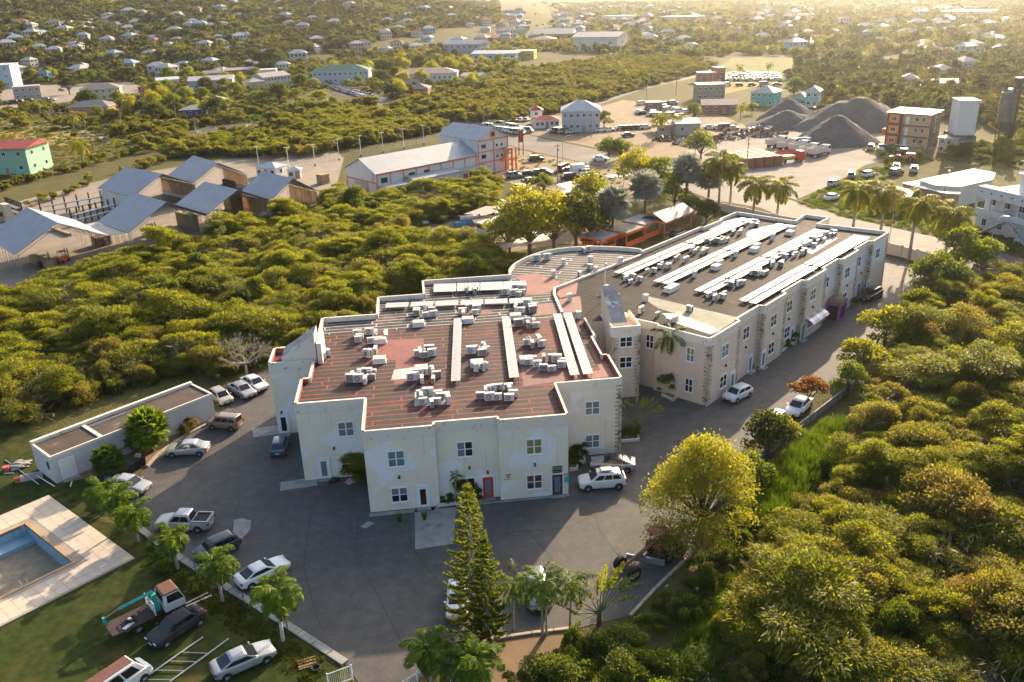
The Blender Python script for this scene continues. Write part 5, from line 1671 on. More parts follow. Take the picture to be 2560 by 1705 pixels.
sheet('pond', [(470,330),(500,318),(560,312),(640,308),(720,306),(745,312),(700,322),(640,332),(580,334),(520,334)], 0.05, mat('pond_water',(0.20,0.19,0.16),0.12, var=0.2, vscale=0.1))
sheet('dirt_lot', [(0,215),(0,275),(60,268),(200,262),(280,255),(380,235),(330,205),(200,210)], 0.045,M['yard'])
sheet('road', [(2560,90),(2480,130),(2440,175),(2470,185),(2500,150),(2600,105)], 0.05,M['road'])
# lawn pieces leave the pool open
deck_out = [G(*p) for p in ((-60,1288),(122,1240),(338,1398),(-60,1600))]
def lin(a, b, t): return a + (b - a) * t
PD = dict(A=G(122,1240), B=G(338,1398))
ud = (PD['B'] - PD['A']).normalized()                      # long edge towards the camera
L1 = (G(0,1570) - PD['B']).normalized()                   # front edge to the left
deck = empty('pool_deck',(0,0,0),0); deck['kind'] = 'structure'
DZ = 0.12
A, B = PD['A'], PD['B']; LAWN_B = B
C_, D_ = B + L1 * 26, A + L1 * 26
pa = G(66,1312); pb = G(178,1410)
# pool corners on the deck grid
def deck_uv(p):
 M2 = np.array([[ud.x, L1.x], [ud.y, L1.y]])
 return np.linalg.solve(M2, np.array([p.x - A.x, p.y - A.y]))
u0, v0 = deck_uv(pa); u1, v1 = deck_uv(pb)
LEN = (B - A).length
def dp(u, v, z=DZ):
 p = A + ud * u + L1 * v
 return (p.x, p.y, z)
v0 = (v0 + v1) / 2; v1 = v0 + 11.0
dm = MB()
tile = None
M['deck_tile'] = mat('deck_tile',(0.56,0.46,0.35),0.75, var=0.14, vscale=0.7, dirt=(0.36,0.29,0.22), dscale=0.5, dcut=(0.55,0.8))
M['deck_base'] = mat('deck_grout',(0.34,0.28,0.21),0.9)
M['coping'] = mat('pool_coping',(0.42,0.27,0.15),0.8, var=0.2, vscale=3)
for (ua, ub, va, vb) in ((0, LEN, 0, v0),(0, LEN, v1,26),(0, u0, v0, v1),(u1, LEN, v0, v1)):
 dm.prism([dp(ua, va)[:2], dp(ub, va)[:2], dp(ub, vb)[:2], dp(ua, vb)[:2]], -0.1, DZ)
dm.build('slab',M['deck_base'], deck)
ts = 0.92
tg = {}
tl = MB()
nt_ = 0
tile_me = None
ang_u = math.atan2(ud.y, ud.x)
sh = ud.cross(L1).z
for iu in range(int(LEN / ts)):
 for iv in range(int(26 / ts)):
  uc, vc = (iu + .5) * ts, (iv + .5) * ts
  if u0 - ts * .75 < uc < u1 + ts * .75 and v0 - ts * .75 < vc < v1 + ts * .75: continue
  if vc > 17: continue
  if tile_me is None:
   h_ = ts / 2 - .012
   e1, e2 = ud * h_, L1 * h_
   pts = [(-e1 - e2),(e1 - e2),(e1 + e2),(-e1 + e2)]
   tile_me = MB().prism([p[:2] for p in pts], 0.001,.02).mesh('tile',M['deck_tile'])
  if nt_ < 290:
   link('tile', tile_me, deck, (*dp(uc, vc)[:2], DZ)); nt_ += 1
  else:
   e1, e2 = ud * (ts / 2 - .012), L1 * (ts / 2 - .012); c = Vector(dp(uc, vc))
   tl.prism([(c - e1 - e2)[:2], (c + e1 - e2)[:2], (c + e1 + e2)[:2], (c - e1 + e2)[:2]], DZ + .001, DZ + .02)
if tl.v:
 o = tl.build('tile',M['deck_tile'], deck); o['kind'] = 'stuff'
cp = MB()
for (ua, ub, va, vb) in ((u0 - .3, u1 + .3, v0 - .3, v0),(u0 - .3, u1 + .3, v1, v1 + .3),(u0 - .3, u0, v0, v1),(u1, u1 + .3, v0, v1)):
 cp.prism([dp(ua, va)[:2], dp(ub, va)[:2], dp(ub, vb)[:2], dp(ua, vb)[:2]], DZ + .002, DZ + .06)
cp.build('coping',M['coping'], deck)
pool = empty('swimming_pool',(0,0,0),0, 'empty blue tiled swimming pool with a stained floor set in the deck','pool')
M['pool_blue'] = mat('pool_tile',(0.22,0.36,0.46),0.45, var=0.15, vscale=2, dirt=(0.30,0.33,0.33), dscale=0.6)
M['pool_floor'] = mat('pool_floor',(0.28,0.22,0.145),0.85, var=0.3, vscale=1.2, dirt=(0.045,0.06,0.045), dscale=0.35)
M['pool_dark'] = mat('pool_stain',(0.03,0.045,0.035),0.5, var=0.3)
zb = -1.35
pw = MB()
cs = [dp(u0, v0), dp(u1, v0), dp(u1, v1), dp(u0, v1)]
for i in range(4):
 a, b = cs[i], cs[(i + 1) % 4]
 pw.quad((a[0], a[1], zb),(b[0], b[1], zb),(b[0], b[1], DZ),(a[0], a[1], DZ))
pw.build('pool_wall',M['pool_blue'], pool)
MB().quad(*[(c[0], c[1], zb) for c in cs]).build('pool_floor',M['pool_floor'], pool)
MB().prism([dp(u0 + .01, v0 + .01)[:2], dp(u0 + 1.6, v0 + .01)[:2], dp(u0 + 1.6, v1 - .01)[:2], dp(u0 + .01, v1 - .01)[:2]], zb + .01, zb + .45).build('pool_bench',M['pool_blue'], pool)
for uu, vv in ((u0 + .5, v0),(u1, v0 + 4.0)):
 ld = MB()
 for k in (-.22,.22):
  pts = []
  for t in np.linspace(0, math.pi, 7):
   off = -.45 * math.cos(t)
   if vv == v0: q = dp(uu + k, vv + off)
   else: q = dp(uu - off, vv + k)
   pts.append((q[0], q[1], DZ + .06 + .55 * math.sin(t)))
  pts[-1] = (pts[-1][0], pts[-1][1], zb + .3) if vv == v0 else pts[-1]
  ld.path(pts, .022,5)
 lo_ = ld.build('pool_ladder',M['grey_metal'])
 tag(lo_, 'bent metal pool ladder at the %s edge of the empty pool' % ('far' if vv == v0 else 'near'),'ladder','pool ladders')
sheet('lawn', [B, B + ud * 22, G(845,1790), G(850,1655), G(640,1511), G(430,1381), G(360,1331), A + Vector((4.5,-3.5,0)), A], 0.02,M['lawn'], px=False)
sheet('lawn', [B, B + L1 * 30, B + L1 * 30 + ud * 24, B + ud * 24], 0.018,M['lawn'], px=False)
sheet('lawn', [A, A + Vector((4.5,-3.5,0)), G(322,1290), G(335,1235), G(300,1180), G(200,1150), G(90,1080), G(-200,1090), A + L1 * 30], 0.02,M['lawn'], px=False)
# ------------------------------------------------------------------ near things
def seg(mb, a, b, w, h, z0=0.0, ext=0.0):
 a, b = Vector(a), Vector(b)
 d = b - a; d.z = 0
 c = (a + b) / 2
 return mb.box((c.x, c.y, z0 + h / 2),(d.length + ext, w, h), math.atan2(d.y, d.x))
def pxpath(pts): return [G(*p) for p in pts]
# small flat-roofed building
s0, s1 = G(141.6,1209), G(540.5,1043.5)
sd = s1 - s0; SL = sd.length; SANG = math.atan2(sd.y, sd.x)
sh_h = vheight((141.6,1209),(122.4,1142.8))
SD = 4.6
M['store_wall'] = wall_material('whitewashed_wall',(0.56,0.54,0.52),(0.52,0.51,0.50))
M['store_roof'] = mat('store_roof',(0.060,0.043,0.030),0.9, var=0.5, vscale=0.5, dirt=(0.17,0.15,0.13), dscale=0.45, dcut=(0.6,0.72))
store = empty('storage_building', s0, SANG, 'long low whitewashed storage building with a stained brown flat roof','building')
mb = MB().bx(0, SL, 0, SD, -.2, sh_h - .12); mb.build('wall',M['store_wall'], store)
mb = MB().quad((.2,.15, sh_h - .11),(SL - .2,.15, sh_h - .11),(SL - .2, SD - .35, sh_h - .11),(.2, SD - .35, sh_h - .11)); mb.build('roof',M['store_roof'], store)
mb = MB()
mb.bx(-.03, SL + .03,-.03,.14, sh_h - .3, sh_h); mb.bx(-.03,.18,.145, SD - .38, sh_h - .3, sh_h); mb.bx(SL - .2, SL + .03,.145, SD - .38, sh_h - .3, sh_h + .05); mb.bx(-.03, SL + .03, SD - .37, SD + .03, sh_h - .3, sh_h + .25)
mb.build('parapet',M['cap'], store)
mb = MB().bx(SL * .28, SL * .285 + .3,.15, SD - .4, sh_h - .10, sh_h + .02); mb.build('roof_joint',M['cap'], store)
door((420 * .3652,850 + 795 * .3652,510 * .3652,850 + 945 * .3652), s0, SANG, 'white_paint','white_paint', 1.3,2.0, parent=store)
mb = MB().box((-.02,1.0,1.75),(.06,.5,.8)).build('window',M['dark_metal'], store)
for k, (x, l) in enumerate(((SL * .42,4.2),(SL * .44,3.8))):
 pipe = MB().tube((0,0,.05),(l, .1,.05),.05, n=6).build('roof_pipe',M['grey_metal'], None, None)
 pipe.location = store.matrix_basis @ Vector((x * .72, SD - 1.1 - k * .25, sh_h - .11)); pipe.rotation_euler = (0,0, SANG)
 tag(pipe, 'grey pipe lying on the flat roof, %s one of two' % ('upper','lower')[k], 'pipe','pipes lying on the storage roof')
# kerb and bed before it
kb = empty('stone_kerb',(0,0,0),0, 'pale stone kerb curving along the bed of fan palms','kerb')
kp = pxpath([(368,1168),(392,1142),(420,1120),(448,1101),(478,1084),(505,1069),(530,1058)])
for a, b in zip(kp[:-1], kp[1:]):
 n_ = max(1, int((b - a).length / 1.0))
 for i in range(n_):
  seg(MB(), lin(a, b, i / n_), lin(a, b, (i + 1) / n_ - .02),.3,.24).build('kerb_stone',M['stone_kerb'], kb)
sheet('garden_bed', [(140,1212),(368,1166),(392,1140),(420,1118),(478,1082),(530,1056),(545,1040),(540,1030)], 0.045,M['dirt'])
# fence strip along the lawn
st = empty('kerb_strip',(0,0,0),0, 'low grey concrete strip between the lawn and the car park','kerb')
kp = pxpath([(352,1325),(430,1383),(520,1440),(640,1515),(750,1585),(865,1660)])
for a, b in zip(kp[:-1], kp[1:]):
 n_ = max(1, int((b - a).length / 1.6))
 for i in range(n_):
  seg(MB(), lin(a, b, i / n_), lin(a, b, (i + 1) / n_ - .015),.62,.16).build('kerb_stone',M['concrete'], st)
fe = empty('wire_fence',(0,0,0),0, 'thin green post and wire fence along the lawn','fence')
M['green_post'] = mat('green_post',(0.03,0.09,0.05),0.6)
off = Vector((-.75,-.4,0))
for a, b in zip(kp[:-1], kp[1:]):
 MB().tube((0,0,0),(0,0,1.7),.04, n=6).build('post',M['green_post'], fe, a + off)
 w = MB()
 for z in (.5,1.0,1.55): w.tube(a + off + Vector((0,0, z)), b + off + Vector((0,0, z)),.008, n=4)
 w.build('wire',M['green_post'], fe)
# entrance gate
def railing_gate(name, pa, pb, h, n, label, group, ma='white_trim'):
 a, b = G(*pa), G(*pb); d = b - a
 r = empty(name, a, math.atan2(d.y, d.x), label, 'gate', group)
 fr = MB(); fr.tube((0,0,.15),(d.length, 0,.15),.03, n=6); fr.tube((0,0, h),(d.length, 0, h),.03, n=6)
 fr.tube((0,0,0),(0,0, h + .1),.045, n=6); fr.tube((d.length, 0,0),(d.length, 0, h + .1),.045, n=6); fr.build('gate_frame',M[ma], r)
 bar = MB().tube((0,0,.15),(0,0, h),.014, n=5).mesh('bar',M[ma])
 for k in range(1, n): link('bar', bar, r, (d.length * k / n, 0,0))
 return r
railing_gate('entrance_gate',(822,1722),(882,1700),1.3,13, 'white railing gate leaf at the entrance drive','gates')
railing_gate('entrance_gate',(1010,1735),(1045,1712),1.1,9, 'short white railing by the drive, right of the gate leaf','gates')
# crane truck
def make_wheel(r_, w=.22):
 return wheel_meshes(round(r_, 2))
cf, cr_ = G(458,1512), G(277,1600)
dv = cf - cr_; TL = dv.length
tr = empty('crane_truck',(cr_ + cf) / 2, math.atan2(dv.y, dv.x),'old flatbed truck with white cab and folded turquoise crane on the lawn','truck','vehicles left on the lawn')
hx_ = TL / 2
M['teal'] = mat('turquoise_paint',(0.03,0.34,0.29),0.5, var=0.15, vscale=3, dirt=(0.12,0.08,0.05), dscale=2, dcut=(.62,.75))
M['cab_roof'] = mat('rusted_cab_roof',(0.13,0.055,0.04),0.8, var=0.3, vscale=4, dirt=(0.3,0.25,0.23), dscale=3, dcut=(.62,.7))
ch = MB(); ch.box((-.2,.4,.62),(TL - .6,.12,.2)); ch.box((-.2,-.4,.62),(TL - .6,.12,.2)); ch.box((hx_ - .5,0,.6),(.3,1.5,.2)); ch.build('chassis',M['dark_metal'], tr)
cabm = MB(); x0, x1 = hx_ - 1.65, hx_ - .05
cabm.loft([[(x0,-.95,.75),(x1,-.95,.75),(x1,.95,.75),(x0,.95,.75)], [(x0,-.95,1.45),(x1 + .02,-.95,1.4),(x1 + .02,.95,1.4),(x0,.95,1.45)], [(x0 + .08,-.85,2.2),(x1 - .28,-.85,2.2),(x1 - .28,.85,2.2),(x0 + .08,.85,2.2)]])
cabm.build('cab', PAINT['white'], tr)
MB().loft([[(x0 + .05,-.88,2.205),(x1 - .25,-.88,2.205),(x1 - .25,.88,2.205),(x0 + .05,.88,2.205)], [(x0 + .15,-.78,2.3),(x1 - .35,-.78,2.3),(x1 - .35,.78,2.3),(x0 + .15,.78,2.3)]]).build('cab_roof',M['cab_roof'], tr)
for s in (-1,1):
 q = [(x1 - .05, s * .955,1.45),(x0 + .25, s * .955,1.48),(x0 + .3, s * .87,2.1),(x1 - .35, s * .87,2.1)]
 MB().add([(p[0], p[1] + s * .012, p[2]) for p in q], [(0,1,2,3)]).build('side_window',M['cglass'], tr)
 MB().box((x1 + .12, s * 1.05,1.75),(.08,.16,.26)).build('mirror',M['black'], tr)
MB().add([(x1 + .035,-.82,1.45),(x1 + .035,.82,1.45),(x1 - .24,.75,2.12),(x1 - .24,-.75,2.12)], [(0,1,2,3)]).build('windscreen',M['cglass'], tr)
MB().add([(x0 - .01,-.7,1.55),(x0 - .01,.7,1.55),(x0 + .065,.65,2.1),(x0 + .065,-.65,2.1)], [(0,1,2,3)]).build('rear_window',M['cglass'], tr)
bd = MB(); bx1 = hx_ - 2.5; bd.bx(-hx_, bx1,-1.0,1.0,.82,.92); bd.build('flatbed', mat('charred_bed',(.045,.032,.028),.9, var=.4, vscale=3), tr)
hb = MB()
for y in (-.9,.9): hb.tube((bx1 + .1, y, .9),(bx1 + .1, y, 2.0),.05, n=6)
for z in (1.25,1.6,2.0): hb.tube((bx1 + .1,-.9, z),(bx1 + .1,.9, z),.035, n=6)
for y in (-.45,0,.45): hb.tube((bx1 + .1, y, .9),(bx1 + .1, y, 2.0),.025, n=6)
hb.build('headboard', PAINT['white'], tr)
cm = MB(); cm.box((hx_ - 2.05,0,1.0),(.5,.7,.6)); cm.box((hx_ - 2.05,0,1.7),(.35,.4,1.1)); cm.build('crane_base',M['teal'], tr)
bm_ = MB(); bm_.tube((hx_ - 1.95,.15,2.35),(hx_ - 4.6,.45,2.0),.17,.15,4); bm_.build('crane_boom',M['teal'], tr)
MB().tube((hx_ - 4.6,.45,2.0),(-hx_ + .1,.75,1.55),.09,.08,4).build('boom_extension',M['wood'], tr)
MB().box((-hx_ + .05,.75,1.35),(.22,.25,.55)).build('boom_head',M['teal'], tr)
tm, rm_ = wheel_meshes(.40)
for x in (hx_ - 1.0,-hx_ + 1.9):
 for s in (-1,1):
  wo = link('wheel', tm, tr, (x, s * .82,.40),0 if s < 0 else math.pi); link('rim', rm_, wo)
tq = MB(); n_ = 14
for k in range(n_):
 a, b = 2 * math.pi * k / n_, 2 * math.pi * (k + 1) / n_
 tq.tube((.32 * math.cos(a),.32 * math.sin(a),.1),(.32 * math.cos(b),.32 * math.sin(b),.1),.1, n=6, caps=False)
o = tq.build('loose_tyre',M['tyre']); o.location = tr.matrix_basis @ Vector((-hx_ + 1.7,-.1,.94)); tag(o, 'loose tyre lying on the bed of the crane truck','tyre')
o = tq.build('loose_tyre',M['tyre'], None, G(790,1672)); tag(o, 'loose tyre on the lawn beside the stack of laths','tyre')
o = MB().box((0,0,.03),(.9,.3,.05)).box((.5,.4,.1),(.25,.25,.2)).build('scrap_plate',M['plate']); o.location = tr.matrix_basis @ Vector((-hx_ + 1.3,-.6,.925)); o.rotation_euler = (0,0,1.1); tag(o, 'pale sheet metal scrap on the bed of the crane truck','scrap')
vo = car_at(make_car('van','white','derelict_van'),(330,1705),(262,1752),'derelict van with a rusty white roof at the picture edge','vehicles left on the lawn', .02)
MB().box((-.3,0,1.99),(3.0,1.05,.015)).build('roof_rust',M['cab_roof'], vo)
# pipe frame on the lawn
pf = empty('pipe_rack',(0,0,0),0, 'grey pipe frame like a wide ladder lying on the lawn','pipe rack')
a0, a1, b0, b1 = G(508,1596), G(348,1708), G(572,1600), G(425,1708)
up_ = Vector((0,0,.12))
MB().tube(a0 + up_, a1 + up_, .07, n=7).build('side_pipe',M['grey_metal'], pf); MB().tube(b0 + up_, b1 + up_, .07, n=7).build('side_pipe',M['grey_metal'], pf)
for t in (.35,.55,.75,.95):
 MB().tube(lin(a0, a1, t) + up_, lin(b0, b1, t) + up_, .035, n=6).build('rung',M['grey_metal'], pf)
lp = empty('lath_stack', G(768,1660),.4, 'small stack of bare laths on the lawn near the gate','timber')
for k in range(6): MB().box((0,-.4 + k * .16,.08 + .04 * (k % 2)),(1.3,.07,.06)).build('lath',M['wood'], lp)
for a, b, lb in (((465,1510),(520,1483),'white plank on the grass beside the truck cab, upper one'),((465,1518),(528,1490),'white plank on the grass beside the truck cab, lower one')):
 o = seg(MB(), G(*a), G(*b),.12,.07,.02).build('plank',M['white_paint']); tag(o, lb, 'plank','white planks by the truck')
# rusty grader
ga, gb = G(1545,1448), G(1690,1372)
dv = gb - ga; GLn = dv.length
gr = empty('road_grader',(ga + gb) / 2, math.atan2(dv.y, dv.x),'rusty derelict road grader with a long frame and large tyres under the yellow-green tree','machine')
h2 = GLn / 2
MB().path([(-h2,0,.7),(-h2 + 1.0,0,1.1),(h2 * .25,0,1.9),(h2 * .45,0,1.7)], .17,6).build('main_frame',M['rust'], gr)
eb = MB(); eb.box((h2 * .66,0,1.35),(2.2,1.0,.9)); eb.box((h2 * .2,0,1.5),(.25,1.6,.25)); eb.build('engine_housing',M['rust'], gr)
cb = MB()
for (x, y) in ((h2 * .22,-.55),(h2 * .22,.55),(h2 * .44,-.55),(h2 * .44,.55)): cb.tube((x, y, 1.6),(x, y, 2.9),.05, n=5)
cb.box((h2 * .33,0,2.92),(1.6,1.35,.08)); cb.build('cab_frame',M['rust'], gr)
MB().box((-.3,0,.55),(.18,3.2,.55), R(35)).build('blade',M['grey_metal'], gr)
MB().tube((-h2 * .35,-.1,1.5),(-.3,0,.8),.09, n=6).build('blade_arm',M['rust'], gr)
big = MB().tube((0,-.2,0),(0,.2,0),.62, n=22).mesh('wheel',M['tyre']); bigr = MB().disc((0,0,0),.3, 'Y', 12,.42).mesh('rim',M['rust'])
for x, y in ((h2 * .42,-.95),(h2 * .42,.95),(h2 * .85,-.95),(h2 * .85,.95),(-h2 + 1.0,-.85),(-h2 + 1.0,.85)):
 wo = link('wheel', big, gr, (x, y, .62)); link('rim', bigr, wo)
# planted beds at the foot of the walls
M['bed_edge'] = mat('bed_edging',(0.58,0.52,0.45),0.85, var=0.15, vscale=2)
PROTO_SHRUB = {}
def shrub_at(p, s, kind, label, group, name='shrub'):
 if kind not in PROTO_SHRUB:
  r = empty(name, (0,0,0),0, 'x','shrub')
  link('foliage', PROTO[kind].data, r)
  MB().path([(0,0,0),(.05,0,1.6)], [.06,.03], 5).build('stem',M['bark'], r)
  PROTO_SHRUB[kind] = r
 return place(PROTO_SHRUB[kind], 0, p, random.random() * 6.28, s, label, group)
def bed(poly, label, shrubs):
 P = pxpath(poly)
 r = empty('planting_bed', P[0], 0, label, 'planting bed','edged planting beds')
 mbs = MB(); o0 = P[0]
 Q = [p - o0 for p in P]
 for a, b in zip(Q[:-1], Q[1:]):
  seg(MB(), a, b, .18,.35, ext=.1).build('edging',M['bed_edge'], r)
 mbs.add([(q.x, q.y, .2) for q in Q], [tuple(range(len(Q)))]); mbs.build('soil',M['dirt'], r)
 for k, (x, y, s, kd) in enumerate(shrubs):
  shrub_at(G(x, y), s, kd, 'shrub %s %s' % (['at the start of','in the middle of','at the end of','behind the others in','low at the edge of'][k], label.split('planting bed ')[-1] if 'planting bed' in label else label),'shrubs in the edged beds')
bed([(1095,1268),(1205,1254),(1203,1240),(1130,1238)], 'white edged planting bed by the red door', [(1120,1256,.45, 'vine0'),(1165,1250,.75, 'dense0'),(1190,1246,.6, 'dense1')])
bed([(1425,1178),(1443,1176),(1444,1160),(1462,1158),(1460,1142),(1425,1142)], 'stepped white edged planting bed beside the white car', [(1445,1150,.7, 'dense1'),(1440,1165,.45, 'vine1')])
bed([(1555,1107),(1597,1103),(1592,1085),(1570,1080)], 'white edged planting bed at the office corner', [(1580,1090,.6, 'dense2'),(1568,1086,.5, 'vine0')])
bed([(1655,990),(1683,1003),(1702,985),(1690,975)], 'white edged planting bed under the bent palm', [(1680,985,1.0, 'dense0'),(1692,980,.7, 'dense1'),(1660,975,.6, 'vine0')])
bed([(1838,955),(1868,932),(1887,930),(1878,915)], 'pale edged planting bed beside the white hatchback', [(1858,925,.95, 'dense1'),(1872,918,.7, 'vine1')])
bed([(1955,880),(1990,855),(1992,845),(1975,842)], 'pale edged planting bed in the second recess of the long wing', [(1965,868,.5, 'vine0'),(1980,855,.5, 'dense0')])
shrub_at(G(893,1205),.85, 'vine0','leafy bush growing against the step of the office front','shrubs at the walls')
shrub_at(G(905,1195),.8, 'feather0','arching bush beside the inner corner of the office front','shrubs at the walls')
shrub_at(G(2045,800),.5, 'vine1','low bush before the purple porch','shrubs at the walls')
shrub_at(G(2128,765),.6, 'dense2','bush beside the black car','shrubs at the walls')
for (x, y, s, kd, w) in [(545,950,.7, 'vine0','first in the grey-green hedge behind the parked cars'),(565,942,.75, 'dense1','second in the grey-green hedge'),(585,935,.7, 'vine1','third in the grey-green hedge'),(640,920,.8, 'dense2','at the end of the hedge by the stair tower'),(660,912,.7, 'vine0','touching the stair tower'),
       (478,1075,.5, 'pod0','thin flowering bush before the storage building'),(462,1088,.4, 'pod1','small flowering bush next to the thin one'),(455,1470,.45, 'dense0','round bush in front of the truck cab'),(500,1478,.5, 'dense1','round bush between the truck cab and the palm'),(410,1425,.45, 'vine0','bush under the second lawn palm'),(185,1250,.3, 'vine1','small bush at the pool deck corner')]:
 shrub_at(G(x, y), s, kd, 'shrub ' + w, 'hedge and garden shrubs')
# potted plants, bags, bins, buckets
def pot(p, label):
 r = empty('potted_plant', p, 0, label, 'potted plant','potted plants before the entrance')
 MB().tube((0,0,0),(0,0,.32),.13,.18,10).build('pot',M['black'], r)
 link('foliage', PROTO['weed0'].data, r, (0,0,.3)).scale = (.28,.28,1.2)
pot(G(998,1305) if False else G(650 + 865 * .4034,900 + 1000 * .4034),'potted grass in a black pot before the white door')
pot(G(650 + 1020 * .4034,900 + 990 * .4034),'potted grass in a black pot on the pale concrete slab')
def lump(name, p, s, ma, label, cat):
 me = bpy.data.meshes.new(name); bm = bmesh.new(); bmesh.ops.create_icosphere(bm, subdivisions=3, radius=1)
 for v in bm.verts:
  n = v.co.copy(); k = 1 + .22 * math.sin(n.x * 5 + n.y * 3) * math.cos(n.z * 4 + n.y * 6)
  v.co = Vector((n.x * s[0] * k, n.y * s[1] * k, max(0, n.z + .35) * s[2] * k))
 bm.to_mesh(me); bm.free(); me.materials.append(ma)
 return tag(link(name, me, None, p, .4), label, cat)
lump('rubbish_bag', G(836,1204),(.55,.35,.3),M['black'], 'black rubbish bag lying by the wall','bag')
lump('cloth_pile', G(878,1206),(.55,.4,.32), mat('pink_cloth',(0.45,0.25,0.32),0.9, var=0.3, vscale=4),'heap of pink cloth by the bush','cloth')
lump('rubble_heap', G(50,1165),(1.2,.9,.35),M['concrete'], 'grey rubble heap behind the storage building','rubble')
M['bucket_red'] = mat('bucket_red',(0.5,0.10,0.07),0.5); M['bucket_orange'] = mat('bucket_orange',(0.6,0.16,0.03),0.5); M['blue_plastic'] = mat('blue_plastic',(0.03,0.12,0.35),0.5)
def bucket(p, ma, label, s=1.0):
 r = empty('bucket', p, 0, label, 'bucket'); MB().tube((0,0,0),(0,0,.45 * s),.22 * s, .27 * s, 14).build('body', ma, r); MB().tube((0,0,.45 * s),(0,0,.47 * s),.29 * s, n=14).build('rim', ma, r)
bucket(G(17,1178),M['bucket_red'], 'faded red bucket behind the storage building', 1.2); bucket(G(44,1205),M['bucket_orange'], 'orange bucket on the dark lawn', 1.1)
for k, (x, y) in enumerate(((330,1178),(345,1170),(358,1162))):
 r = empty('refuse_bin', G(x, y),.5, 'black refuse bin beside the fan palm, %s of three' % ['nearest','middle','farthest'][k], 'bin','refuse bins')
 MB().loft([[(-.25,-.3,0),(.25,-.3,0),(.25,.3,0),(-.25,.3,0)], [(-.32,-.36,.95),(.32,-.36,.95),(.32,.36,.95),(-.32,.36,.95)]]).build('body',M['black'], r)
 MB().box((0,0,.99),(.7,.78,.07)).build('lid',M['dark_metal'], r)
bo_ = MB().box((0,0,.15),(.5,.4,.3)).build('carton', mat('carton',(.4,.3,.2),.9), None, G(350,1163) + Vector((0,0,1.03))); tag(bo_, 'open carton lying on the refuse bins','carton')
o = MB().loft([[(-.5,-.35,0),(.5,-.35,0),(.5,.35,0),(-.5,.35,0)], [(-.55,-.4,.35),(.55,-.4,.35),(.5,.4,.45),(-.5,.4,.4)]]).build('blue_crate',M['blue_plastic'], None, G(275,1198),.5); tag(o, 'blue plastic crate behind the small palms','crate')
for k, (a, b, z0, z1, lb) in enumerate([((93,1190),(137,1217),.05,.05, 'white pipe on the ground by the storage wall'),((180,1205),(182,1237),.05,1.0, 'white pipe standing by the storage door'),((14,1152),(98,1213),.1,.1, 'grey pole lying behind the storage building'),((10,1186),(35,1184),.08,.08, 'short grey plank by the red bucket')]):
 o = MB().tube(G(*a) + Vector((0,0, z0)), G(*b) + Vector((0,0, z1)),.06, n=6).build('pipe',M['white_trim'] if 'white' in lb else M['grey_metal']); tag(o, lb, 'pipe','loose pipes by the storage building')
o = MB().box((0,0,.04),(2.2,1.6,.06)).build('board',M['concrete'], None, G(78,1192),.4); tag(o, 'grey board on the ground behind the storage building','board')
# ground patches and slabs
for nm, poly, ma in [('concrete_slab', [(1037,1275),(1098,1266),(1140,1262),(1135,1360),(1038,1374)], 'concrete'),('concrete_slab', [(702,1206),(795,1192),(793,1214),(700,1228)], 'concrete'),('concrete_slab', [(630,1072),(694,1064),(700,1085),(634,1094)], 'concrete'),
      ('repair_patch', [(585,1300),(605,1296),(628,1302),(626,1325),(600,1352),(582,1345)], 'concrete'),('concrete_slab', [(900,1318),(920,1304),(938,1308),(915,1322)], 'concrete'),('step_slab', [(924,1293),(1086,1276),(1088,1268),(924,1284)], 'concrete'),
      ('step_slab', [(1095,1272),(1425,1240),(1424,1236),(1095,1268)], 'concrete'),('garden_bed', [(1160,1625),(1225,1603),(1440,1576),(1450,1600),(1400,1660),(1280,1760),(1120,1760)], 'dirt')]:
 sheet(nm, poly, 0.036,M[ma])
M['joint_line'] = mat('slab_joint',(0.045,0.043,0.042),0.9)
jl = MB()
for pts in ([(895,1290),(890,1390),(1040,1370),(1290,1330),(1420,1320)], [(1035,1375),(1090,1450),(1130,1500)], [(890,1395),(940,1480),(1010,1620)], [(600,1245),(578,1330),(560,1420)], [(760,1420),(770,1320),(790,1240)], [(760,1420),(620,1440)], [(760,1420),(790,1540),(810,1580)], [(1480,1260),(1500,1330),(1560,1410)], [(1420,1320),(1480,1290),(1560,1260)], [(1330,1340),(1400,1420)]):
 P = pxpath(pts)
 for a, b in zip(P[:-1], P[1:]):
  d = (b - a).normalized(); n_ = Vector((-d.y, d.x, 0)) * .035
  jl.quad(*[(q.x, q.y, .0345) for q in (a - n_, b - n_, b + n_, a + n_)])
o = jl.build('slab_joints',M['joint_line']); o['kind'] = 'structure'
o = MB().box((0,0,.12),(1.5,2.4,.2)).build('manhole_slab', mat('pink_slab',(.46,.36,.30),.85, var=.15), None, G(1170,1628),.15); tag(o, 'pale pink concrete slab in the garden bed by the pines','slab')
kb = empty('stone_kerb',(0,0,0),0, 'pale kerb edging the garden bed below the pines','kerb')
for a, b in zip(*(lambda P: (P[:-1], P[1:]))(pxpath([(1160,1622),(1225,1601),(1330,1585),(1440,1572)]))):
 n_ = max(1, int((b - a).length / 1.5))
 for i in range(n_): seg(MB(), lin(a, b, i / n_), lin(a, b, (i + 1) / n_ - .02),.25,.2).build('kerb_stone',M['stone_kerb'], kb)
kb = empty('stone_kerb',(0,0,0),0, 'pale kerb along the slope beside the rusty grader','kerb')
for a, b in zip(*(lambda P: (P[:-1], P[1:]))(pxpath([(1575,1542),(1640,1472),(1722,1392),(1762,1330)]))):
 n_ = max(1, int((b - a).length / 1.5))
 for i in range(n_): seg(MB(), lin(a, b, i / n_), lin(a, b, (i + 1) / n_ - .02),.25,.2).build('kerb_stone',M['stone_kerb'], kb)
bw = empty('boundary_wall',(0,0,0),0, 'low grey boundary wall between the car park and the thicket','wall')
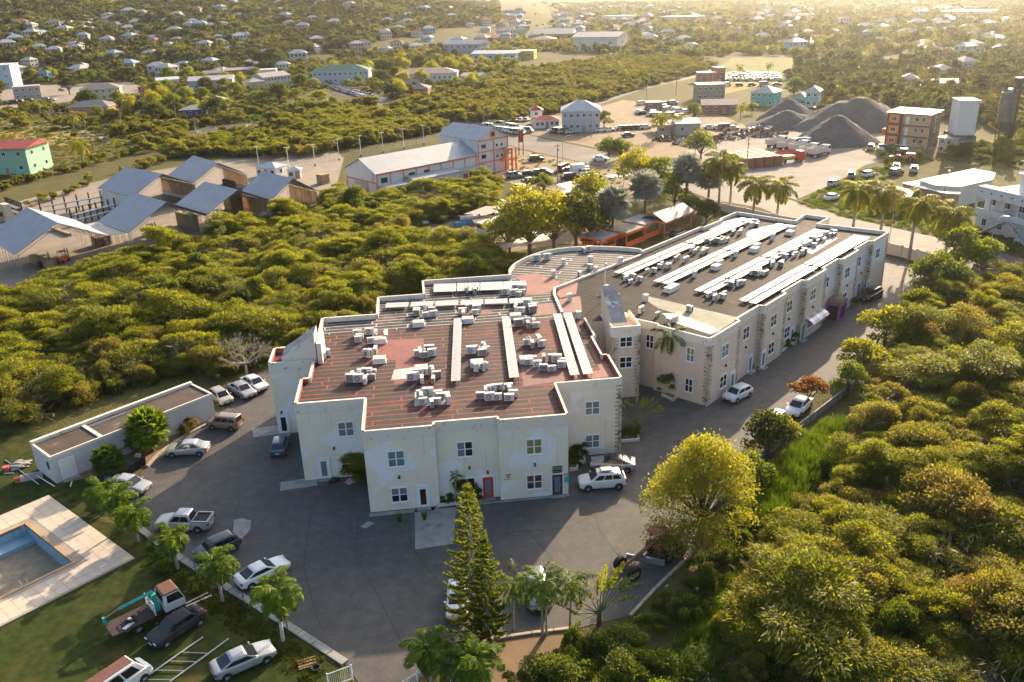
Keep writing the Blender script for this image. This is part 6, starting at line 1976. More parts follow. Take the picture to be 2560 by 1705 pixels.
for a, b in zip(*(lambda P: (P[:-1], P[1:]))(pxpath([(1800,1262),(1855,1185),(1960,1105),(2050,1035),(2140,965)]))):
 n_ = max(1, int((b - a).length / 3))
 for i in range(n_): seg(MB(), lin(a, b, i / n_), lin(a, b, (i + 1) / n_ - .01),.16,.9).build('wall_panel',M['concrete'], bw)
M['wall_cream'] = wall_material('boundary_cream',(0.62,0.53,0.43),(0.60,0.52,0.43))
bw = empty('boundary_wall',(0,0,0),0, 'cream boundary wall between the royal palm and the road','wall')
P = pxpath([(2215,634),(2252,642),(2290,652),(2345,668),(2400,690)])
for k, (a, b) in enumerate(zip(P[:-1], P[1:])):
 seg(MB(), a, b, .2,2.0 - .12 * (k % 2)).build('wall_panel',M['wall_cream'], bw)
 MB().box((a.x, a.y, 1.05),(.35,.35,2.2)).build('pier',M['wall_cream'], bw)
bw = empty('boundary_wall',(0,0,0),0, 'cream wall along the road behind the silver palms','wall')
P = pxpath([(1770,515),(1800,527),(1860,540),(1930,556),(1990,566)])
for a, b in zip(P[:-1], P[1:]):
 seg(MB(), a, b, .2,1.7).build('wall_panel',M['wall_cream'], bw); MB().box((a.x, a.y, .95),(.34,.34,1.9)).build('pier',M['wall_cream'], bw)
# ------------------------------------------------------------------ buildings of the middle distance
def wm(c, name=None):
 """painted wall of colour c"""
 k = 'wall_%02x%02x%02x' % tuple(int(v * 255) for v in c)
 return mat(name or k, c, 0.8, var=0.08, vscale=0.6, dirt=tuple(v * 0.7 for v in c), dscale=0.5, dcut=(0.58,0.8))
def rm(c, rough=0.5):
 k = 'roofing_%02x%02x%02x' % tuple(int(v * 255) for v in c)
 return mat(k, c, max(rough, .6), spec=.25, var=0.12, vscale=1.0, dirt=tuple(v * 0.75 for v in c), dscale=0.4)
WINM = {}
BLD = []
def win_mesh(w, h):
 k = (round(w, 1), round(h, 1))
 if k not in WINM:
  mb = MB().mat(0)
  mb.box((0,0,0),(w + .16,.06, h + .16)); mb.mat(1)
  for s in (-1,1): mb.box((s * w * .26,-.025,0),(w * .46,.03, h * .94))
  WINM[k] = mb.mesh('window', [M['white_trim'],M['glass']])
 return WINM[k]
DOORM = None
def building(A, B, depth, h, roof='hip', rh=1.6, wall=(.6,.55,.48), roofc=(.3,.29,.27), floors=1, nw=3, ns=2, label='x', cat='house', group=None, name='house', over=.45, px=True, z0=0.0, door=True, win=(1.0,1.1), rrough=.5):
 a, b = (G(*A), G(*B)) if px else (Vector(A), Vector(B))
 d = b - a; W = d.length
 r = empty(name, Vector((a.x, a.y, z0)), math.atan2(d.y, d.x), label, cat, group)
 nn_ = Vector((-d.y, d.x, 0)).normalized(); cc_ = (a + b) / 2 + nn_ * depth / 2; BLD.append((cc_.x, cc_.y, math.hypot(W, depth) / 2 + 1.5, label))
 MB().bx(0, W, 0, depth, -.5, h).build('wall', wm(wall), r)
 rmat = rm(roofc, rrough); o = over
 if roof == 'flat':
  mb = MB(); mb.bx(-.15, W + .15,-.15, depth + .15, h, h + .25); mb.build('roof', rmat, r)
 elif roof == 'shed':
  MB().add([(-o, -o, h - .05),(W + o, -o, h - .05),(W + o, depth + o, h + rh),(-o, depth + o, h + rh),(-o, -o, h + .1),(W + o, -o, h + .1),(W + o, depth + o, h + rh + .15),(-o, depth + o, h + rh + .15)],
     [(3,2,1,0),(4,5,6,7),(0,1,5,4),(1,2,6,5),(2,3,7,6),(3,0,4,7)]).build('roof', rmat, r)
 elif roof == 'gable':            # ridge along the front
  P = [(-o, -o, h),(W + o, -o, h),(W + o, depth + o, h),(-o, depth + o, h),(-o, depth / 2, h + rh),(W + o, depth / 2, h + rh)]
  MB().add(P, [(0,1,5,4),(2,3,4,5),(0,4,3),(1,2,5),(3,2,1,0)]).build('roof', rmat, r)
 elif roof == 'gablef':           # gable faces the front
  P = [(-o, -o, h),(W + o, -o, h),(W + o, depth + o, h),(-o, depth + o, h),(W / 2,-o, h + rh),(W / 2, depth + o, h + rh)]
  MB().add(P, [(0,4,5,3),(1,2,5,4),(0,1,4),(2,3,5),(3,2,1,0)]).build('roof', rmat, r)
 else:
  m_ = min(W, depth) / 2
  if W >= depth: e, f = (m_, depth / 2),(W - m_, depth / 2)
  else: e, f = (W / 2, m_),(W / 2, depth - m_)
  P = [(-o, -o, h),(W + o, -o, h),(W + o, depth + o, h),(-o, depth + o, h),(*e, h + rh),(*f, h + rh)]
  F = [(0,1,5,4),(1,2,5),(2,3,4,5),(3,0,4),(3,2,1,0)] if W >= depth else [(0,1,4),(1,2,5,4),(2,3,5),(3,0,4,5),(3,2,1,0)]
  MB().add(P, F).build('roof', rmat, r)
  if h * W > 18:
   eb = MB(); eb.box((W / 2,-o + .04, h - .06),(W + 2 * o, .08,.16)); eb.box((W + o - .04, depth / 2, h - .06),(.08, depth + 2 * o - .17,.16)); eb.build('fascia',M['white_paint'], r)
 wme = win_mesh(*win)
 for fl in range(floors):
  zc_ = (fl + .56) * h / floors
  for k in range(nw):
   if door and fl == 0 and k == nw // 2 and nw > 1:
    continue
   link('window', wme, r, (W * (k + .5) / nw, -.035, zc_))
  for k in range(ns):
   o_ = link('window', wme, r, (W + .035, depth * (k + .5) / ns, zc_), math.pi / 2)
   link('window', wme, r, (-.035, depth * (k + .5) / ns, zc_),-math.pi / 2)
 if door and nw > 1:
  global DOORM
  if DOORM is None: DOORM = MB().box((0,0,0),(.95,.06,2.1)).mesh('door',M['wood'])
  link('door', DOORM, r, (W * (nw // 2 + .5) / nw, -.035,1.05))
 return r
GREY = (.33,.33,.33); WHITE = (.66,.65,.62); CREAM = (.60,.52,.38)
MIDG = 'houses and halls beyond the road'
building((1405,331),(1500,329),10.5,6.9, 'hip', 2.9,(.40,.43,.47),(.42,.43,.45),2,6,3, 'grey two-storey house with a pale hipped roof and outside stair', group=MIDG)
building((1327,313),(1356,312),4.2,5.0, 'hip', 1.5, WHITE, (.34,.06,.045),2,1,1, 'white tower with a red hipped roof', group=MIDG, name='kiosk_tower', cat='tower', door=False)
building((1338,322),(1398,319),5.5,2.7, 'hip', 1.3, WHITE, (.36,.07,.05),1,5,2, 'low white shop with a red roof beside the small tower', group=MIDG)
building((1875,264),(1931,267),8.5,5.2, 'hip', 2.1,(.06,.42,.42), GREY, 2,4,2, 'turquoise house with a grey hipped roof and gallery', group=MIDG)
building((1974,265),(2012,267),7,3.2, 'hip', 1.7,(.08,.42,.38),(.14,.20,.17),1,3,2, 'low turquoise house with a dark green roof', group=MIDG)
building((2011,269),(2043,270),7,6.0, 'hip', 1.7,(.30,.50,.46), GREY, 2,2,2, 'narrow two-storey house, white above and turquoise below', group=MIDG)
building((1742,253),(1811,251),9,6.2, 'flat', 0,(.26,.23,.18),(.34,.31,.27),2,5,2, 'unfinished grey block building with a flat roof by the green field', group=MIDG)
building((1755,285),(1842,284),9,3.2, 'gable', 1.6,(.28,.12,.08),(.36,.28,.22),1,4,2, 'ruined shed with broken pale roof sheets', group=MIDG, name='ruined_shed', cat='shed')
building((1690,339),(1750,337),7,3.6, 'shed', .6,(.36,.35,.33),(.42,.36,.30),1,2,1, 'plain grey shed before the scrap heap', group=MIDG, name='shed', cat='shed')
building((1645,337),(1712,336),7,3.0, 'shed', .4,(.33,.30,.27),(.38,.33,.27),1,3,1, 'grey shack with a rusty pitched roof among parked cars', group=MIDG, name='shed', cat='shed')
building((1615,277),(1655,276),6,2.8, 'flat', 0,(.22,.15,.11),(.40,.32,.25),1,2,1, 'brown cabin beside the branch road', group=MIDG, name='cabin', cat='shed')
building((2253,221),(2294,221),8,4.0, 'hip', 2.0,(.44,.22,.24),(.48,.36,.32),1,3,2, 'small pink house with a pale hipped roof', group=MIDG)
building((2280,231),(2330,231),8,2.6, 'flat', 0,(.42,.30,.28),(.58,.50,.42),1,0,0, 'flat white canopy left of the long pink house', group=MIDG, door=False)
building((2332,230),(2412,229),9,3.6, 'gable', 1.2,(.46,.26,.27),(.60,.52,.44),1,6,1, 'long pink house with a gleaming roof', group=MIDG)
building((2335,197),(2388,196),10,4.0, 'hip', 2.2,(.50,.46,.42),(.42,.36,.30),1,4,2, 'pale house half hidden by trees left of the dark evergreen', group=MIDG)
building((2404,187),(2440,185),9,6.0, 'hip', 2.2,(.50,.47,.44),(.40,.35,.30),2,3,2, 'two-storey pale house above the pale half-hidden one', group=MIDG)
building((1743,207),(1792,206),8,4.4, 'flat', 0,(.40,.12,.08),(.58,.48,.38),2,3,1, 'red building with a pale flat roof beside the car lot', group=MIDG)
building((1793,204),(1812,203),8,6.2, 'flat', 0,(.34,.08,.05),(.46,.40,.33),2,1,1, 'taller red block joined to the car lot office', group=MIDG)
LG = 'houses on the far left plain'
building((783,212),(923,207),15,6.6, 'hip', 2.8,(.42,.47,.52),(.055,.13,.10),2,11,3, 'long pale blue building with a dark green hipped roof', group=LG, name='office_block', cat='building')
building((992,211),(1144,206),13,5.0, 'hip', 2.4,(.62,.60,.52),(.48,.30,.25),1,12,3, 'long white building with a pink tiled hipped roof', group=LG, name='office_block', cat='building')
building((1152,211),(1198,212),9,4.2, 'gable', 1.3,(.58,.58,.57),(.40,.41,.42),2,3,2, 'small white house right of the pink-roofed building', group=LG)
building((1022,239),(1070,238),9,3.2, 'hip', 1.8,(.32,.17,.12),(.13,.11,.10),1,3,2, 'brick house with a dark brown roof below the pink-roofed building', group=LG)
building((205,254),(303,248),11,5.6, 'hip', 2.3,(.56,.47,.33),(.22,.20,.18),2,6,3, 'cream two-storey house with gallery and grey roof', group=LG)
building((173,286),(273,284),10,3.2, 'hip', 2.0,(.50,.24,.10),(.20,.19,.18),1,5,2, 'orange bungalow with a dark grey hipped roof', group=LG)
building((38,252),(106,247),9,6.3, 'flat', 0,(.36,.34,.31),(.40,.37,.33),2,4,2, 'unfinished concrete house with open storeys', group=LG)
building((-40,224),(36,221),12,13.0, 'shed', .3,(.42,.52,.60),(.45,.47,.50),3,3,1, 'tall pale blue building cut by the picture edge', group=LG, name='tall_building', cat='building')
building((-70,440),(77,437),12,7.6, 'gable', 1.4,(.26,.46,.33),(.30,.055,.04),2,4,2, 'mint green building with a red roof and outside stair', group=LG, name='apartment_building', cat='building', over=1.0)
building((453,294),(518,291),8,3.0, 'hip', 1.5,(.025,.06,.20),(.36,.34,.31),1,4,2, 'small dark blue hut with a grey hipped roof', group=LG)
building((508,271),(557,270),8,3.2, 'hip', 1.7,(.42,.40,.36),(.38,.37,.35),1,3,2, 'small house with a light grey roof behind the blue hut', group=LG)
building((475,236),(585,230),16,6.4, 'gable', 1.6,(.40,.43,.46),(.36,.36,.36),1,3,1, 'pale grey warehouse with a low gabled roof', group=LG, name='warehouse', cat='warehouse')
building((662,222),(728,214),11,5.6, 'gable', 2.0,(.46,.47,.47),(.34,.30,.27),2,8,1, 'long two-storey hall with a brown roof by the traffic queue', group=LG, name='hall', cat='building')
building((626,227),(664,223),8,4.2, 'hip', 1.6,(.48,.42,.32),(.34,.30,.26),1,2,2, 'small cream house beside the pale warehouse', group=LG)
building((546,193),(622,189),10,3.6, 'gable', 1.2,(.26,.08,.06),(.40,.33,.27),1,4,1, 'dark red building behind the pale warehouse', group=LG)
building((512,202),(560,199),9,4.0, 'gable', 1.4,(.36,.33,.29),(.25,.22,.20),1,2,1, 'stone-grey house left of the dark red building', group=LG)
building((628,192),(692,189),8,3.6, 'flat', 0,(.68,.67,.65),(.66,.65,.63),1,0,0, 'long white flat-topped store with a red mark', group=LG, name='store', cat='building', door=False)
building((349,232),(408,227),2.6,2.8, 'flat', 0,(.26,.08,.055),(.27,.09,.06),1,0,0, 'red-brown shipping container by the pale warehouse', group=LG, name='shipping_container', cat='container', door=False)
building((395,217),(450,213),9,3.4, 'gable', 1.2,(.50,.50,.49),(.55,.56,.57),1,2,1, 'white-roofed shed left of the pale warehouse', group=LG, name='shed', cat='shed')
FG = 'halls in the far distance'
for A, B, dep, h, rf, rh, wl, rc, fl, nw, lb in [
 ((1110,139),(1199,139),18,8, 'gable', 2.5,(.28,.33,.40),(.16,.18,.22),2,6, 'blue-grey hall with a dark gabled roof'),((1182,154),(1290,153),16,5, 'gable', 1.6,(.40,.50,.56),(.46,.48,.50),1,6, 'long pale blue hall with a ribbed grey roof'),
 ((1282,150),(1335,149),14,5.5, 'flat', 0,(.50,.36,.05),(.46,.40,.30),1,2, 'yellow and blue shed end beside the long pale hall'),((1433,128),(1543,128),24,10, 'gable', 3.0,(.56,.54,.50),(.38,.36,.34),1,3, 'big white hall with a grey gabled roof'),
 ((1335,107),(1430,105),24,7, 'gable', 4.0,(.30,.32,.28),(.42,.40,.36),1,4, 'wide hall with a pale roof and a dark gable'),((1502,57),(1572,57),26,8, 'flat', 0,(.58,.54,.48),(.55,.50,.44),1,0, 'long white box store near the horizon'),
 ((1195,110),(1265,109),16,5, 'hip', 2.5,(.44,.26,.22),(.42,.18,.14),1,6, 'pink school with red hipped roofs'),((1325,115),(1382,114),16,5, 'hip', 2.5,(.50,.40,.34),(.40,.20,.16),1,5, 'pink-roofed house before the wide hall'),
 ((1650,60),(1740,60),24,8, 'flat', 0,(.46,.28,.22),(.56,.48,.40),2,5, 'red and white store near the horizon'),((2345,48),(2470,48),30,8, 'flat', 0,(.48,.40,.30),(.40,.34,.26),1,6, 'long low grandstand far away in the glare'),((2440,12),(2478,12),30,26, 'flat', 0,(.60,.55,.48),(.6,.55,.5),5,4, 'pale tower block in the glare of the sun')]:
 building(A, B, dep, h, rf, rh, wl, rc, fl, nw, 1, lb, 'building', FG, 'hall', 1.0, win=(2.0,1.6), door=False)
# orange and black block of flats
M['orange_wall'] = wm((.80,.20,.02),'orange_wall'); M['charcoal_wall'] = wm((.045,.05,.06),'charcoal_wall'); M['apricot_wall'] = wm((.62,.40,.20),'apricot_wall')
a, b = G(2213,361), G(2317,371)
d = b - a; W = d.length; ob = empty('apartment_block', a, math.atan2(d.y, d.x),'three-storey orange and charcoal apartment block with balconies','building')
H_ = 9.0; D_2 = 7.5; xo = W * .34
MB().bx(xo, W, 0, D_2,-.3, H_).build('wall',M['apricot_wall'], ob); MB().bx(0, xo - .003,-.9, D_2 - .1,-.3, H_ - .002).build('wall',M['charcoal_wall'], ob)
MB().bx(W + .003, W + .06,-.05, D_2 + .05,-.3, H_).build('side_wall',M['charcoal_wall'], ob)
for k in range(3):
 MB().bx(.45, xo - .5,-.94,-.9, k * 3 + .35, k * 3 + 2.75).build('orange_panel',M['orange_wall'], ob)
 link('window', win_mesh(1.3,1.1), ob, (xo * .5,-.97, k * 3 + 1.6))
 for x in (.52,.75):
  link('window', win_mesh(.8,1.1), ob, (xo + (W - xo) * x, -.035, k * 3 + 1.65))
 MB().box((xo + (W - xo) * .18,-.03, k * 3 + 1.15),(.9,.06,2.1)).build('door',M['white_trim'], ob)
 link('window', win_mesh(.9,1.0), ob, (W + .09, D_2 * .5, k * 3 + 1.6), math.pi / 2)
 if k:
  MB().bx(xo + .002, W - .02,-1.1,-.002, k * 3 - .15, k * 3).build('balcony_slab',M['charcoal_wall'], ob)
  rl = MB(); rl.tube((xo + .05,-1.05, k * 3 + .95),(W - .05,-1.05, k * 3 + .95),.03, n=5)
  for t in np.linspace(0,1,9): rl.tube((xo + .05 + (W - xo - .1) * t, -1.05, k * 3),(xo + .05 + (W - xo - .1) * t, -1.05, k * 3 + .95),.018, n=4)
  rl.build('railing',M['dark_metal'], ob)
MB().add([(-.4,-1.4, H_ + .05),(W + .5,-1.2, H_ + .05),(W + .5, D_2 + .4, H_ + .5),(-.4, D_2 + .4, H_ + .5),(-.4,-1.4, H_ + .25),(W + .5,-1.2, H_ + .25),(W + .5, D_2 + .4, H_ + .7),(-.4, D_2 + .4, H_ + .7)],
   [(3,2,1,0),(4,5,6,7),(0,1,5,4),(1,2,6,5),(2,3,7,6),(3,0,4,7)]).build('roof', rm((.12,.11,.105)), ob)
MB().bx(-1.6,-.02,.2,2.2,2.6,4.3).build('orange_bay',M['orange_wall'], ob)
stp = MB()
for k in range(9): stp.box((W - 3.0 + k * .3,-1.6,2.7 - k * .3),(.32,.9,.1))
stp.build('stair',M['charcoal_wall'], ob)
# batching plant: stone base, white tower, silo
M['grimy'] = mat('grimy_block_wall',(.16,.15,.145),.9, var=.4, vscale=.9, dirt=(.05,.05,.05), dscale=.6, dcut=(.45,.62))
a, b = G(2377,384), G(2434,384); d = b - a; bp = empty('batching_plant', a, math.atan2(d.y, d.x),'batching plant of a tall white clad tower on a grimy block base','industrial building')
W = d.length
MB().bx(0, W, 0,9,-.3,4.8).build('base_block',M['grimy'], bp)
tw = MB(); tw.bx(.5, W - .3,.6,7.5,4.81,13.6); tw.build('tower', wm((.62,.60,.57)), bp)
MB().bx(.3, W - .1,.4,7.7,13.61,13.85).build('roof', wm((.70,.66,.60)), bp)
MB().bx(W - .42, W - .29,.56,.70,4.9,13.5).build('corner_seam',M['dark_metal'], bp)
for k in range(4): link('window', win_mesh(.6,1.3), bp, (W * (k + .5) / 4,-.035,2.6))
for k in range(2): link('window', win_mesh(.6,1.3), bp, (W + .035,2.5 + k * 3,2.6), math.pi / 2)
ofc = building((2343,380),(2377,386),5,4.0, 'shed', .3,(.56,.44,.34),(.40,.36,.32),2,2,1, 'small cream and orange site office beside the batching plant','building', None, 'site_office')
MB().bx(.02, W * .5,-.03,-.005,0.1,1.2).build('orange_band',M['orange_wall'], ofc)
sp = G(2500,366)
sl_ = empty('cement_silo', sp, 0, 'dark cement silo on legs with a conveyor leaning on it','silo')
M['silo'] = mat('silo_steel',(.10,.10,.105),.55,.3, var=.25, vscale=.8)
n_ = 20
def ringc(r_, z): return [(r_ * math.cos(2 * math.pi * k / n_), r_ * math.sin(2 * math.pi * k / n_), z) for k in range(n_)]
MB().loft([ringc(.5,4.2), ringc(2.05,6.8), ringc(2.05,14.6)]).build('shell',M['silo'], sl_, smooth=False)
bd_ = MB()
for z in (6.9,8.5,10.1,11.7,13.3,14.55): bd_.tube((0,0, z - .05),(0,0, z + .05),2.09, n=20)
bd_.build('hoop',M['dark_metal'], sl_)
lg_ = MB()
for k in range(4):
 a_ = k * math.pi / 2 + .6; lg_.tube((1.8 * math.cos(a_),1.8 * math.sin(a_),-.2),(1.8 * math.cos(a_),1.8 * math.sin(a_),7.0),.14, n=6)
 lg_.tube((1.8 * math.cos(a_),1.8 * math.sin(a_),.4),(1.8 * math.cos(a_ + 1.571),1.8 * math.sin(a_ + 1.571),4.5),.06, n=5)
lg_.build('leg',M['dark_metal'], sl_)
MB().box((2.5,.6,8.6),(1.1,1.2,17.8)).box((2.3,.4,17.6),(1.8,1.6,1.6)).build('elevator',M['dark_metal'], sl_)
tp_ = MB(); tp_.tube((0,0,15.6),(0,0,14.6),.6, n=10)
for k in range(10):
 a_ = k * .628; tp_.tube((2 * math.cos(a_),2 * math.sin(a_),14.6),(2 * math.cos(a_),2 * math.sin(a_),15.6),.03, n=4)
tp_.build('top_rail',M['grey_metal'], sl_)
M['yellow'] = mat('yellow_paint',(.55,.33,.03),.5)
o = MB().tube((-4.5,0,6.3),(-.3,0,3.6),.2, n=6).build('screw_pipe',M['yellow'], sl_)
for k, (x, y) in enumerate(((2478,375),(2515,372),(2540,366))):
 o = MB().tube((-2.0,0,.9),(2.0,0,.9),.85, n=16).box((-1.2,0,.3),(.3,1.2,.6)).box((1.2,0,.3),(.3,1.2,.6)).build('steel_tank',M['rust'] if k == 0 else M['grey_metal'], None, G(x, y),.3)
 tag(o, 'cylindrical steel tank lying beside the silo, %s' % ['rusty one','grey one in the middle','grey one at the end'][k], 'tank','tanks by the silo')
# gravel heaps
def gravel_material():
 ma, nt, b_ = nodes_of('gravel')
 vec = coords(nt)
 c = ramp(nt, noise(nt, .35,6,.65, vec), [(.3,(.065,.064,.063)),(.55,(.105,.102,.10)),(.75,(.16,.152,.145))])
 c = mixcol(nt, .4, c, ramp(nt, noise(nt, 3.5,5,.7, vec), [(.3,(.045,.044,.043)),(.7,(.17,.162,.155))]))
 nt.links.new(c, b_.inputs['Base Color']); b_.inputs['Roughness'].default_value = .95
 bump(nt, b_, noise(nt, 2.0,6,.7, vec),.7,.4)
 return ma
M['gravel'] = gravel_material()
def heap(px, base_w, hgt, label, peaks=((0,0,1.0),), asp=.8, rz=0.0):
 n1 = 44; v, f = [], []
 rr_ = base_w / 2
 for i in range(n1 + 1):
  for j in range(n1 + 1):
   x, y = (i / n1 * 2 - 1) * 1.1,(j / n1 * 2 - 1) * 1.1
   z = -.05
   for (qx, qy, qh) in peaks:
    dd = math.hypot((x - qx),(y - qy)) / (.35 + .65 * qh)
    a_ = math.atan2(y - qy, x - qx)
    dd *= 1 + .07 * math.sin(3 * a_ + qx * 9) + .04 * math.sin(7 * a_)
    z = max(z, qh * (1 - dd) if dd > .12 else qh * (1 - .12 - (.0144 - dd * dd) * -.5) )
   z += (.016 * math.sin(x * 23 + 3 * y) * math.sin(y * 19) + .012 * math.sin(41 * math.atan2(y, x + .01)) + .01 * math.sin(37 * x + 53 * y)) * (z > 0)
   v.append((x * rr_, y * rr_ * asp, max(z, -.03) * hgt))
 for i in range(n1):
  for j in range(n1):
   a_ = i * (n1 + 1) + j
   if max(v[k][2] for k in (a_, a_ + 1, a_ + n1 + 1, a_ + n1 + 2)) > -.02 * hgt:
    f.append((a_, a_ + n1 + 1, a_ + n1 + 2, a_ + 1))
 me = bpy.data.meshes.new('gravel_heap'); me.from_pydata(v, [], f); me.materials.append(M['gravel'])
 me.polygons.foreach_set('use_smooth', [True] * len(f))
 o = link('gravel_heap', me, None, px, rz)
 return tag(o, label, 'gravel heap','gravel heaps in the yard')
heap(G(2088,358),24,9.0, 'steep cone of dark grey gravel nearest the dump trucks',((0,0,1.0),(-.15,.2,.8)))
heap(G(2135,318),38,10.5, 'largest grey gravel heap with a broad ridge, behind the cone',((.05,0,1.0),(-.22,.0,.88),(.3,.0,.8),(-.5,0,.5)))
heap(G(1965,316),24,5.8, 'low pale gravel heap nearest the scrap pile',((0,0,1.0),(.35,-.05,.75),(-.3,0,.7)))
heap(G(1968,296),22,7.4, 'dark gravel heap in front of the turquoise house',((0,0,1.0),(.3,.1,.6)))
# dump trucks, pump truck, loader
def make_dumper():
 r = empty('dump_truck',(0,0,0),0, 'x','truck')
 MB().box((0,0,.85),(9.0,.9,.3)).build('chassis',M['dark_metal'], r)
 t = MB(); L_, W_, h0, h1 = 6.6,2.4,1.25,2.75; x0 = -4.4
 t.bx(x0, x0 + L_, -W_ / 2, W_ / 2, h0, h0 + .12)
 for s in (-1,1): t.bx(x0, x0 + L_, s * W_ / 2 - (.1 if s > 0 else 0), s * W_ / 2 + (.1 if s < 0 else 0), h0 + .121, h1)
 t.bx(x0, x0 + .1,-W_ / 2 + .101, W_ / 2 - .101, h0 + .121, h1); t.bx(x0 + L_ - .1, x0 + L_, -W_ / 2 + .101, W_ / 2 - .101, h0 + .121, h1 + .35)
 t.build('tipper_body', wm((.58,.52,.46)), r)
 rb = MB()
 for k in range(6):
  for s in (-1,1): rb.box((x0 + .6 + k * 1.08, s * (W_ / 2 + .045),2.0),(.12,.09,1.4))
 rb.build('rib', wm((.58,.52,.46)), r)
 MB().loft([[(2.6,-1.2,1.0),(4.4,-1.2,1.0),(4.4,1.2,1.0),(2.6,1.2,1.0)], [(2.6,-1.2,2.1),(4.45,-1.2,2.0),(4.45,1.2,2.0),(2.6,1.2,2.1)], [(2.7,-1.1,2.95),(4.15,-1.1,2.95),(4.15,1.1,2.95),(2.7,1.1,2.95)]]).build('cab', wm((.60,.55,.50)), r)
 MB().add([(4.465,-1.0,2.05),(4.465,1.0,2.05),(4.2,.95,2.85),(4.2,-.95,2.85)], [(0,1,2,3)]).build('windscreen',M['cglass'], r)
 for s in (-1,1): MB().add([(4.3, s * 1.215,2.1),(2.9, s * 1.215,2.1),(2.95, s * 1.125,2.8),(4.1, s * 1.125,2.8)], [(0,1,2,3)]).build('side_window',M['cglass'], r)
 tm_, rm2 = wheel_meshes(.52)
 for x in (3.4,-1.6,-2.8):
  for s in (-1,1):
   wo = link('wheel', tm_, r, (x, s * 1.05,.52),0 if s < 0 else math.pi); wo.scale = (1,1.4,1); link('rim', rm2, wo)
 return r
dmp = make_dumper()
tpos = [((2018,399),(2076,383),'nearest the camera'),((1999,394),(2042,380),'second from the near end'),((1972,386),(2020,372),'in the middle'),((1945,380),(1990,368),'fourth from the near end'),((1917,373),(1962,362),'farthest of the row')]
for rear_, front_, w in tpos:
 a, b = G(*rear_), G(*front_); d = b - a
 c = (a + b) / 2
 place(dmp, 0,(c.x, c.y, .06), math.atan2(d.y, d.x),.92, 'pale dump truck with an open tipper body, ' + w, 'dump trucks in a row')
a, b = G(1945,409), G(1997,404); d = b - a; c = (a + b) / 2
pt = empty('pump_truck',(c.x, c.y, .06), math.atan2(d.y, d.x),'red concrete pump truck with a folded boom beside the containers','truck')
hl = max(4.2, d.length / 2)
M['truck_red'] = mat('truck_red',(.50,.035,.025),.4, var=.1)
MB().box((0,0,.9),(2 * hl, .9,.35)).build('chassis',M['dark_metal'], pt)
MB().loft([[(hl - 1.7,-1.2,.6),(hl, -1.2,.6),(hl, 1.2,.6),(hl - 1.7,1.2,.6)], [(hl - 1.7,-1.2,2.0),(hl + .05,-1.2,1.9),(hl + .05,1.2,1.9),(hl - 1.7,1.2,2.0)], [(hl - 1.6,-1.1,2.9),(hl - .25,-1.1,2.9),(hl - .25,1.1,2.9),(hl - 1.6,1.1,2.9)]]).build('cab',M['truck_red'], pt)
MB().add([(hl + .065,-1.0,1.95),(hl + .065,1.0,1.95),(hl - .19,.95,2.8),(hl - .19,-.95,2.8)], [(0,1,2,3)]).build('windscreen',M['cglass'], pt)
MB().box((-1.2,0,1.5),(hl * 1.2,2.2,.7)).build('deck',M['yellow'], pt)
for k, z in enumerate((2.2,2.6,3.0)):
 MB().tube((hl - 2.0 - k * .2,-.4 + k * .35, z),(-hl - .4 + k * .5,-.4 + k * .35, z + .35),.22,.16,4).build('boom_section',M['truck_red'], pt)
tm_, rm2 = wheel_meshes(.52)
for x in (hl - 1.0,-hl + 2.4,-hl + 1.2):
 for s in (-1,1):
  wo = link('wheel', tm_, pt, (x, s * 1.05,.52),0 if s < 0 else math.pi); link('rim', rm2, wo)
def container(pa, pb, w, label, text=None, colr=(.24,.075,.05)):
 a, b = G(*pa), G(*pb); d = b - a; L_ = d.length
 r = empty('shipping_container',(a.x, a.y, .06), math.atan2(d.y, d.x), label, 'container','red-brown shipping containers')
 cm_ = mat('container_red', colr, .6, var=.12, vscale=.8, dirt=(.14,.06,.045), dscale=.5)
 MB().bx(0, L_, 0, w, 0,2.6).build('box', cm_, r)
 rb = MB()
 for k in range(int(L_ / .5)): rb.bx(.15 + k * .5,.4 + k * .5,-.035,-.004,.12,2.45)
 for k in range(int(w / .5)): rb.bx(L_ + .004, L_ + .035,.12 + k * .5,.37 + k * .5,.12,2.45)
 o = rb.build('corrugation', cm_, r); o['kind'] = 'stuff'
 MB().bx(.05, L_ - .05,.05, w - .05,2.601,2.64).build('roof', mat('container_top',(.36,.29,.22),.8, var=.15, spec=.2), r)
 if text:
  cu = bpy.data.curves.new('lettering','FONT'); cu.body = text; cu.size = 1.35; cu.extrude = .01
  to = bpy.data.objects.new('lettering', cu); col.objects.link(to)
  bpy.context.view_layer.update()
  me = bpy.data.meshes.new_from_object(to.evaluated_get(bpy.context.evaluated_depsgraph_get()))
  bpy.data.objects.remove(to)
  me.materials.clear(); me.materials.append(M['white_paint'])
  to = link('lettering', me, r, (L_ * .40,-.06,1.0)); to.rotation_euler = (math.pi / 2,0,0)
 return r
c0, c1 = G(1806,403), G(1872,426)
cd = (c1 - c0).normalized(); cn = Vector((-cd.y, cd.x, 0))
for k, lb in enumerate(('nearest the fence, with white lettering','second from the fence','third from the fence','beside the red pump truck')):
 a = c0 + cn * (k * 2.75); b = a + cd * 12.2
 def inv_px(P):
  v = np.array([P.x, P.y, P.z - CAM_H]); return (W_PX / 2 + F_PX * v.dot(RX) / v.dot(_fwd), H_PX / 2 - F_PX * v.dot(UX) / v.dot(_fwd))
 container(inv_px(a), inv_px(b),2.44, 'red-brown shipping container ' + lb, 'TYNEAU' if k == 0 else None)
container((1525,381),(1560,384),2.44, 'lone red-brown shipping container behind the roadside bush')
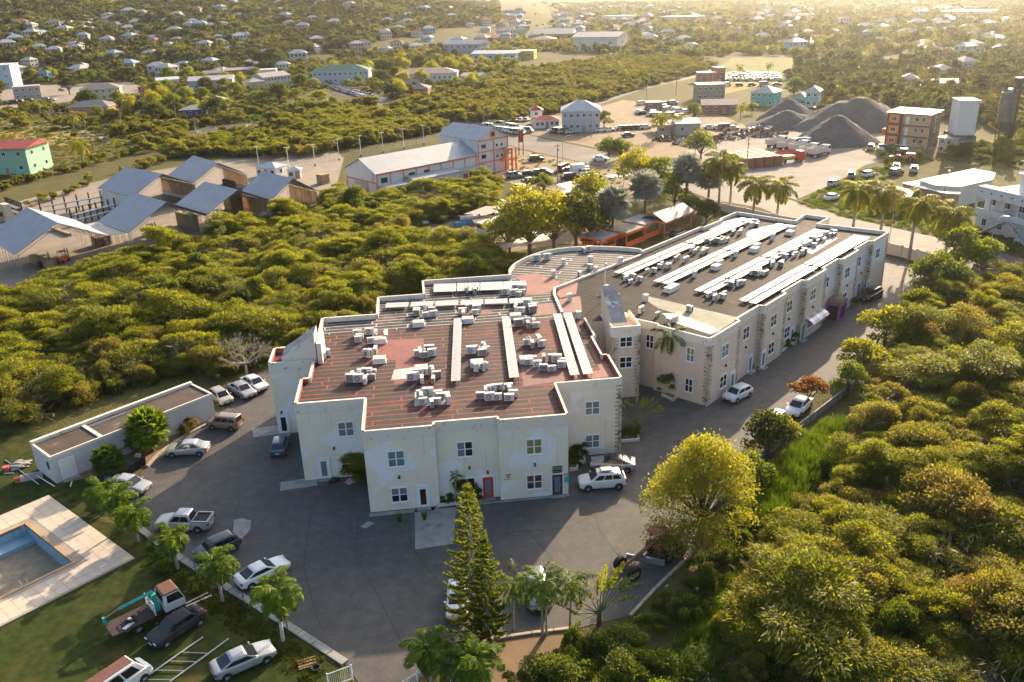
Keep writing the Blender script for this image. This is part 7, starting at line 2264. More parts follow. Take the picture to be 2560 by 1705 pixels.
o = MB().loft([[(-3,-1,.3),(3,-1,.3),(3,1,.3),(-3,1,.3)], [(-3,-1,1.6),(3,-1,1.9),(3,1,1.9),(-3,1,1.6)]]).box((0,0,2.2),(5.5,.6,.7)).box((1.8,-.8,1.9),(1.4,.9,1.3)).build('crane_carrier',M['teal'], None, G(2002,366),.1); tag(o, 'turquoise mobile crane parked behind the dump trucks','crane')
def make_loader(p, rz, label):
 r = empty('wheel_loader', p, rz, label, 'loader')
 MB().box((-1.2,0,1.5),(2.6,1.6,1.2)).build('engine_cover',M['orange'], r); MB().box((1.2,0,1.2),(1.8,1.2,.6)).build('front_frame',M['orange'], r)
 cb = MB()
 for x in (-.1,1.2):
  for y in (-.7,.7): cb.tube((x, y, 1.6),(x, y, 3.1),.06, n=5)
 cb.box((.55,0,3.15),(1.7,1.7,.12)); cb.build('cab_frame',M['dark_metal'], r); MB().box((.55,0,2.3),(1.2,1.3,1.4)).build('cab_glass',M['cglass'], r)
 MB().box((3.3,0,.7),(1.0,2.4,.9)).build('bucket',M['dark_metal'], r)
 for s in (-1,1): MB().tube((1.5, s * .5,1.7),(3.0, s * .5,.8),.12, n=5).build('lift_arm',M['orange'], r)
 for x in (-1.4,1.6):
  for s in (-1,1):
   wo = link('wheel', big, r, (x, s * 1.05,.7)); wo.scale = (1.15,1.2,1.15); link('rim', bigr, wo)
make_loader(G(2262,402),2.6, 'orange wheel loader at the yard edge')
# scrap heap
def scrap(p, s, n, label):
 r = empty('scrap_heap', p, 0, label, 'scrap heap','scrap heaps')
 mb = MB()
 for k in range(n):
  a_ = random.random() * 6.28; q = random.random() ** .6 * s
  z = max(.15,(1 - q / s) * s * .42 * random.random() ** .5 + .2)
  til = Matrix.Rotation(random.uniform(-.9,.9),3, 'X') @ Matrix.Rotation(random.uniform(-.9,.9),3, 'Y')
  mb.cur = random.choice((0,0,1,2))
  mb.box((q * math.cos(a_), q * math.sin(a_), z),(random.uniform(.4,2.2), random.uniform(.1,.9), random.uniform(.08,.5)), random.random() * 6.28, til)
 o = mb.build('scrap_metal', [M['rust'],M['dark_metal'],M['grey_metal']], r); o['kind'] = 'stuff'
scrap(G(1905,335),7.5,170, 'tangled scrap metal heap left of the gravel'); scrap(G(1740,358),7,90, 'low scrap heap near the round tree'); scrap(G(1820,345),5,60, 'small scrap heap behind the containers'); scrap(G(1665,350),4,40, 'rubble and scrap beside the grey shack')
# ------------------------------------------------------------------ the white and orange warehouse
def ribbed(name, c, rough=.35, metal=.3, scale=18, axis=0):
 if name in MATS: return MATS[name]
 ma, nt, b = nodes_of(name)
 vec = coords(nt)
 wv = nt.nodes.new('ShaderNodeTexWave'); wv.bands_direction = 'XYZ'[axis]; wv.inputs['Scale'].default_value = scale / 6.28; wv.inputs['Distortion'].default_value = 0
 nt.links.new(vec, wv.inputs['Vector'])
 cc = ramp(nt, noise(nt, .35,5,.6, vec), [(.3, tuple(v * .88 for v in c)),(.7, tuple(min(1, v * 1.08) for v in c))])
 nt.links.new(cc, b.inputs['Base Color'])
 b.inputs['Roughness'].default_value = rough; b.inputs['Metallic'].default_value = metal
 bump(nt, b, wv.outputs['Fac'], .35,.05)
 MATS[name] = ma
 return ma
M['tin_x'] = ribbed('ribbed_roof_sheet',(.34,.355,.375),.6,0.0, axis=0)
M['tin_y'] = ribbed('ribbed_roof_sheet_cross',(.34,.36,.39),.6,0.0, axis=1)
M['clad'] = ribbed('ribbed_wall_sheet',(.62,.61,.58),.6,0.0,14,0)
wb = G(945,492)
WA = R(42.0)
wh = empty('warehouse', wb, WA, 'white warehouse with orange trim, a long low part and a taller end','warehouse')
LX, LY, LE, LR = 31.7,13.0,5.4,8.3
MB().bx(0, LX, 0, LY, -.3, LE).build('wall',M['clad'], wh)
MB().add([(.02,.02, LE),(.02, LY - .02, LE),(.02, LY / 2, LR - .05)], [(0,1,2)]).build('gable_wall',M['clad'], wh)
def slope(mb, p, q, r_, s, th=.1):
 P = [Vector(v) for v in (p, q, r_, s)]
 n = (P[1] - P[0]).cross(P[3] - P[0]).normalized() * th
 if n.z < 0: n = -n
 mb.add([tuple(v) for v in P] + [tuple(v + n) for v in P], [(3,2,1,0),(4,5,6,7),(0,1,5,4),(1,2,6,5),(2,3,7,6),(3,0,4,7)])
mb = MB(); slope(mb, (-.4,-.35, LE - .05),(LX, -.35, LE - .05),(LX, LY / 2, LR),(-.4, LY / 2, LR)); mb.build('roof_slope',M['tin_x'], wh)
mb = MB(); slope(mb, (-.4, LY + .35, LE - .05),(LX, LY + .35, LE - .05),(LX, LY / 2 + .01, LR),(-.4, LY / 2 + .01, LR)); mb.build('roof_slope',M['tin_x'], wh)
TX0, TX1, TY, TE, TR = LX + .003, LX + 10.6,16.0,9.0,11.6
MB().bx(TX0, TX1,-.002, TY, -.3, TE).build('wall',M['clad'], wh)
MB().add([(TX0,0, TE),(TX1,0, TE),((TX0 + TX1) / 2,0, TR - .05)], [(0,1,2)]).build('gable_wall',M['clad'], wh)
xm = (TX0 + TX1) / 2
mb = MB(); slope(mb, (TX0 - .35,-.5, TE - .05),(TX0 - .35, TY + .3, TE - .05),(xm, TY + .3, TR),(xm, -.5, TR)); mb.build('roof_slope',M['tin_y'], wh)
mb = MB(); slope(mb, (TX1 + .35,-.5, TE - .05),(TX1 + .35, TY + .3, TE - .05),(xm + .01, TY + .3, TR),(xm + .01,-.5, TR)); mb.build('roof_slope',M['tin_y'], wh)
def otrim(x0, x1, y0, y1, z0, z1): MB().bx(x0, x1, y0, y1, z0, z1).build('orange_trim',M['orange'], wh)
otrim(-.03, LX, -.07,-.004, LE - .45, LE - .12)
for k in range(9): otrim(k * LX / 8.2, k * LX / 8.2 + .28,-.062,-.003,0, LE - .46)
otrim(-.08,-.004,.0, LY, 3.0,3.3)
for y in (0,3.6,9.0, LY - .25): otrim(-.07,-.003, y, y + .26,0,2.99)
for y in (1.2,): otrim(-.07,-.003, y, y + .25,3.31, LE)
for z in (2.9,5.7,8.6): otrim(TX0, TX1 + .02,-.075,-.006, z, z + .32)
for x in (TX0, xm, TX1 - .3): otrim(x, x + .3,-.068,-.005,0,8.59)
for k in (0,2.1,3.3):
 x = k * LX / 8.2 + 1.4
 MB().box((x + .8,-.02,3.6),(1.9,.06,1.2)).build('window',M['glass'], wh)
for x, z in ((TX0 + 2.0,7.2),(TX0 + 2.0,4.6),(xm + 1.3,7.0),(xm + 3.0,7.0),(xm + 1.3,4.2),(xm + 3.0,4.2)):
 MB().box((x, -.02, z),(1.5 if x < xm else .6,.06,1.0 if x < xm else .6)).build('window',M['glass'], wh)
otrim(xm - .75, xm + .75,-.10,-.004,9.2,10.7); MB().box((xm, -.11,9.95),(.8,.03,.8)).build('window',M['glass'], wh)
MB().bx(-.05,-.004,4.0,8.6,0,2.9).build('sliding_door',M['grey_metal'], wh)
MB().bx(8.5,22.5,-3.4,-.08,-.2,3.0).build('annex', wm((.62,.62,.60)), wh); mb = MB(); slope(mb, (8.2,-3.7,2.95),(22.8,-3.7,2.95),(22.8,-.08,3.5),(8.2,-.08,3.5)); mb.build('annex_roof',M['tin_x'], wh)
MB().bx(23.2,33.5,-3.0,-.08,-.2,2.6).build('annex', wm((.60,.59,.56)), wh); MB().bx(23.0,33.7,-3.2,-.08,2.601,2.8).build('annex_roof', rm((.40,.37,.34)), wh)
MB().bx(.8,7.5,-3.4,-.08,-.2,2.4).build('annex', wm((.62,.62,.60)), wh); MB().bx(.6,7.7,-3.6,-.08,2.401,2.6).build('annex_roof', rm((.46,.45,.43)), wh)
for x in (2.0,4.2,6.0,10.5,13.5,16.5,19.0,26.5,28.5,30.5): MB().box((x, -3.42 if x < 23 else -3.02,1.4),(1.0,.05,1.2)).build('window',M['glass'], wh)
MB().box((24.8,-3.03,1.2),(1.5,.05,1.6)).build('shop_window',M['truck_red'], wh)
sr = MB()
for k in range(16): sr.box((TX1 - 3.6 + k * .24,-1.0,3.1 + k * .17),(.28,1.0,.06))
sr.tube((TX1 - 3.7,-1.5,4.0),(TX1 + .2,-1.5,6.7),.04, n=5); sr.build('stair',M['dark_metal'], wh)
for x in (TX1 - 2.5, TX1 - .2, TX1 + 1.2):
 MB().box((x, -1.6,2.9),(.35,.35,5.8)).build('orange_column',M['orange'], wh)
MB().box((TX1 - 1.0,-1.6,3.0),(6.0,.3,.35)).build('orange_beam',M['orange'], wh); MB().box((TX1 - .6,-.9,5.85),(3.2,1.7,.15)).build('landing',M['dark_metal'], wh)
slv = MB(); slv.tube((TX1 + .2,-1.6,2.9),(TX1 + 3.2,-1.6,.2),.12, n=4); slv.build('ramp_rail',M['orange'], wh)
# sign pylon
p = G(1303,388); r = empty('sign_pylon', p, .3, 'tall dark sign pylon with a red vertical band on two posts','sign')
for x in (-.65,.65): MB().box((x, 0,3.4),(.2,.25,6.8)).build('post',M['rust'], r)
MB().box((0,0,5.3),(1.1,.2,3.2)).build('panel',M['dark_metal'], r); MB().box((0,-.12,5.4),(.36,.04,2.8)).build('lettering_band',M['red'], r); MB().box((0,0,7.0),(1.5,.3,.25)).build('cap',M['rust'], r)
# ------------------------------------------------------------------ open timber sheds
M['shed_sheet'] = ribbed('shed_roof_sheet',(.29,.31,.34),.6,0.0,10,1)
M['tan_sheet'] = leaf_mat('tan_side_sheet',(.46,.37,.27),(.5,.4,.3),(1.0,1.0,1.0),.4)
M['lumber'] = mat('stacked_timber',(.33,.24,.13),.9, var=.35, vscale=3)
def sp_(x, y): return (x * .3652,360 + y * .3652)
def shed(Lf, Rf, Lb, Rg, label, sheet_side=True, ze=4.4):
 """front left and right eave, back left eave, front ridge (picture points)"""
 lf, rf, lb = G(*sp_(*Lf), ze), G(*sp_(*Rf), ze), G(*sp_(*Lb), ze)
 d = lb - lf; LEN_ = d.length
 ang = math.atan2(d.y, d.x)                  # y axis of the shed runs back
 w = (rf - lf)
 side = Vector((d.y, -d.x, 0)).normalized()  # to the right of the back direction
 Wd = max(9.0, min(w.dot(side),17))
 mid = lf + side * Wd / 2
 dr = ray(*sp_(*Rg)); t = (mid.x * dr[0] + mid.y * dr[1]) / (dr[0] ** 2 + dr[1] ** 2)
 zr = min(max(CAM_H + t * dr[2], ze + 2.0), ze + 4.2)
 r = empty('timber_shed',(lf.x, lf.y, .06), ang - math.pi / 2, label, 'shed','open timber sheds')
 for sgn in (0,1):
  mb = MB()
  x0, x1 = (-.5, Wd / 2) if sgn == 0 else (Wd + .5, Wd / 2 + .01)
  slope(mb, (x0,-.5, ze - .15),(x0, LEN_ + .5, ze - .15),(x1, LEN_ + .5, zr),(x1,-.5, zr),.07)
  mb.build('roof_slope',M['shed_sheet'], r)
 nb = 5
 for k in range(nb):
  y = LEN_ * k / (nb - 1)
  tr_ = MB()
  for x in (0, Wd):
   for dx in (-.22,.22):
    tr_.tube((x + dx, y, 0),(x + dx, y, ze - .1),.035, n=4)
   for q in range(5): tr_.tube((x - .22, y, q * .8 + .2),(x + .22, y, q * .8 + .6),.025, n=4)
  for sgn in (0,1):
   xa = 0 if sgn == 0 else Wd
   P0, P1 = Vector((xa, y, ze - .75)), Vector((Wd / 2, y, zr - .65))
   tr_.tube(P0, P1,.035, n=4); tr_.tube(Vector((xa, y, ze - .2)), Vector((Wd / 2, y, zr - .08)),.035, n=4)
   for q in range(7):
    a_, b_ = P0.lerp(P1, q / 7), P0.lerp(P1,(q + 1) / 7)
    tr_.tube(a_, b_ + Vector((0,0,.55)),.02, n=4)
  tr_.build('truss',M['grey_metal'], r)
 if sheet_side:
  npan = 6
  for k in range(npan):
   y0 = LEN_ * k / npan
   MB().bx(Wd + .30, Wd + .34, y0 + .05, y0 + LEN_ / npan - .05,1.0, ze - .3).build('side_sheet',M['tan_sheet'], r)
  MB().bx(Wd + .25, Wd + .40,0, LEN_, 0,.8).build('plinth',M['white_paint'], r); MB().bx(Wd + .24, Wd + .41,0, LEN_, .81,.99).build('orange_rail',M['orange'], r)
 return r, Wd, LEN_
SH = []
for a in [((110,750),(725,630),(-75,632),(390,540),'open timber shed cut by the picture edge, with grey roof', False),((885,600),(1415,485),(690,530),(1120,400),'open timber shed in the front row beside the flat canopy', False),
    ((915,355),(1335,275),(685,300),(1110,205),'open timber shed with a white end wall in the middle row'),((1410,485),(1855,390),(1205,425),(1605,315),'open timber shed holding tall crate stacks'),
    ((1325,265),(1690,210),(1170,210),(1490,130),'open timber shed farthest back, with pale roof'),((1855,385),(2245,345),(1665,330),(2030,235),'open timber shed nearest the warehouse, with pale roof')]:
 SH.append(shed(*a))
r3 = SH[2][0]; MB().bx(-.35,-.05,0, SH[2][2], 0,4.0).build('white_wall',M['clad'], r3)
# flat canopy between two sheds, timber stacks, crates, forklifts
P = [G(*sp_(*q),4.2) for q in ((535,560),(690,530),(880,605),(725,628))]
r = empty('flat_canopy',(P[0] + P[2]) / 2 - Vector((0,0,4.14)),0, 'flat grey sheet canopy joining two sheds','canopy')
o0 = (P[0] + P[2]) / 2; mb = MB(); mb.prism([(p - o0)[:2] for p in P], 4.1,4.18); mb.build('roof', rm((.36,.34,.31)), r)
for p in P: MB().tube(((p - o0).x, (p - o0).y, 0),((p - o0).x, (p - o0).y, 4.1),.06, n=5).build('post',M['grey_metal'], r)
def stack(px, nx, ny, nz, s, label, group, ma='lumber', rz=R(-42), name='timber_stack', cat='timber stack', gap=.04):
 r = empty(name, G(*px) + Vector((0,0,.06)), rz, label, cat, group)
 me = MB().box((0,0,0), tuple(v - gap for v in s)).mesh('bundle',M[ma])
 for i in range(nx):
  for j in range(ny):
   for k in range(nz):
    link('bundle', me, r, ((i - nx / 2 + .5) * s[0], (j - ny / 2 + .5) * s[1], (k + .5) * s[2] - gap / 2 + .02))
M['crate'] = mat('crate_board',(.30,.22,.10),.9, var=.2, vscale=2); M['crate_white'] = mat('wrapped_goods',(.50,.42,.33),.7, var=.15)
TG = 'goods stacked under the sheds'
stack(sp_(1610,490),2,2,4,(1.5,1.5,1.2),'tall stack of brown crates under the crate shed', TG, 'crate', name='crate_stack', cat='crates')
stack(sp_(1565,520),1,1,2,(1.8,1.8,1.1),'shorter brown crate pair in front of the tall stack', TG, 'crate', name='crate_stack', cat='crates')
stack(sp_(1290,570),3,1,3,(2.4,1.2,1.0),'dark timber bundles at the lattice side of the crate shed', TG)
stack(sp_(1470,600),2,2,1,(1.6,1.4,1.0),'low boxes beside the crate shed posts', TG, 'crate', name='crate_stack', cat='crates')
stack(sp_(290,830),4,1,2,(2.0,1.3,.7),'long timber bundles under the edge shed', TG); stack(sp_(420,610),3,1,2,(3.0,.6,.3),'pale yellow timber lengths in the yard', TG, 'wood')
stack(sp_(60,530),2,1,4,(1.4,1.4,1.0),'white wrapped goods stack beside the black rack', TG, 'crate_white', name='goods_stack', cat='goods')
stack(sp_(2090,430),1,3,2,(1.2,4.0,.5),'brown timber bundles inside the shed nearest the warehouse', TG, 'lumber'); stack(sp_(1845,525),2,1,2,(1.8,1.6,.9),'white wrapped boxes at the shed corner', TG, 'white_paint', name='goods_stack', cat='goods')
stack(sp_(1900,480),1,2,3,(1.0,1.6,.7),'dark boxes behind the white wrapped goods', TG, 'lumber'); stack(sp_(2215,270),2,2,3,(1.2,1.2,.8),'light timber pile outside the warehouse door', TG, 'wood')
stack(sp_(1170,590),3,2,1,(2.5,1.0,.5),'low dark timber pile before the lattice side', TG, 'lumber'); stack(sp_(700,690),2,2,2,(1.4,1.4,.9),'dark rolls under the edge shed lattice', TG, 'rust', name='roll_stack', cat='goods'); stack(sp_(1580,285),3,1,2,(2.0,1.2,.7),'dark goods under the farthest shed', TG, 'black', name='goods_stack', cat='goods')
def rack(pa, pb, label):
 a, b = G(*sp_(*pa)), G(*sp_(*pb)); d = b - a
 r = empty('cantilever_rack', a, math.atan2(d.y, d.x), label, 'rack','long racks in the timber yard')
 n_ = 8
 post = MB().box((0,0,1.9),(.25,.3,3.8)).box((0,-.6,1.0),(.15,1.2,.12)).box((0,-.6,2.2),(.15,1.2,.12)).mesh('upright',M['dark_metal'])
 for k in range(n_): link('upright', post, r, (d.length * k / (n_ - 1),0,0))
 for z in (1.15,2.35):
  for q in range(3): MB().box((d.length / 2,-.25 - .35 * q, z + .08),(d.length * .92,.28,.16)).build('load',M['grey_metal'], r)
rack((290,500),(860,400),'long dark rack loaded with grey pipes, behind the edge shed'); rack((500,560),(800,480),'dark rack with pipes in front of the longer one'); rack((60,470),(165,510),'short black rack of uprights beside the wrapped goods')
def forklift(px, rz, label, ma):
 r = empty('forklift', G(*sp_(*px)) + Vector((0,0,.06)), rz, label, 'forklift','yard machines')
 MB().box((-.2,0,.75),(1.9,1.1,.8)).build('body',M[ma], r)
 g = MB()
 for x in (-.7,.5):
  for y in (-.5,.5): g.tube((x, y, 1.1),(x, y, 2.1),.04, n=4)
 g.box((-.1,0,2.13),(1.4,1.15,.06)); g.build('roll_cage',M['dark_metal'], r)
 ms = MB()
 for y in (-.35,.35): ms.box((.95, y, 1.3),(.12,.12,2.4)); ms.box((1.5, y, .12),(1.1,.12,.06))
 ms.build('mast',M['dark_metal'], r)
 tm_, rm2 = wheel_meshes(.30)
 for x in (-.8,.6):
  for s in (-1,1): link('wheel', tm_, r, (x, s * .5,.30))
forklift((1040,620),.3, 'green yard machine beside the lattice shed','green_post'); forklift((1495,520),-.6, 'blue truck-mounted machine before the crates','blue_plastic'); forklift((440,810),1.2, 'orange forklift under the edge shed','orange'); forklift((310,840),.8, 'dark forklift beside the long timber bundles','dark_metal')
building(sp_(1760,225), sp_(1890,232),5,2.6, 'hip', 1.1,(.62,.62,.60),(.36,.40,.45),1,3,1, 'small white hut with a blue-grey roof behind the sheds','shed', None, 'site_hut'); building(sp_(1975,240), sp_(2060,235),3,2.2, 'hip', .8,(.60,.60,.58),(.36,.40,.45),1,2,1, 'tiny white hut beside the blue-grey roofed one','shed', None, 'site_hut')
# chain-link fence with white lamp posts
lf_ = empty('yard_fence',(0,0,0),0, 'chain-link fence along the bush behind the sheds and warehouse','fence')
P = pxpath([(700,425),(790,408),(860,395),(960,378),(1080,352)])
for a, b in zip(P[:-1], P[1:]):
 n_ = 6
 for k in range(n_): MB().tube((0,0,0),(0,0,2.0),.04, n=5).build('post',M['grey_metal'], lf_, lin(a, b, k / n_))
 w = MB()
 for z in (.1,.7,1.3,1.95): w.tube(a + Vector((0,0, z)), b + Vector((0,0, z)),.012, n=4)
 w.build('wire',M['grey_metal'], lf_)
lampm = MB().tube((0,0,0),(0,0,6.0),.09,.06,6).mesh('pole',M['white_paint']); lamph = MB().box((0,0,6.02),(1.5,.25,.1)).mesh('lamp_head',M['white_paint']); lampb = MB().box((0,0,.25),(.4,.4,.5)).mesh('footing',M['dark_metal'])
for k, (x, y) in enumerate(((648,420),(723,423),(788,415),(848,401),(903,391),(958,382),(1010,372),(1060,362))):
 r = empty('lamp_post', G(x, y), R(20),'white lamp post along the yard fence, number %s from the sheds' % ['one','two','three','four','five','six','seven','eight'][k], 'lamp post','white lamp posts at the yard fence')
 link('pole', lampm, r); link('lamp_head', lamph, r); link('footing', lampb, r)
# utility poles and street lamps
poles = [(1394,455,9.5, 'beside the market lot'),(1478,345,8, 'before the grey house'),(1230,372,8.5, 'behind the warehouse roof'),(1866,428,8.5, 'beside the lettered container'),(2355,520,9, 'before the white house'),(1615,267,8, 'on the branch road'),(1690,238,8, 'farther along the branch road'),(103,294,8, 'at the orange bungalow track'),(133,321,8.5, 'at the bend of the track'),(222,360,9, 'with a round crown of leaves behind'),(308,331,8.5, 'left of the bushes by the track'),(493,352,8, 'before the pond'),(973,238,7, 'by the brick house'),(1110,285,7, 'beside the traffic'),(240,395,5, 'near the coconut palm'),(441,300,6, 'at the blue hut'),(2110,300,7, 'behind the large gravel heap'),(770,205,9, 'at the traffic queue'),(440,190,8, 'left of the beige house')]
arm = MB().box((0,0,0),(1.8,.12,.12)).mesh('crossarm',M['wood'])
for x, y, h, w in poles:
 r = empty('utility_pole', G(x, y), random.random(),'wooden utility pole ' + w, 'utility pole','utility poles')
 MB().tube((0,0,0),(0,0, h),.15,.10,7).build('pole',M['bark_pale'], r); link('crossarm', arm, r, (0,0, h - .6))
 MB().tube((.25,0, h - 1.9),(.25,0, h - 1.2),.16, n=8).build('transformer',M['grey_metal'], r)
for x, y, h, w, fl in [(1407,418,8.5, 'at the road before the market lot', 1),(1211,325,8, 'behind the warehouse', 1),(955,262,8, 'at the traffic queue', 1),(1737,410,5.5, 'above the round tree at the yard', 1),(2222,610,9, 'at the end of the long wing', -1),(1070,292,7, 'past the vans', 1),(2472,640,7, 'at the white house gate', 1)]:
 r = empty('street_lamp', G(x, y),0, 'curved grey street lamp ' + w, 'street lamp','street lamps')
 pts = [(0,0,0),(0,0, h * .85)] + [(fl * 1.6 * math.sin(t),0, h * .85 + h * .13 * math.sin(t) + .3 * math.sin(2 * t)) for t in np.linspace(.3,1.57,5)]
 MB().path(pts, .07,6).build('pole',M['grey_metal'], r); MB().box((pts[-1][0] + fl * .25,0, pts[-1][2]),(.6,.22,.12)).build('lamp_head',M['grey_metal'], r)
# ------------------------------------------------------------------ right edge: white house, annexes, small yellow house
a, b = G(2440,572), G(2600,618); d = b - a; W = d.length
wr_ = empty('white_house', a, math.atan2(d.y, d.x),'large white house with arched gallery, outside stairs and a hipped tower','building')
M['whitewall'] = wall_material('white_house_wall',(.55,.57,.60),(.52,.55,.58))
MB().bx(-.5, W, 0,13,-.3,3.3).build('wall',M['whitewall'], wr_); MB().bx(-.5, W, 1.6,13,3.301,7.4).build('wall',M['whitewall'], wr_)
MB().bx(-.7, W, -.6,1.59,3.0,3.3).build('gallery_floor',M['whitewall'], wr_); MB().bx(-.7, W, -.6,-.42,3.301,4.2).build('gallery_rail',M['whitewall'], wr_); MB().bx(-.7, W, -.6,1.59,6.3,8.2).build('gallery_fascia',M['whitewall'], wr_)
for k in range(8): MB().bx(-.7 + k * 3.0,-.35 + k * 3.0,-.6,-.3,4.201,6.3).build('column',M['whitewall'], wr_)
for k in range(6):
 link('window', win_mesh(1.4,1.1), wr_, (1.2 + k * 3.2,1.565,5.2)); link('window', win_mesh(.9,1.4), wr_, (1.5 + k * 3.5,-.035,1.7))
for k in range(7): MB().box((.3 + k * 2.2,-.62,7.3),(.3,.05,.3)).build('vent_hole',M['dark_metal'], wr_)
MB().bx(5.0, W, 3.0,13,7.41,11.0).build('upper_wall',M['whitewall'], wr_)
for k in range(4): link('window', win_mesh(1.2,1.4), wr_, (7.2 + k * 3.6,2.965,9.3))
MB().bx(4.6, W, 2.2,13,11.001,11.25).build('upper_floor',M['whitewall'], wr_)
rl = MB(); rl.tube((4.7,2.3,12.2),(W, 2.3,12.2),.06, n=5); rl.tube((4.7,2.3,11.6),(W, 2.3,11.6),.04, n=5)
for k in range(10): rl.tube((4.7 + k * 1.4,2.3,11.2),(4.7 + k * 1.4,2.3,12.2),.05, n=5)
rl.build('railing',M['dark_metal'], wr_)
for k in range(5): MB().bx(5.6 + k * 2.6,6.0 + k * 2.6,3.4,3.8,11.26,13.4).build('column',M['whitewall'], wr_)
MB().bx(5.7, W, 4.4,13,11.26,13.39).build('tower_glazing',M['curtain_teal'], wr_)
MB().add([(4.6,2.4,13.4),(W + 6,2.4,13.4),(W + 6,14,13.4),(4.6,14,13.4),(10.5,8.2,16.6),(W + 1,8.2,16.6)], [(0,1,5,4),(1,2,5),(2,3,4,5),(3,0,4),(3,2,1,0)]).build('roof', ribbed('white_house_roof',(.50,.53,.58),.4,.2,12,0), wr_)
for s, x0 in ((1,3.0),(-1,12.5)):
 stp = MB()
 for k in range(12): stp.box((x0 + s * k * .38,-1.6,.25 + k * .26),(.42,1.4,.14))
 stp.tube((x0,-2.3,1.2),(x0 + s * 4.2,-2.3,4.1),.08, n=5); stp.tube((x0,-2.3,.3),(x0 + s * 4.2,-2.3,3.2),.12, n=4)
 stp.build('stair',M['grey_metal'], wr_)
for x in (-1.5,13.5):
 o = MB().box((0,0,1.0),(.7,.5,2.0)).build('gate_pier', wm((.30,.46,.46))); o.location = wr_.matrix_basis @ Vector((x, -5.5,0)); o.rotation_euler = wr_.rotation_euler; tag(o, 'pale turquoise gate pier before the white house, %s one' % ('left' if x < 0 else 'right'),'pier','turquoise gate piers')
def roofed(polypx, z, label, wall, roofc, name='annex_building', rough=.35):
 P = [G(*p, z) for p in polypx]; o0 = sum(P, Vector()) / len(P); o0.z = 0
 r = empty(name, o0,0, label, 'building')
 q = [(p - o0)[:2] for p in P]
 MB().prism(q, -.2, z - .02).build('wall', wm(wall), r)
 c = Vector((0,0)); q2 = [tuple(Vector(v) * 1.03) for v in q]
 MB().prism(q2, z, z + .15).build('roof', rm(roofc, rough), r)
roofed([(2300,451),(2432,424),(2486,434),(2480,450),(2400,468),(2340,464)], 4.2, 'wide low annex with a gleaming cream roof beside the white house',(.45,.50,.48),(.52,.44,.36))
roofed([(2258,459),(2306,452),(2402,470),(2398,486),(2360,484)], 3.4, 'lower lean-to with a bright roof before the wide annex',(.22,.16,.12),(.60,.54,.46))
building((2180,522),(2262,530),7,3.0, 'hip', 1.4,(.60,.36,.12),(.28,.24,.21),1,4,2, 'small yellow house with magenta base and dark roof beyond the road','house', None)
# ------------------------------------------------------------------ stalls, canopies, bus, boat
def stall(px, w, dpt, h, roof, rh, label, roofc, ma='orange', walls=True, rz=None, pitched=False):
 p = G(*px); r = empty('market_stall', p, RA if rz is None else rz, label, 'stall','orange stalls behind the long wing')
 for x in (-w / 2 + .1, w / 2 - .1):
  for y in (-dpt / 2 + .1, dpt / 2 - .1): MB().box((x, y, h / 2),(.18,.18, h)).build('post',M[ma], r)
 if walls: MB().bx(-w / 2 + .1, w / 2 - .1, dpt / 2 - .15, dpt / 2 - .05,0, h).build('back_wall',M[ma], r); MB().bx(-w / 2 + .2, w / 2 - .2,-dpt / 2 + .05,-dpt / 2 + .12,0,1.0).build('counter',M[ma], r)
 rmx = rm(roofc)
 if pitched:
  mb = MB(); slope(mb, (-w / 2 - .4,-dpt / 2 - .4, h),(w / 2 + .4,-dpt / 2 - .4, h),(w / 2 + .4,0, h + rh),(-w / 2 - .4,0, h + rh)); slope(mb, (-w / 2 - .4, dpt / 2 + .4, h),(w / 2 + .4, dpt / 2 + .4, h),(w / 2 + .4,.01, h + rh),(-w / 2 - .4,.01, h + rh)); mb.build('roof', rmx, r)
 else: MB().bx(-w / 2 - .3, w / 2 + .3,-dpt / 2 - .3, dpt / 2 + .3, h, h + .15).build('roof', rmx, r)
 fb = MB(); fb.box((0,-dpt / 2 - .34, h - .1),(w + .6,.06,.35)); fb.box((-w / 2 - .34,0, h - .1),(.06, dpt + .6,.35)); fb.build('fascia',M[ma], r)
 br = MB()
 for k in range(4):
  x0 = -w / 2 + .1 + k * (w - .2) / 4; x1 = x0 + (w - .2) / 4
  br.tube((x0,-dpt / 2 + .1,.1),(x1,-dpt / 2 + .1,1.0),.04, n=4); br.tube((x0,-dpt / 2 + .1,1.0),(x1,-dpt / 2 + .1,.1),.04, n=4)
 br.build('lattice',M[ma], r)
stall((1668,575),10,5,3.0, '', 1.4, 'largest orange stall with a pitched grey roof',(.20,.20,.205), pitched=True, walls=False)
stall((1605,588),5.5,4.5,3.0, '', 0, 'orange stall with a flat roof next to the largest one',(.28,.28,.28))
stall((1566,605),6.5,4.5,2.8, '', 0, 'orange stall with a leaf-littered roof',(.16,.16,.13))
stall((1497,622),4.5,4.5,2.6, '', 0, 'small orange stall nearest the curved parapet',(.30,.34,.38))
def canopy(poly, z, label, roofc, group='canopies over the scrap lot'):
 P = [G(*p, z) for p in poly]; o0 = sum(P, Vector()) / len(P); o0.z = 0
 r = empty('canopy', o0,0, label, 'canopy', group)
 MB().prism([(p - o0)[:2] for p in P], z, z + .1).build('roof', rm(roofc, .4), r)
 for p in P: MB().tube(((p - o0).x * .95,(p - o0).y * .95,0),((p - o0).x * .95,(p - o0).y * .95, z),.06, n=5).build('post',M['grey_metal'], r)
canopy([(1160,536),(1215,516),(1270,518),(1225,536)], 3.0, 'brown sheet canopy over the boat',(.36,.29,.22))
canopy([(1232,520),(1290,502),(1372,494),(1330,512),(1262,526)], 3.2, 'white sheet canopy behind the boat',(.66,.62,.58))
canopy([(1290,500),(1345,486),(1372,492),(1300,506)], 3.0, 'pale brown canopy behind the white one',(.46,.38,.31))
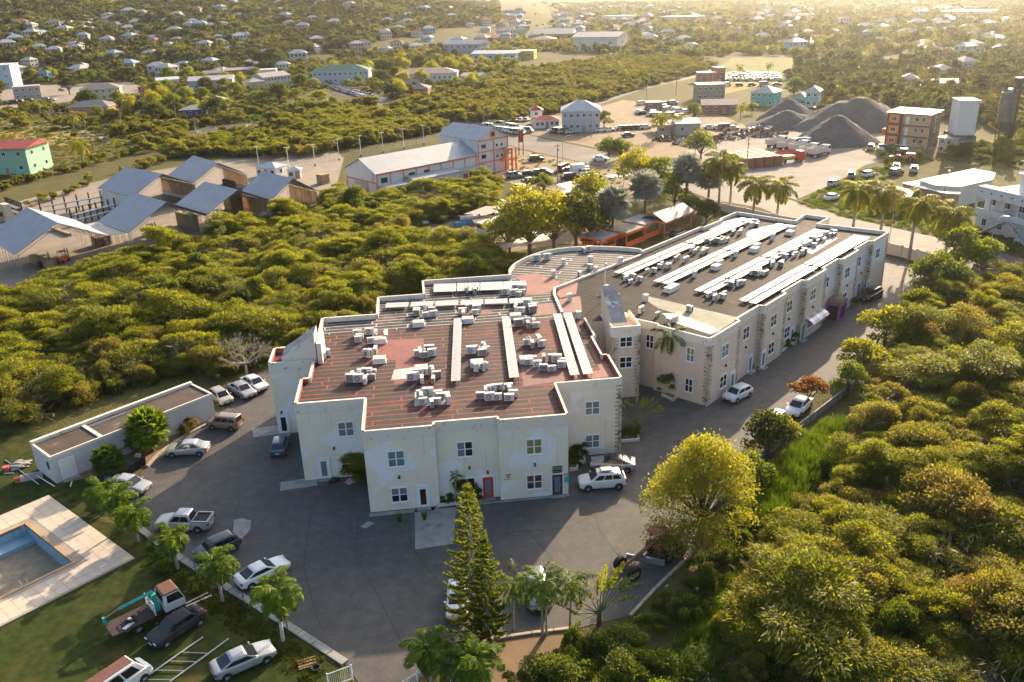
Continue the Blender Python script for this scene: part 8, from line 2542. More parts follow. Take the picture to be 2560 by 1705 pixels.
canopy([(1390,462),(1428,454),(1462,466),(1420,476)], 2.8, 'white awning at the market lot, upper one',(.66,.63,.60)); canopy([(1398,480),(1462,466),(1472,472),(1412,486)], 2.8, 'white awning at the market lot, lower one',(.62,.58,.54))
canopy([(1510,440),(1560,434),(1582,438),(1532,446)], 2.8, 'pale tent roof at the roadside',(.58,.50,.42))
canopy([(1235,610),(1330,590),(1395,580),(1380,600),(1260,622)], 2.6, 'white sheet roof under the yellow tree',(.60,.56,.52))
a, b = G(1205,590), G(1262,572); d = b - a; c = (a + b) / 2
bs = empty('bus',(c.x, c.y, .06), math.atan2(d.y, d.x) + math.pi, 'white and blue minibus with a white roof parked in the scrap lot','bus')
hl = 3.6
MB().bx(-hl, hl, -1.05,1.05,.4,1.5).build('lower_body', wm((.62,.62,.62)), bs); MB().bx(-hl + .02, hl - .02,-1.03,1.03,1.501,2.3).build('window_band',M['cglass'], bs); MB().bx(-hl - .03, hl + .03,-1.08,1.08,2.301,2.6).build('roof', PAINT['white'], bs)
MB().bx(-hl + .3, hl - .3,-1.06,-1.052,.8,1.2).build('blue_stripe',M['blue_plastic'], bs); MB().bx(-hl + .3, hl - .3,1.052,1.06,.8,1.2).build('blue_stripe',M['blue_plastic'], bs)
tm_, rm2 = wheel_meshes(.40)
for x in (-2.2,2.3):
 for s in (-1,1):
  wo = link('wheel', tm_, bs, (x, s * .93,.40),0 if s < 0 else math.pi); link('rim', rm2, wo)
for k in range(5): MB().bx(-hl + .9 + k * 1.4,-hl + 1.0 + k * 1.4,-1.045,1.045,1.502,2.3).build('pillar', PAINT['white'], bs)
bt_ = empty('motor_boat', G(1188,556),.15, 'white motor boat on a trailer under the brown canopy','boat')
rg = []
for t in np.linspace(0,1,8):
 w = 1.1 * (1 - max(0,(t - .45) / .55) ** 2.2); x = -3.2 + 6.4 * t; k = .25 + .5 * max(0, t - .5)
 rg.append([(x, -w, 1.35 + .2 * t),(x, -w * .8,.75 + k * .3),(x, 0,.5 + k * .6),(x, w * .8,.75 + k * .3),(x, w, 1.35 + .2 * t)])
MB().loft(rg, closed=True).build('hull', PAINT['white'], bt_, smooth=True); MB().bx(-2.6,.6,-.7,.7,1.38,1.44).build('cockpit',M['dark_metal'], bt_); MB().box((.9,0,1.75),(.3,1.2,.6)).build('windshield',M['cglass'], bt_); MB().box((-3.3,0,1.2),(.4,.5,.9)).build('outboard_motor',M['black'], bt_)
o = MB().loft([[(-2,-.9,0),(2,-.9,0),(2,.9,0),(-2,.9,0)], [(-1.8,-.7,.7),(1.9,-.8,.6),(1.8,.7,.75),(-1.9,.75,.6)]]).build('tarpaulin', mat('blue_tarp',(.05,.28,.45),.6), None, G(1160,562),.3); tag(o, 'bright blue tarpaulin beside the boat','tarpaulin')
# ------------------------------------------------------------------ cars further off
def car_row(pa, pb, n, label, group, head=None, jit=.3, types=None, cols=None, z=.06, double=0):
 a, b = G(*pa), G(*pb); d = b - a
 h0 = math.atan2(d.y, d.x) if head is None else R(head)
 nn = Vector((-d.y, d.x, 0)).normalized()
 for k in range(n):
  p = lin(a, b, (k + .5) / n) + Vector((random.uniform(-jit, jit), random.uniform(-jit, jit),0)) + nn * (double * (k % 2))
  ty = random.choice(types or ('sedan','sedan','hatch','suv','suv','van')); c = random.choice(cols) if cols else random.choices(('white','silver','charcoal','black','grey','red','blue','beige'),(6,4,2,2,2,.7,.8,1))[0]
  w0 = {'sedan': 'sedan','hatch': 'hatchback','suv': 'sport utility car','van': 'van','pickup': 'pickup'}[ty]
  lb = label.split(' ', 2)[2] if label.startswith(('white car','beige van')) else label.split(' ', 1)[1]
  if lb.startswith('or car '): lb = lb[7:]
  far_car((p.x, p.y, z), h0 + random.uniform(-.08,.08),'%s %s %s' % (c, w0, lb), group, ty, c)
QL = 'car in the queue of traffic on the winding road'
car_row((792,203),(935,246),22, QL, 'traffic queue'); car_row((800,212),(920,250),20, QL, 'traffic queue'); car_row((745,195),(795,206),8, QL, 'traffic queue')
car_row((985,266),(1100,298),7, 'car following the vans on the winding road','cars past the vans', types=('sedan','suv','hatch'))
for k, (x, y, t, c) in enumerate(((989,278, 'van','beige'),(1004,279, 'van','white'),(1019,284, 'van','white'))):
 far_car((*G(x, y)[:2], .06), R(-50),'van on the winding road, %s of three in line' % ['first','middle','last'][k], 'vans on the road', t, c)
far_car((*G(1501,402)[:2], .06), R(-12),'white sedan driving on the main road','cars on the main road','sedan','white')
far_car((*G(1340,403)[:2], .06), R(5),'black van-like car parked behind the warehouse fence','cars in the warehouse lot','suv','black')
car_row((1208,318),(1300,338),11, 'white car in the roadside row nearest the road','roadside car row', -38, cols=('white','white','silver')); car_row((1215,310),(1300,326),10, 'white car in the second roadside row','second roadside car row', -38, cols=('white','white','silver','grey'))
car_row((1270,305),(1325,303),4, 'car parked against the bush behind the roadside rows','cars at the bush', 60); car_row((1290,335),(1325,330),2, 'beige van beside the roadside rows','beige vans', -30, types=('van',), cols=('beige','silver'))
car_row((1380,330),(1430,336),4, 'car parked before the red-roofed shop','cars at the red-roofed shop', 20); car_row((1495,330),(1530,328),2, 'car parked right of the grey house','cars at the grey house', 10, cols=('white',))
car_row((1545,325),(1620,322),5, 'car parked on the dry grass beyond the container','cars on the dry grass', 15); far_car((*G(1570,342)[:2], .06), R(10),'blue car parked alone on the dry grass','cars on the dry grass','sedan','blue')
for q, (y, x0, x1) in enumerate(((203,1795,1955),(198,1800,1955),(193,1810,1950),(189,1820,1945))):
 car_row((x0, y),(x1, y - 1),17 - q, 'car in the %s row of the far car lot' % ['nearest','second','third','farthest'][q], 'far car lot row %s' % 'abcd'[q], 70)
car_row((1800,216),(1960,214),5, 'car on the road before the far car lot','cars on the road before the far car lot', 0); car_row((1600,262),(1690,262),6, 'van or car among the wrecks by the branch road','vehicles among the wrecks', 30,1.5,('van','suv','sedan')); car_row((1600,285),(1720,300),14, 'wreck in the crowded scrap lot beyond the main road','wrecks beyond the main road', 30,2.5); car_row((1640,270),(1730,285),10, 'wreck in the upper part of the scrap lot beyond the main road','upper wrecks beyond the main road', 20,2.5)
car_row((1765,322),(1840,325),4, 'car parked below the scrub by the grey shed','cars by the grey shed', 5, types=('van','sedan','sedan')); car_row((2170,374),(2270,378),5, 'pickup parked before the orange block','pickups at the orange block', 60, types=('pickup','suv'), cols=('white','silver','charcoal'))
for k, (x, y, t, c, w) in enumerate(((2170,442, 'hatch','white','white hatchback on the verge opposite the palms'),(2128,445, 'suv','grey','grey car on the verge opposite the palms'),(2085,465, 'hatch','silver','silver car by the yard gate'),(2240,422, 'sedan','silver','silver car gleaming in the sun'),(2240,437, 'suv','charcoal','dark car below the gleaming one'),(2284,430, 'suv','silver','silver sport utility car gleaming on the grass'),(2080,500, 'sedan','white','white sedan on the verge left of the royal palm'))):
 far_car((*G(x, y)[:2], .06), R(35 + 30 * (k % 2)), w, 'cars on the sunny verge', t, c)
ML = 'cars in the market lot'
for x, y, t, c, h, w in [(1320,440, 'sedan','black', 10, 'black sedan in the market lot, front row'),(1345,437, 'sedan','charcoal', 10, 'charcoal sedan in the market lot, second in the front row'),(1362,435, 'sedan','black', -30, 'black sedan behind the charcoal one'),(1408,428, 'van','red', 60, 'red van in the market lot'),(1425,432, 'suv','black', 60, 'black car beside the red van'),(1467,438, 'suv','white', 20, 'white sport utility car behind the white truck'),
       (1428,448, 'suv','black', 5, 'black sport utility car before the white truck'),(1480,446, 'suv','white', 15, 'white car next to the silver minibus'),(1488,455, 'van','silver', 20, 'silver minibus in the market lot'),(1305,478, 'suv','beige', -25, 'beige car beside the round bush'),(1325,458, 'sedan','charcoal', 20, 'dark car behind the round bush'),(1285,445, 'suv','grey', 10, 'grey car at the warehouse fence')]:
 far_car((*G(x, y)[:2], .06), R(h), w, ML, t, c)
o = empty('box_truck',(*G(1448,436)[:2], .06), R(20),'small white box truck in the market lot','truck'); MB().bx(-2.2,1.2,-.95,.95,.7,2.7).build('cargo_box', PAINT['white'], o); MB().bx(1.25,2.6,-.9,.9,.5,1.9).build('cab', PAINT['white'], o)
MB().bx(2.3,2.62,-.8,.8,1.25,1.8).build('windscreen',M['cglass'], o)
for x in (-1.4,1.9):
 for s in (-1,1): link('wheel', wheel_meshes(.33)[0], o, (x, s * .8,.33))
SL_ = 'vehicles in the overgrown scrap lot'
for x, y, t, c, h, w in [(1012,578, 'sedan','white', -20, 'white car roof among the bushes of the scrap lot'),(1045,560, 'pickup','silver', -40, 'silver pickup at the edge of the bushes'),(1022,563, 'sedan','black', 10, 'black wreck beside the silver pickup'),(1240,512, 'sedan','silver', 20, 'silver car behind the white canopy'),(1240,548, 'hatch','white', 10, 'white car under the brown canopy'),(1335,600, 'sedan','white', 30, 'white car seen through the yellow tree'),(1360,585, 'van','white', 30, 'white van behind the yellow tree'),(1420,520, 'suv','black', 20, 'black car under the market awnings'),(1440,525, 'sedan','charcoal', 30, 'charcoal car beside the black one under the awnings'),(1695,592, 'sedan','black', 48, 'black car parked behind the long wing parapet')]:
 far_car((*G(x, y)[:2], .06), R(h), w, SL_, t, c)
car_row((5,262),(140,252),7, 'car parked along the street by the unfinished house','cars by the unfinished house', 0,1.0); far_car((*G(95,425)[:2], .06), R(10),'old white car beside the mint green building','cars by the mint building','sedan','white'); car_row((830,208),(910,206),5, 'car parked before the green-roofed building','cars at the green-roofed building', 80)
far_car((*G(2540,118)[:2], .06), R(70),'car on the far road under the sun, near one','cars on the far road','suv','silver'); far_car((*G(2530,140)[:2], .06), R(70),'car on the far road under the sun, next one','cars on the far road','sedan','white')
def person_at(px, label, shirt):
 r = empty('person', G(*px),.4, label, 'person')
 V = [(0,0,.95),(0,0,1.2),(0,0,1.42),(0,0,1.52),(0,0,1.66),(.1,0,.9),(.11,.04,.5),(.11,0,.06),(.11,-.12,.03),(-.1,0,.9),(-.11,-.02,.5),(-.12,.05,.06),(-.12,-.08,.03),(.2,0,1.40),(.25,.02,1.12),(.24,-.08,.88),(-.2,0,1.40),(-.25,.02,1.12),(-.24,-.08,.88)]
 E_ = [(0,1),(1,2),(2,3),(3,4),(0,5),(5,6),(6,7),(7,8),(0,9),(9,10),(10,11),(11,12),(2,13),(13,14),(14,15),(2,16),(16,17),(17,18)]
 rad = [.14,.15,.15,.06,.10,.10,.07,.05,.045,.10,.07,.05,.045,.07,.05,.035,.07,.05,.035]
 me = bpy.data.meshes.new('body'); me.from_pydata(V, E_, []); me.materials.append(mat('dark_skin',(.10,.06,.04),.6))
 o = link('body', me, r)
 md = o.modifiers.new('skin','SKIN')
 for k, sv in enumerate(me.skin_vertices[0].data): sv.radius = (rad[k], rad[k]); sv.use_root = k == 0
 o.modifiers.new('sub','SUBSURF').levels = 1; o.modifiers['sub'].render_levels = 1
 MB().loft([[(.17 * math.cos(t),.13 * math.sin(t) * 1.1, z) for t in np.linspace(0,5.5,8)] for z in (.92,1.2,1.42)]).build('shirt', mat('shirt', shirt, .9), r)
person_at((1404,455),'person in a dark blue shirt standing in the market lot',(.03,.05,.12))
# ------------------------------------------------------------------ trees in the middle distance
TP = {}
def tree_proto(k):
 if k not in TP:
  args = dict(yellow=(7.5,3.8, 'tree_yellow', 3600,.34,16,.2,.75,.55), green=(7,3.6, 'tree_green', 3200,.36,14,.2,.8,.6), dark=(7.5,3.8, 'tree_dark', 3200,.38,14,.22,.85,.65), round=(5,2.8, 'tree_green', 2600,.30,12,.15,.9,.7), acacia=(5.5,4.0, 'feather', 3000,.36,14,.15,.45,.55))[k]
  TP[k] = make_tree('tree', *args)
 return TP[k]
def tree(px, k, s, label, group, terr=False, name=None):
 p = GT(*px) if terr else G(*px)
 return place(tree_proto(k),0, p, random.random() * 6.28,(s, s, s * random.uniform(.9,1.1)), label, group)
T1_ = 'trees around the scrap lot and stalls'
for x, y, k, s, w in [(1325,640, 'yellow', 1.75, 'large yellow-green tree behind the curved parapet'),(1275,640, 'yellow', 1.35, 'yellow-green tree left of the large one behind the parapet'),(1385,632, 'yellow', 1.4, 'yellow-green tree overlapping the curved parapet'),(1440,625, 'dark', 1.5, 'brownish dark tree between the yellow tree and the silver palm'),(1478,612, 'dark', 1.15, 'dark tree beside the small orange stall'),
       (1480,545, 'yellow', 1.3, 'yellow tree behind the brownish one'),(1500,520, 'yellow', .8, 'small yellow tree at the market awnings'),(1590,480, 'yellow', 1.5, 'bright yellow-green tree at the roadside by the silver palms'),(1650,490, 'green', 1.5, 'green tree between the silver palms'),(1685,525, 'green', 1.2, 'green tree above the largest stall roof'),(1730,545, 'round', .9, 'small tree right of the largest stall'),(1765,560, 'dark', .8, 'dark bushy tree beyond the largest stall'),
       (1358,487, 'round', .95, 'round bush tree in the market lot'),(1752,400, 'round', 1.7, 'round dense tree beside the containers'),(1522,400, 'round', 1.3, 'bushy tree on the roadside below the lone container'),(1550,398, 'round', 1.2, 'second bushy tree by the lone container'),(1735,300, 'green', 1.0, 'leafy tree left of the turquoise house'),(1880,285, 'round', .8, 'bush tree before the turquoise house'),(1985,240, 'green', 1.3, 'tall leafy tree behind the low turquoise house'),(2005,235, 'dark', 1.2, 'dark tree behind the two-tone house'),
       (1510,318, 'green', .9, 'tree right of the grey house'),(1650,325, 'acacia', .9, 'scrubby tree among the wrecks')]:
 tree((x, y), k, s, w, T1_)
T2_ = 'trees beside the long wing and road'
for x, y, k, s, w in [(2400,690, 'green', 1.15, 'dark green tree behind the royal palm, left of a bright one'),(2450,690, 'green', 1.0, 'bright green tree right of the dark one by the drive'),(2330,745, 'round', 1.35, 'round leafy tree at the end of the drive'),(2300,790, 'acacia', .8, 'grey-green tree below the round one'),(2210,860, 'acacia', .95, 'feathery tree at the middle of the drive'),(2150,930, 'acacia', .85, 'feathery tree above the boundary wall'),(2260,830, 'green', .7, 'leafy tree above the black car'),(2120,985, 'green', .6, 'small tree at the boundary wall end'),
       (1920,1145, 'dark', .75, 'dark tree inside the boundary wall'),(1870,1230, 'green', .65, 'vine-covered tree at the wall corner'),(1955,1110, 'yellow', .5, 'small yellowish tree at the white cars')]:
 tree((x, y), k, s, w, T2_)
T3_ = 'trees on the left plain'
for x, y, k, s, w in [(330,205, 'dark', 1.4, 'broad dark tree beside the red container'),(175,236, 'dark', 1.4, 'spreading dark tree behind the cream house'),(235,210, 'green', 1.3, 'bright tree left of a similar one behind the cream house'),(260,208, 'green', 1.2, 'bright tree right of a similar one behind the cream house'),(520,240, 'dark', 1.25, 'dark tree in front of the pale warehouse'),(560,262, 'green', .9, 'tree behind the small porch house'),(640,262, 'green', 1.0, 'leafy tree before the cream house'),(700,262, 'dark', 1.3, 'large dark tree right of the pale warehouse'),(740,258, 'green', 1.0, 'tree beside the large dark one'),(800,262, 'acacia', 1.2, 'spreading tree next to the traffic queue'),(320,290, 'dark', 1.1, 'dark tree right of the orange bungalow'),(360,300, 'dark', 1.2, 'dark spreading tree by the track'),(400,300, 'green', 1.0, 'green tree left of the blue hut'),(300,268, 'green', 1.1, 'tall green tree behind the orange bungalow'),(285,300, 'acacia', 1.0, 'pale dry tree beside the orange bungalow'),(440,290, 'dark', .9, 'dark tree touching the blue hut'),(870,222, 'round', .9, 'round roadside tree before the green-roofed building'),(980,250, 'dark', 1.0, 'tree beside the brick house'),(1000,230, 'green', .9, 'tree left of the brick house'),(0,240, 'dark', 1.3, 'brown tree at the picture edge by the blue building'),(960,192, 'dark', 1.6, 'dark tree left of the pink-roofed building'),(1005,188, 'yellow', 1.6, 'yellow-green tree behind the pink-roofed building'),(1050,180, 'dark', 1.5, 'dark tree behind the pink-roofed building'),(1130,182, 'yellow', 1.3, 'yellowish tree at the end of the pink-roofed building'),(690,180, 'dark', 2.2, 'tall feathery dark tree above the long hall'),(655,178, 'dark', 1.8, 'dark tree left of the tall feathery one')]:
 tree((x, y), k, s, w, T3_)
# coconut palms far off
cp_ = make_palm('coconut_palm','coco', 6.0,14,.16, 'bark_pale',(.4,.2),1.0, False, -40)
for x, y, s, w in [(213,418,1.15, 'beside the coconut field nearest the mint building'),(158,320,.7, 'small one at the track bend, left of two'),(186,328,.95, 'taller one at the track bend'),(66,310,.7, 'alone on the dry meadow'),(284,374,.5, 'young one on the scrub below the track'),(575,278,.8, 'golden one at the porch house'),(370,245,.9, 'by the red container'),(1650,345,1.1, 'before the grey shack'),(1690,330,.8, 'among the wrecks'),(1545,190,1.0, 'above the green scrub'),(1525,192,.9, 'left one of two above the green scrub'),(1850,300,.8, 'left of the turquoise house'),(2170,150,1.2, 'in the glare above the pink house'),(2160,172,1.1, 'in the glare, lower one'),(2320,140,1.3, 'in the glare, tallest'),(2250,110,1.3, 'in the far glare'),(2420,95,1.3, 'near the far road'),(2050,130,1.2, 'above the reed field'),(1850,190,.8, 'behind the far car lot, left of two'),(1920,186,.8, 'behind the far car lot, right of two'),(420,260,.8, 'behind the blue hut'),(1245,130,1.1, 'by the blue-grey hall')]:
 place(cp_, 0, G(x, y), random.random() * 6.28, s, 'coconut palm ' + w, 'coconut palms')
# ------------------------------------------------------------------ far houses
HOUSE = {}
HC = dict(white=(.52,.50,.47), cream=(.58,.50,.38), blue=(.30,.45,.58), green=(.34,.50,.40), pink=(.52,.30,.32), yellow=(.62,.50,.20), turquoise=(.15,.45,.45), grey=(.40,.40,.40))
RC_ = dict(grey=(.36,.36,.37), pale=(.42,.41,.40), red=(.36,.12,.08), blue=(.28,.38,.48), dark=(.16,.16,.16))
def house_meshes(k):
 if k not in HOUSE:
  c, rc, two = k
  W, D, h = 10,8,(5.6 if two else 3.2)
  wl = MB().mat(0).bx(-W / 2, W / 2,-D / 2, D / 2,-2.5, h).mat(1)
  for fl in range(2 if two else 1):
   for x in (-3.4,-1.1,1.1,3.4):
    for sy in (-1,1): wl.box((x, sy * D / 2, fl * 2.8 + 1.7),(1.0,.06,1.2))
   for y in (-2,2):
    for sx in (-1,1): wl.box((sx * W / 2, y, fl * 2.8 + 1.7),(.06,1.0,1.2))
  P = [(-W / 2 - .5,-D / 2 - .5, h),(W / 2 + .5,-D / 2 - .5, h),(W / 2 + .5, D / 2 + .5, h),(-W / 2 - .5, D / 2 + .5, h),(-1.6,0, h + 2),(1.6,0, h + 2)]
  Fc = [(0,1,5,4),(1,2,5),(2,3,4,5),(3,0,4),(3,2,1,0)]
  wm_ = wl.mesh('wall', [wm(HC[c]),M['glass']])
  rf_ = MB().add(P, Fc).mesh('roof', rm(RC_[rc]))
  wl.mat(2).add(P, Fc)
  HOUSE[k] = (wm_, rf_, wl)
 return HOUSE[k]
HSPEC = []
def finish_houses(limit=262):
 """the nearest ones each a thing; the specks beyond them one mass"""
 HSPEC.sort(key=lambda q: q[0][0] ** 2 + q[0][1] ** 2)
 for p, rz, k, s, label, group in HSPEC[:limit]:
  r = empty('house', p, rz, label, 'house', group); r.scale = (s,) * 3
  m_ = house_meshes(k); link('wall', m_[0], r); link('roof', m_[1], r)
 rest = HSPEC[limit:]
 ks = sorted({q[2] for q in rest})[:24]
 for k in ks:
  m_ = house_meshes(k); PROTO['house' + str(k)] = unlinked('distant_house', m_[2].mesh('distant_house', [wm(HC[k[0]]),M['glass'], rm(RC_[k[1]])]))
 if rest:
  scatter('distant_houses', [q[0] for q in rest], [q[3] for q in rest], [ks.index(q[2]) if q[2] in ks else 0 for q in rest], ['house' + str(k) for k in ks], 'mass of tiny far houses at the edge of the plain', np.array([q[1] for q in rest]),0)
def houses(poly, n, group, where, mind, smin=.75, smax=1.25, cols=None):
 P = [GT(*p) for p in poly]; pl = [(p.x, p.y) for p in P]
 xs = [p[0] for p in pl]; ys = [p[1] for p in pl]
 got = []
 tries = 0
 while len(got) < n and tries < 9000:
  tries += 1
  x, y = random.uniform(min(xs), max(xs)), random.uniform(min(ys), max(ys))
  if not inside(pl, np.array([x]), np.array([y]))[0]: continue
  if any((x - q[0]) ** 2 + (y - q[1]) ** 2 < mind ** 2 for q in got): continue
  got.append((x, y))
  c = random.choices(list(HC),(7,3,2.2,2,1.2,1,1,1.5))[0]; rc = random.choices(list(RC_),(4,4,1.5,1.2,1))[0]
  two = random.random() < .3
  HSPEC.append(((x, y, float(terrain(x, y)) + .2), random.uniform(-.5,.5),(c, rc, two), random.uniform(smin, smax),'%s %shouse with a %s roof %s' % (c, 'two-storey ' if two else 'small ', rc, where), group))
 return got
HP = []
HP += houses([(0,150),(600,140),(640,95),(420,48),(300,40),(60,62),(0,80)], 66, 'houses on the wooded hillside','on the lower wooded hillside', 17)
HP += houses([(430,48),(640,95),(860,100),(1000,60),(860,8),(640,6),(500,18),(330,30)], 26, 'houses high on the hill','high on the wooded hill', 22)
HP += houses([(0,205),(380,200),(760,185),(760,155),(0,165)], 22, 'houses in the wooded band','in the wooded band below the hill', 18)
HP += houses([(650,150),(1100,130),(1350,95),(1300,30),(1050,30),(900,95),(660,130)], 60, 'houses at the foot of the hill','at the foot of the hill', 20)
HP += houses([(1400,95),(1900,140),(1880,60),(1700,22),(1500,18),(1380,40)], 85, 'houses on the far plain','on the far plain', 17)
HP += houses([(1880,130),(2200,140),(2540,150),(2560,40),(2300,10),(1900,12)], 150, 'houses in the glare of the plain','in the glare of the far plain', 15)
finish_houses()
# ------------------------------------------------------------------ scrub and woods of the plain and hill
def keep_off(pts, pl, d):
 if not len(pl): return np.ones(len(pts), bool)
 k = np.ones(len(pts), bool)
 for q in pl:
  k &= (pts[:, 0] - q[0]) ** 2 + (pts[:, 1] - q[1]) ** 2 > (q[2] if len(q) > 2 else d) ** 2
 return k
def wood(name, poly, step, kinds, weights, smin, smax, label, terr=False, keep=1.0, off=None, holes=(), pscale=40.0):
 pts = fill(poly, step, holes, terr=terr, keep=keep)
 if off: pts = pts[keep_off(pts, off, 6.5)]
 n = len(pts)
 f = patchy(pts, pscale, len(name)) + rng.normal(0,.2, n)
 order = np.argsort(np.argsort(f)) / max(n, 1)
 cw = np.cumsum(weights) / sum(weights)
 idx = np.searchsorted(cw, order).clip(0, len(kinds) - 1)
 s = smin + (smax - smin) * np.clip(.6 * patchy(pts, pscale * .4,5) + .4 * rng.random(n) ** 2,0,1)
 return scatter(name, pts, s, idx, kinds, label)
PAVED = [p for n, p in SHEETPX if n in ('road','dirt_lot','quarry_yard','dirt_track','lumber_yard','pond','field','asphalt_yard')]
plain = [(-40,300),(-40,160),(760,150),(1240,150),(1330,175),(1240,215),(1100,250),(970,262),(870,235),(780,222),(700,270),(560,300),(440,330),(300,300),(150,285)]
wood('scrub', plain, 4.6, ['far0','dense1','far1','dry0','far2'], [2,1,2,1,2], .5,1.2, 'scrub and garden bushes among the houses of the left plain', keep=.5, off=BLD, holes=PAVED, pscale=18)
got = []
tp_ = fill(plain, 13, PAVED, keep=.55)
tp_ = tp_[keep_off(tp_, BLD, 8)][:110]
for q in tp_:
 kd = random.choice(('dark','green','green','acacia','yellow')); sc_ = random.uniform(.7,1.35)
 nb_ = min(BLD, key=lambda w: (w[0] - q[0]) ** 2 + (w[1] - q[1]) ** 2)[3]
 place(tree_proto(kd),0, Vector(q), random.random() * 6.28, sc_, '%s %s tree near the %s' % ('tall' if sc_ > 1 else 'small', {'dark': 'dark','green': 'green','acacia': 'flat-topped','yellow': 'yellowish'}[kd], ' '.join(nb_.split()[:10])),'trees scattered over the left plain')
wood('scrub', [(760,395),(900,365),(1060,340),(1120,322),(1010,292),(900,285),(800,290),(700,320),(560,345),(440,380),(400,400),(560,390),(640,395)], 2.6, ['far0','far1','feather1','dry0'], [2,2,1.5,1], .7,1.25, 'dense green scrub between the pond and the sheds', pscale=14)
wood('scrub', [(0,560),(0,480),(90,455),(220,420),(300,400),(520,345),(420,360),(300,390),(120,440),(60,450),(-80,470),(-80,580),(40,520),(240,455),(420,405),(420,380)], 3.0, ['far0','dry1','feather0'], [2,1.5,1], .4,.8, 'low scrub around the meadow and sheds', pscale=14)
wood('scrub', [(960,270),(1120,305),(1260,310),(1420,275),(1560,235),(1720,190),(1790,165),(1700,150),(1560,150),(1400,165),(1250,190),(1190,225),(1080,250)], 3.2, ['far0','far1','far2','dry2'], [2,2,2,1.5], .7,1.3, 'broad olive scrub above the grey house', pscale=22)
wood('scrub', [(2060,300),(2200,285),(2330,300),(2560,340),(2560,130),(2440,150),(2300,160),(2100,150),(1990,170),(1960,200),(2040,235),(2080,270)], 4.2, ['far0','fdark0','far1','fdark1'], [1.5,1.2,1.5,1.2], .55,1.35, 'dense trees and scrub behind the gravel yard', keep=.8, pscale=22)
wood('scrub', [(2345,398),(2440,392),(2560,392),(2600,340),(2540,352),(2470,378),(2400,388)], 2.0, ['dense0','far1'], [2,1], .6,1.2, 'dark hedge below the batching plant')
wood('scrub', [(0,215),(0,160),(400,155),(760,150),(760,185),(560,190),(400,200),(200,205)], 5.0, ['far0','fdark0','far1','fdark1'], [1.3,1,1.3,1], .7,1.35, 'wooded band below the hill', keep=.7, off=BLD + HP, pscale=25)
wood('scrub', [(440,330),(560,300),(700,275),(860,262),(950,270),(860,290),(740,300),(640,304),(540,312),(480,325)], 2.6, ['reed0','far1','weed0'], [2,1,1], .7,1.2, 'reeds and marsh plants around the pond', pscale=10)
wood('scrub', [(820,150),(1100,150),(1350,130),(1700,150),(1850,140),(1800,100),(1400,95),(1100,95),(900,110),(760,140)], 6.0, ['vfar0','fdark0','far0','vfar1'], [1,1,1,1], .7,1.3, 'tree belt across the middle plain', keep=.6, off=HP)
wood('far_woods', [(-80,165),(350,160),(700,150),(900,115),(1250,60),(1250,12),(1150,6),(900,-12),(600,-14),(380,-4),(200,4),(-80,-8)], 6.0, ['vfar0','fdark0','vfar1','fdark1'], [1,2,1,2], .7,1.6, 'woods covering the hillside', terr=True, off=HP)
wood('far_woods', [(1180,100),(1500,95),(1900,140),(2560,135),(2620,2),(2200,-8),(1700,8),(1400,12),(1200,15)], 8.0, ['vfar0','fdark0','vfar1','fdark1'], [1.2,1,1.2,1], .6,1.7, 'scattered trees over the bright far plain', keep=.62, off=HP)
wood('scrub', [(1660,1710),(1560,1600),(1460,1610),(1380,1680),(1270,1760),(1700,1800)], 1.3, ['vine0','vine1','dense0'], [2,2,1], .7,1.2, 'green vines sprawling over the bank at the bed')
wood('scrub', [(1600,1560),(1700,1480),(1790,1370),(1830,1270),(1890,1290),(1850,1420),(1760,1540),(1690,1600)], 1.6, ['vine0','dense1','reed0'], [2,1,1.5], .6,1.0, 'vines and weeds on the bank below the kerb')
wood('reed_bed', [(1860,1300),(1900,1230),(2000,1140),(2080,1060),(2110,1060),(2090,1150),(2010,1230),(1930,1330)], .75, ['reed0'], [1], .8,1.3, 'tall green reeds in the ditch beside the wall')
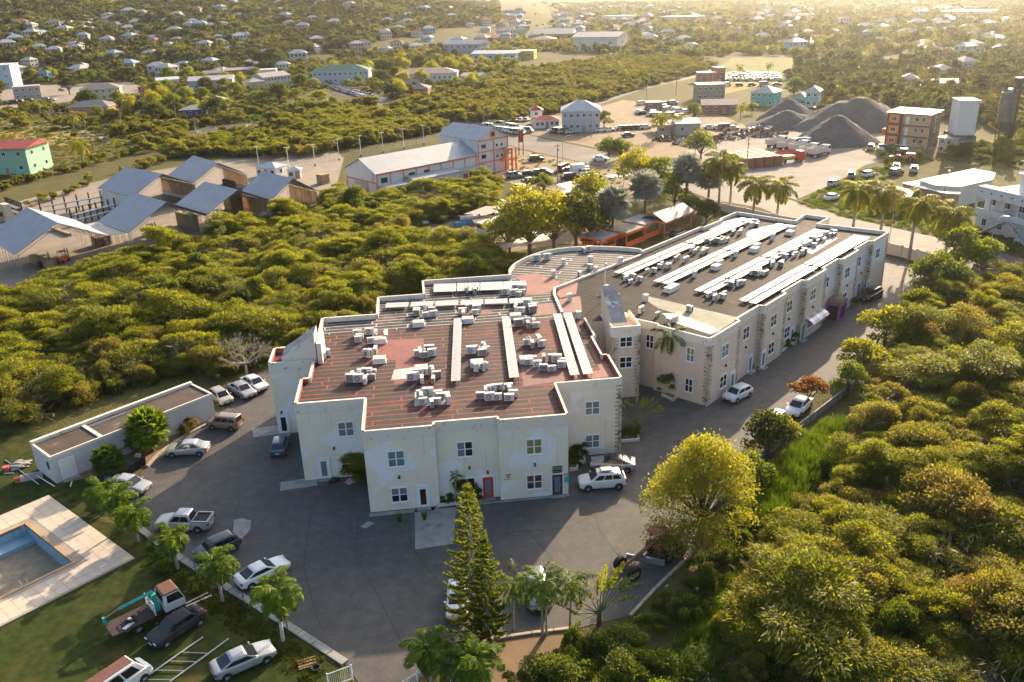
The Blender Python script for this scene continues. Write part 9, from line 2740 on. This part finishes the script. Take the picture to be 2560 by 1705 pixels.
wood('reed_bed', [(1700,1640),(1780,1540),(1860,1450),(1900,1470),(1850,1600),(1780,1720),(1690,1720)], .75, ['reed0'], [1], .8,1.3, 'tall green reeds at the foot of the bank')
wood('grass_tufts', [(2080,330),(2330,400),(2560,420),(2560,350),(2400,395),(2250,410),(2160,425),(2050,480),(1990,510),(2100,540),(2300,580),(2560,650),(2560,600),(2400,560),(2300,540),(2160,480),(2240,430)], 1.8, ['weed0','straw0','dense2'], [3,3,.3], .7,1.1, 'grass along the road verge')
wood('grass_tufts', [(1230,352),(1300,376),(1480,416),(1600,440),(1680,470),(1500,480),(1300,450),(1200,420)], 2.2, ['straw0','weed0'], [2,1], .6,1.0, 'dry grass in the market lot', keep=.5)
wood('grass_tufts', [(-60,460),(60,440),(240,400),(420,372),(480,345),(380,300),(160,285),(-60,290)], 2.2, ['straw0','weed0','far1'], [3,2,.25], .7,1.4, 'rough grass of the left meadow', keep=.7)
lawn_p = [LAWN_B, LAWN_B + ud * 22, G(790,1790), G(815,1650), G(640,1525), G(430,1395), G(360,1345), LAWN_B + Vector((1,4,0))]
pts = fill([(p.x, p.y) for p in lawn_p], .55, px=False)
LM['lawn'] = leaf_mat('leaf_lawn',(.026,.046,.007),(.09,.095,.018),(1.6,1.5,.6),.45)
PROTO['lawn0'] = unlinked('grass_tuft', reed_mesh(60,.16,.42, 'grass_tuft', LM['lawn']))
scatter('lawn_grass', pts, .7 + .6 * rng.random(len(pts)), np.zeros(len(pts), int), ['lawn0'], 'short lawn grass around the truck')
# ------------------------------------------------------------------ air
hz = MB().bx(-2600,3300,-120,3700,-1.2,130).mesh('haze', bpy.data.materials.new('haze_air'))
hm = hz.materials[0]; hm.use_nodes = True
hn = hm.node_tree; hn.nodes.remove(hn.nodes['Principled BSDF'])
pv = hn.nodes.new('ShaderNodeVolumePrincipled')
pv.inputs['Color'].default_value = (.93,.96,1.0,1); pv.inputs['Density'].default_value = .00007; pv.inputs['Anisotropy'].default_value = .80
hn.links.new(pv.outputs[0], hn.nodes['Material Output'].inputs['Volume'])
ho = link('haze', hz); ho['kind'] = 'stuff'; ho.display_type = 'WIRE'
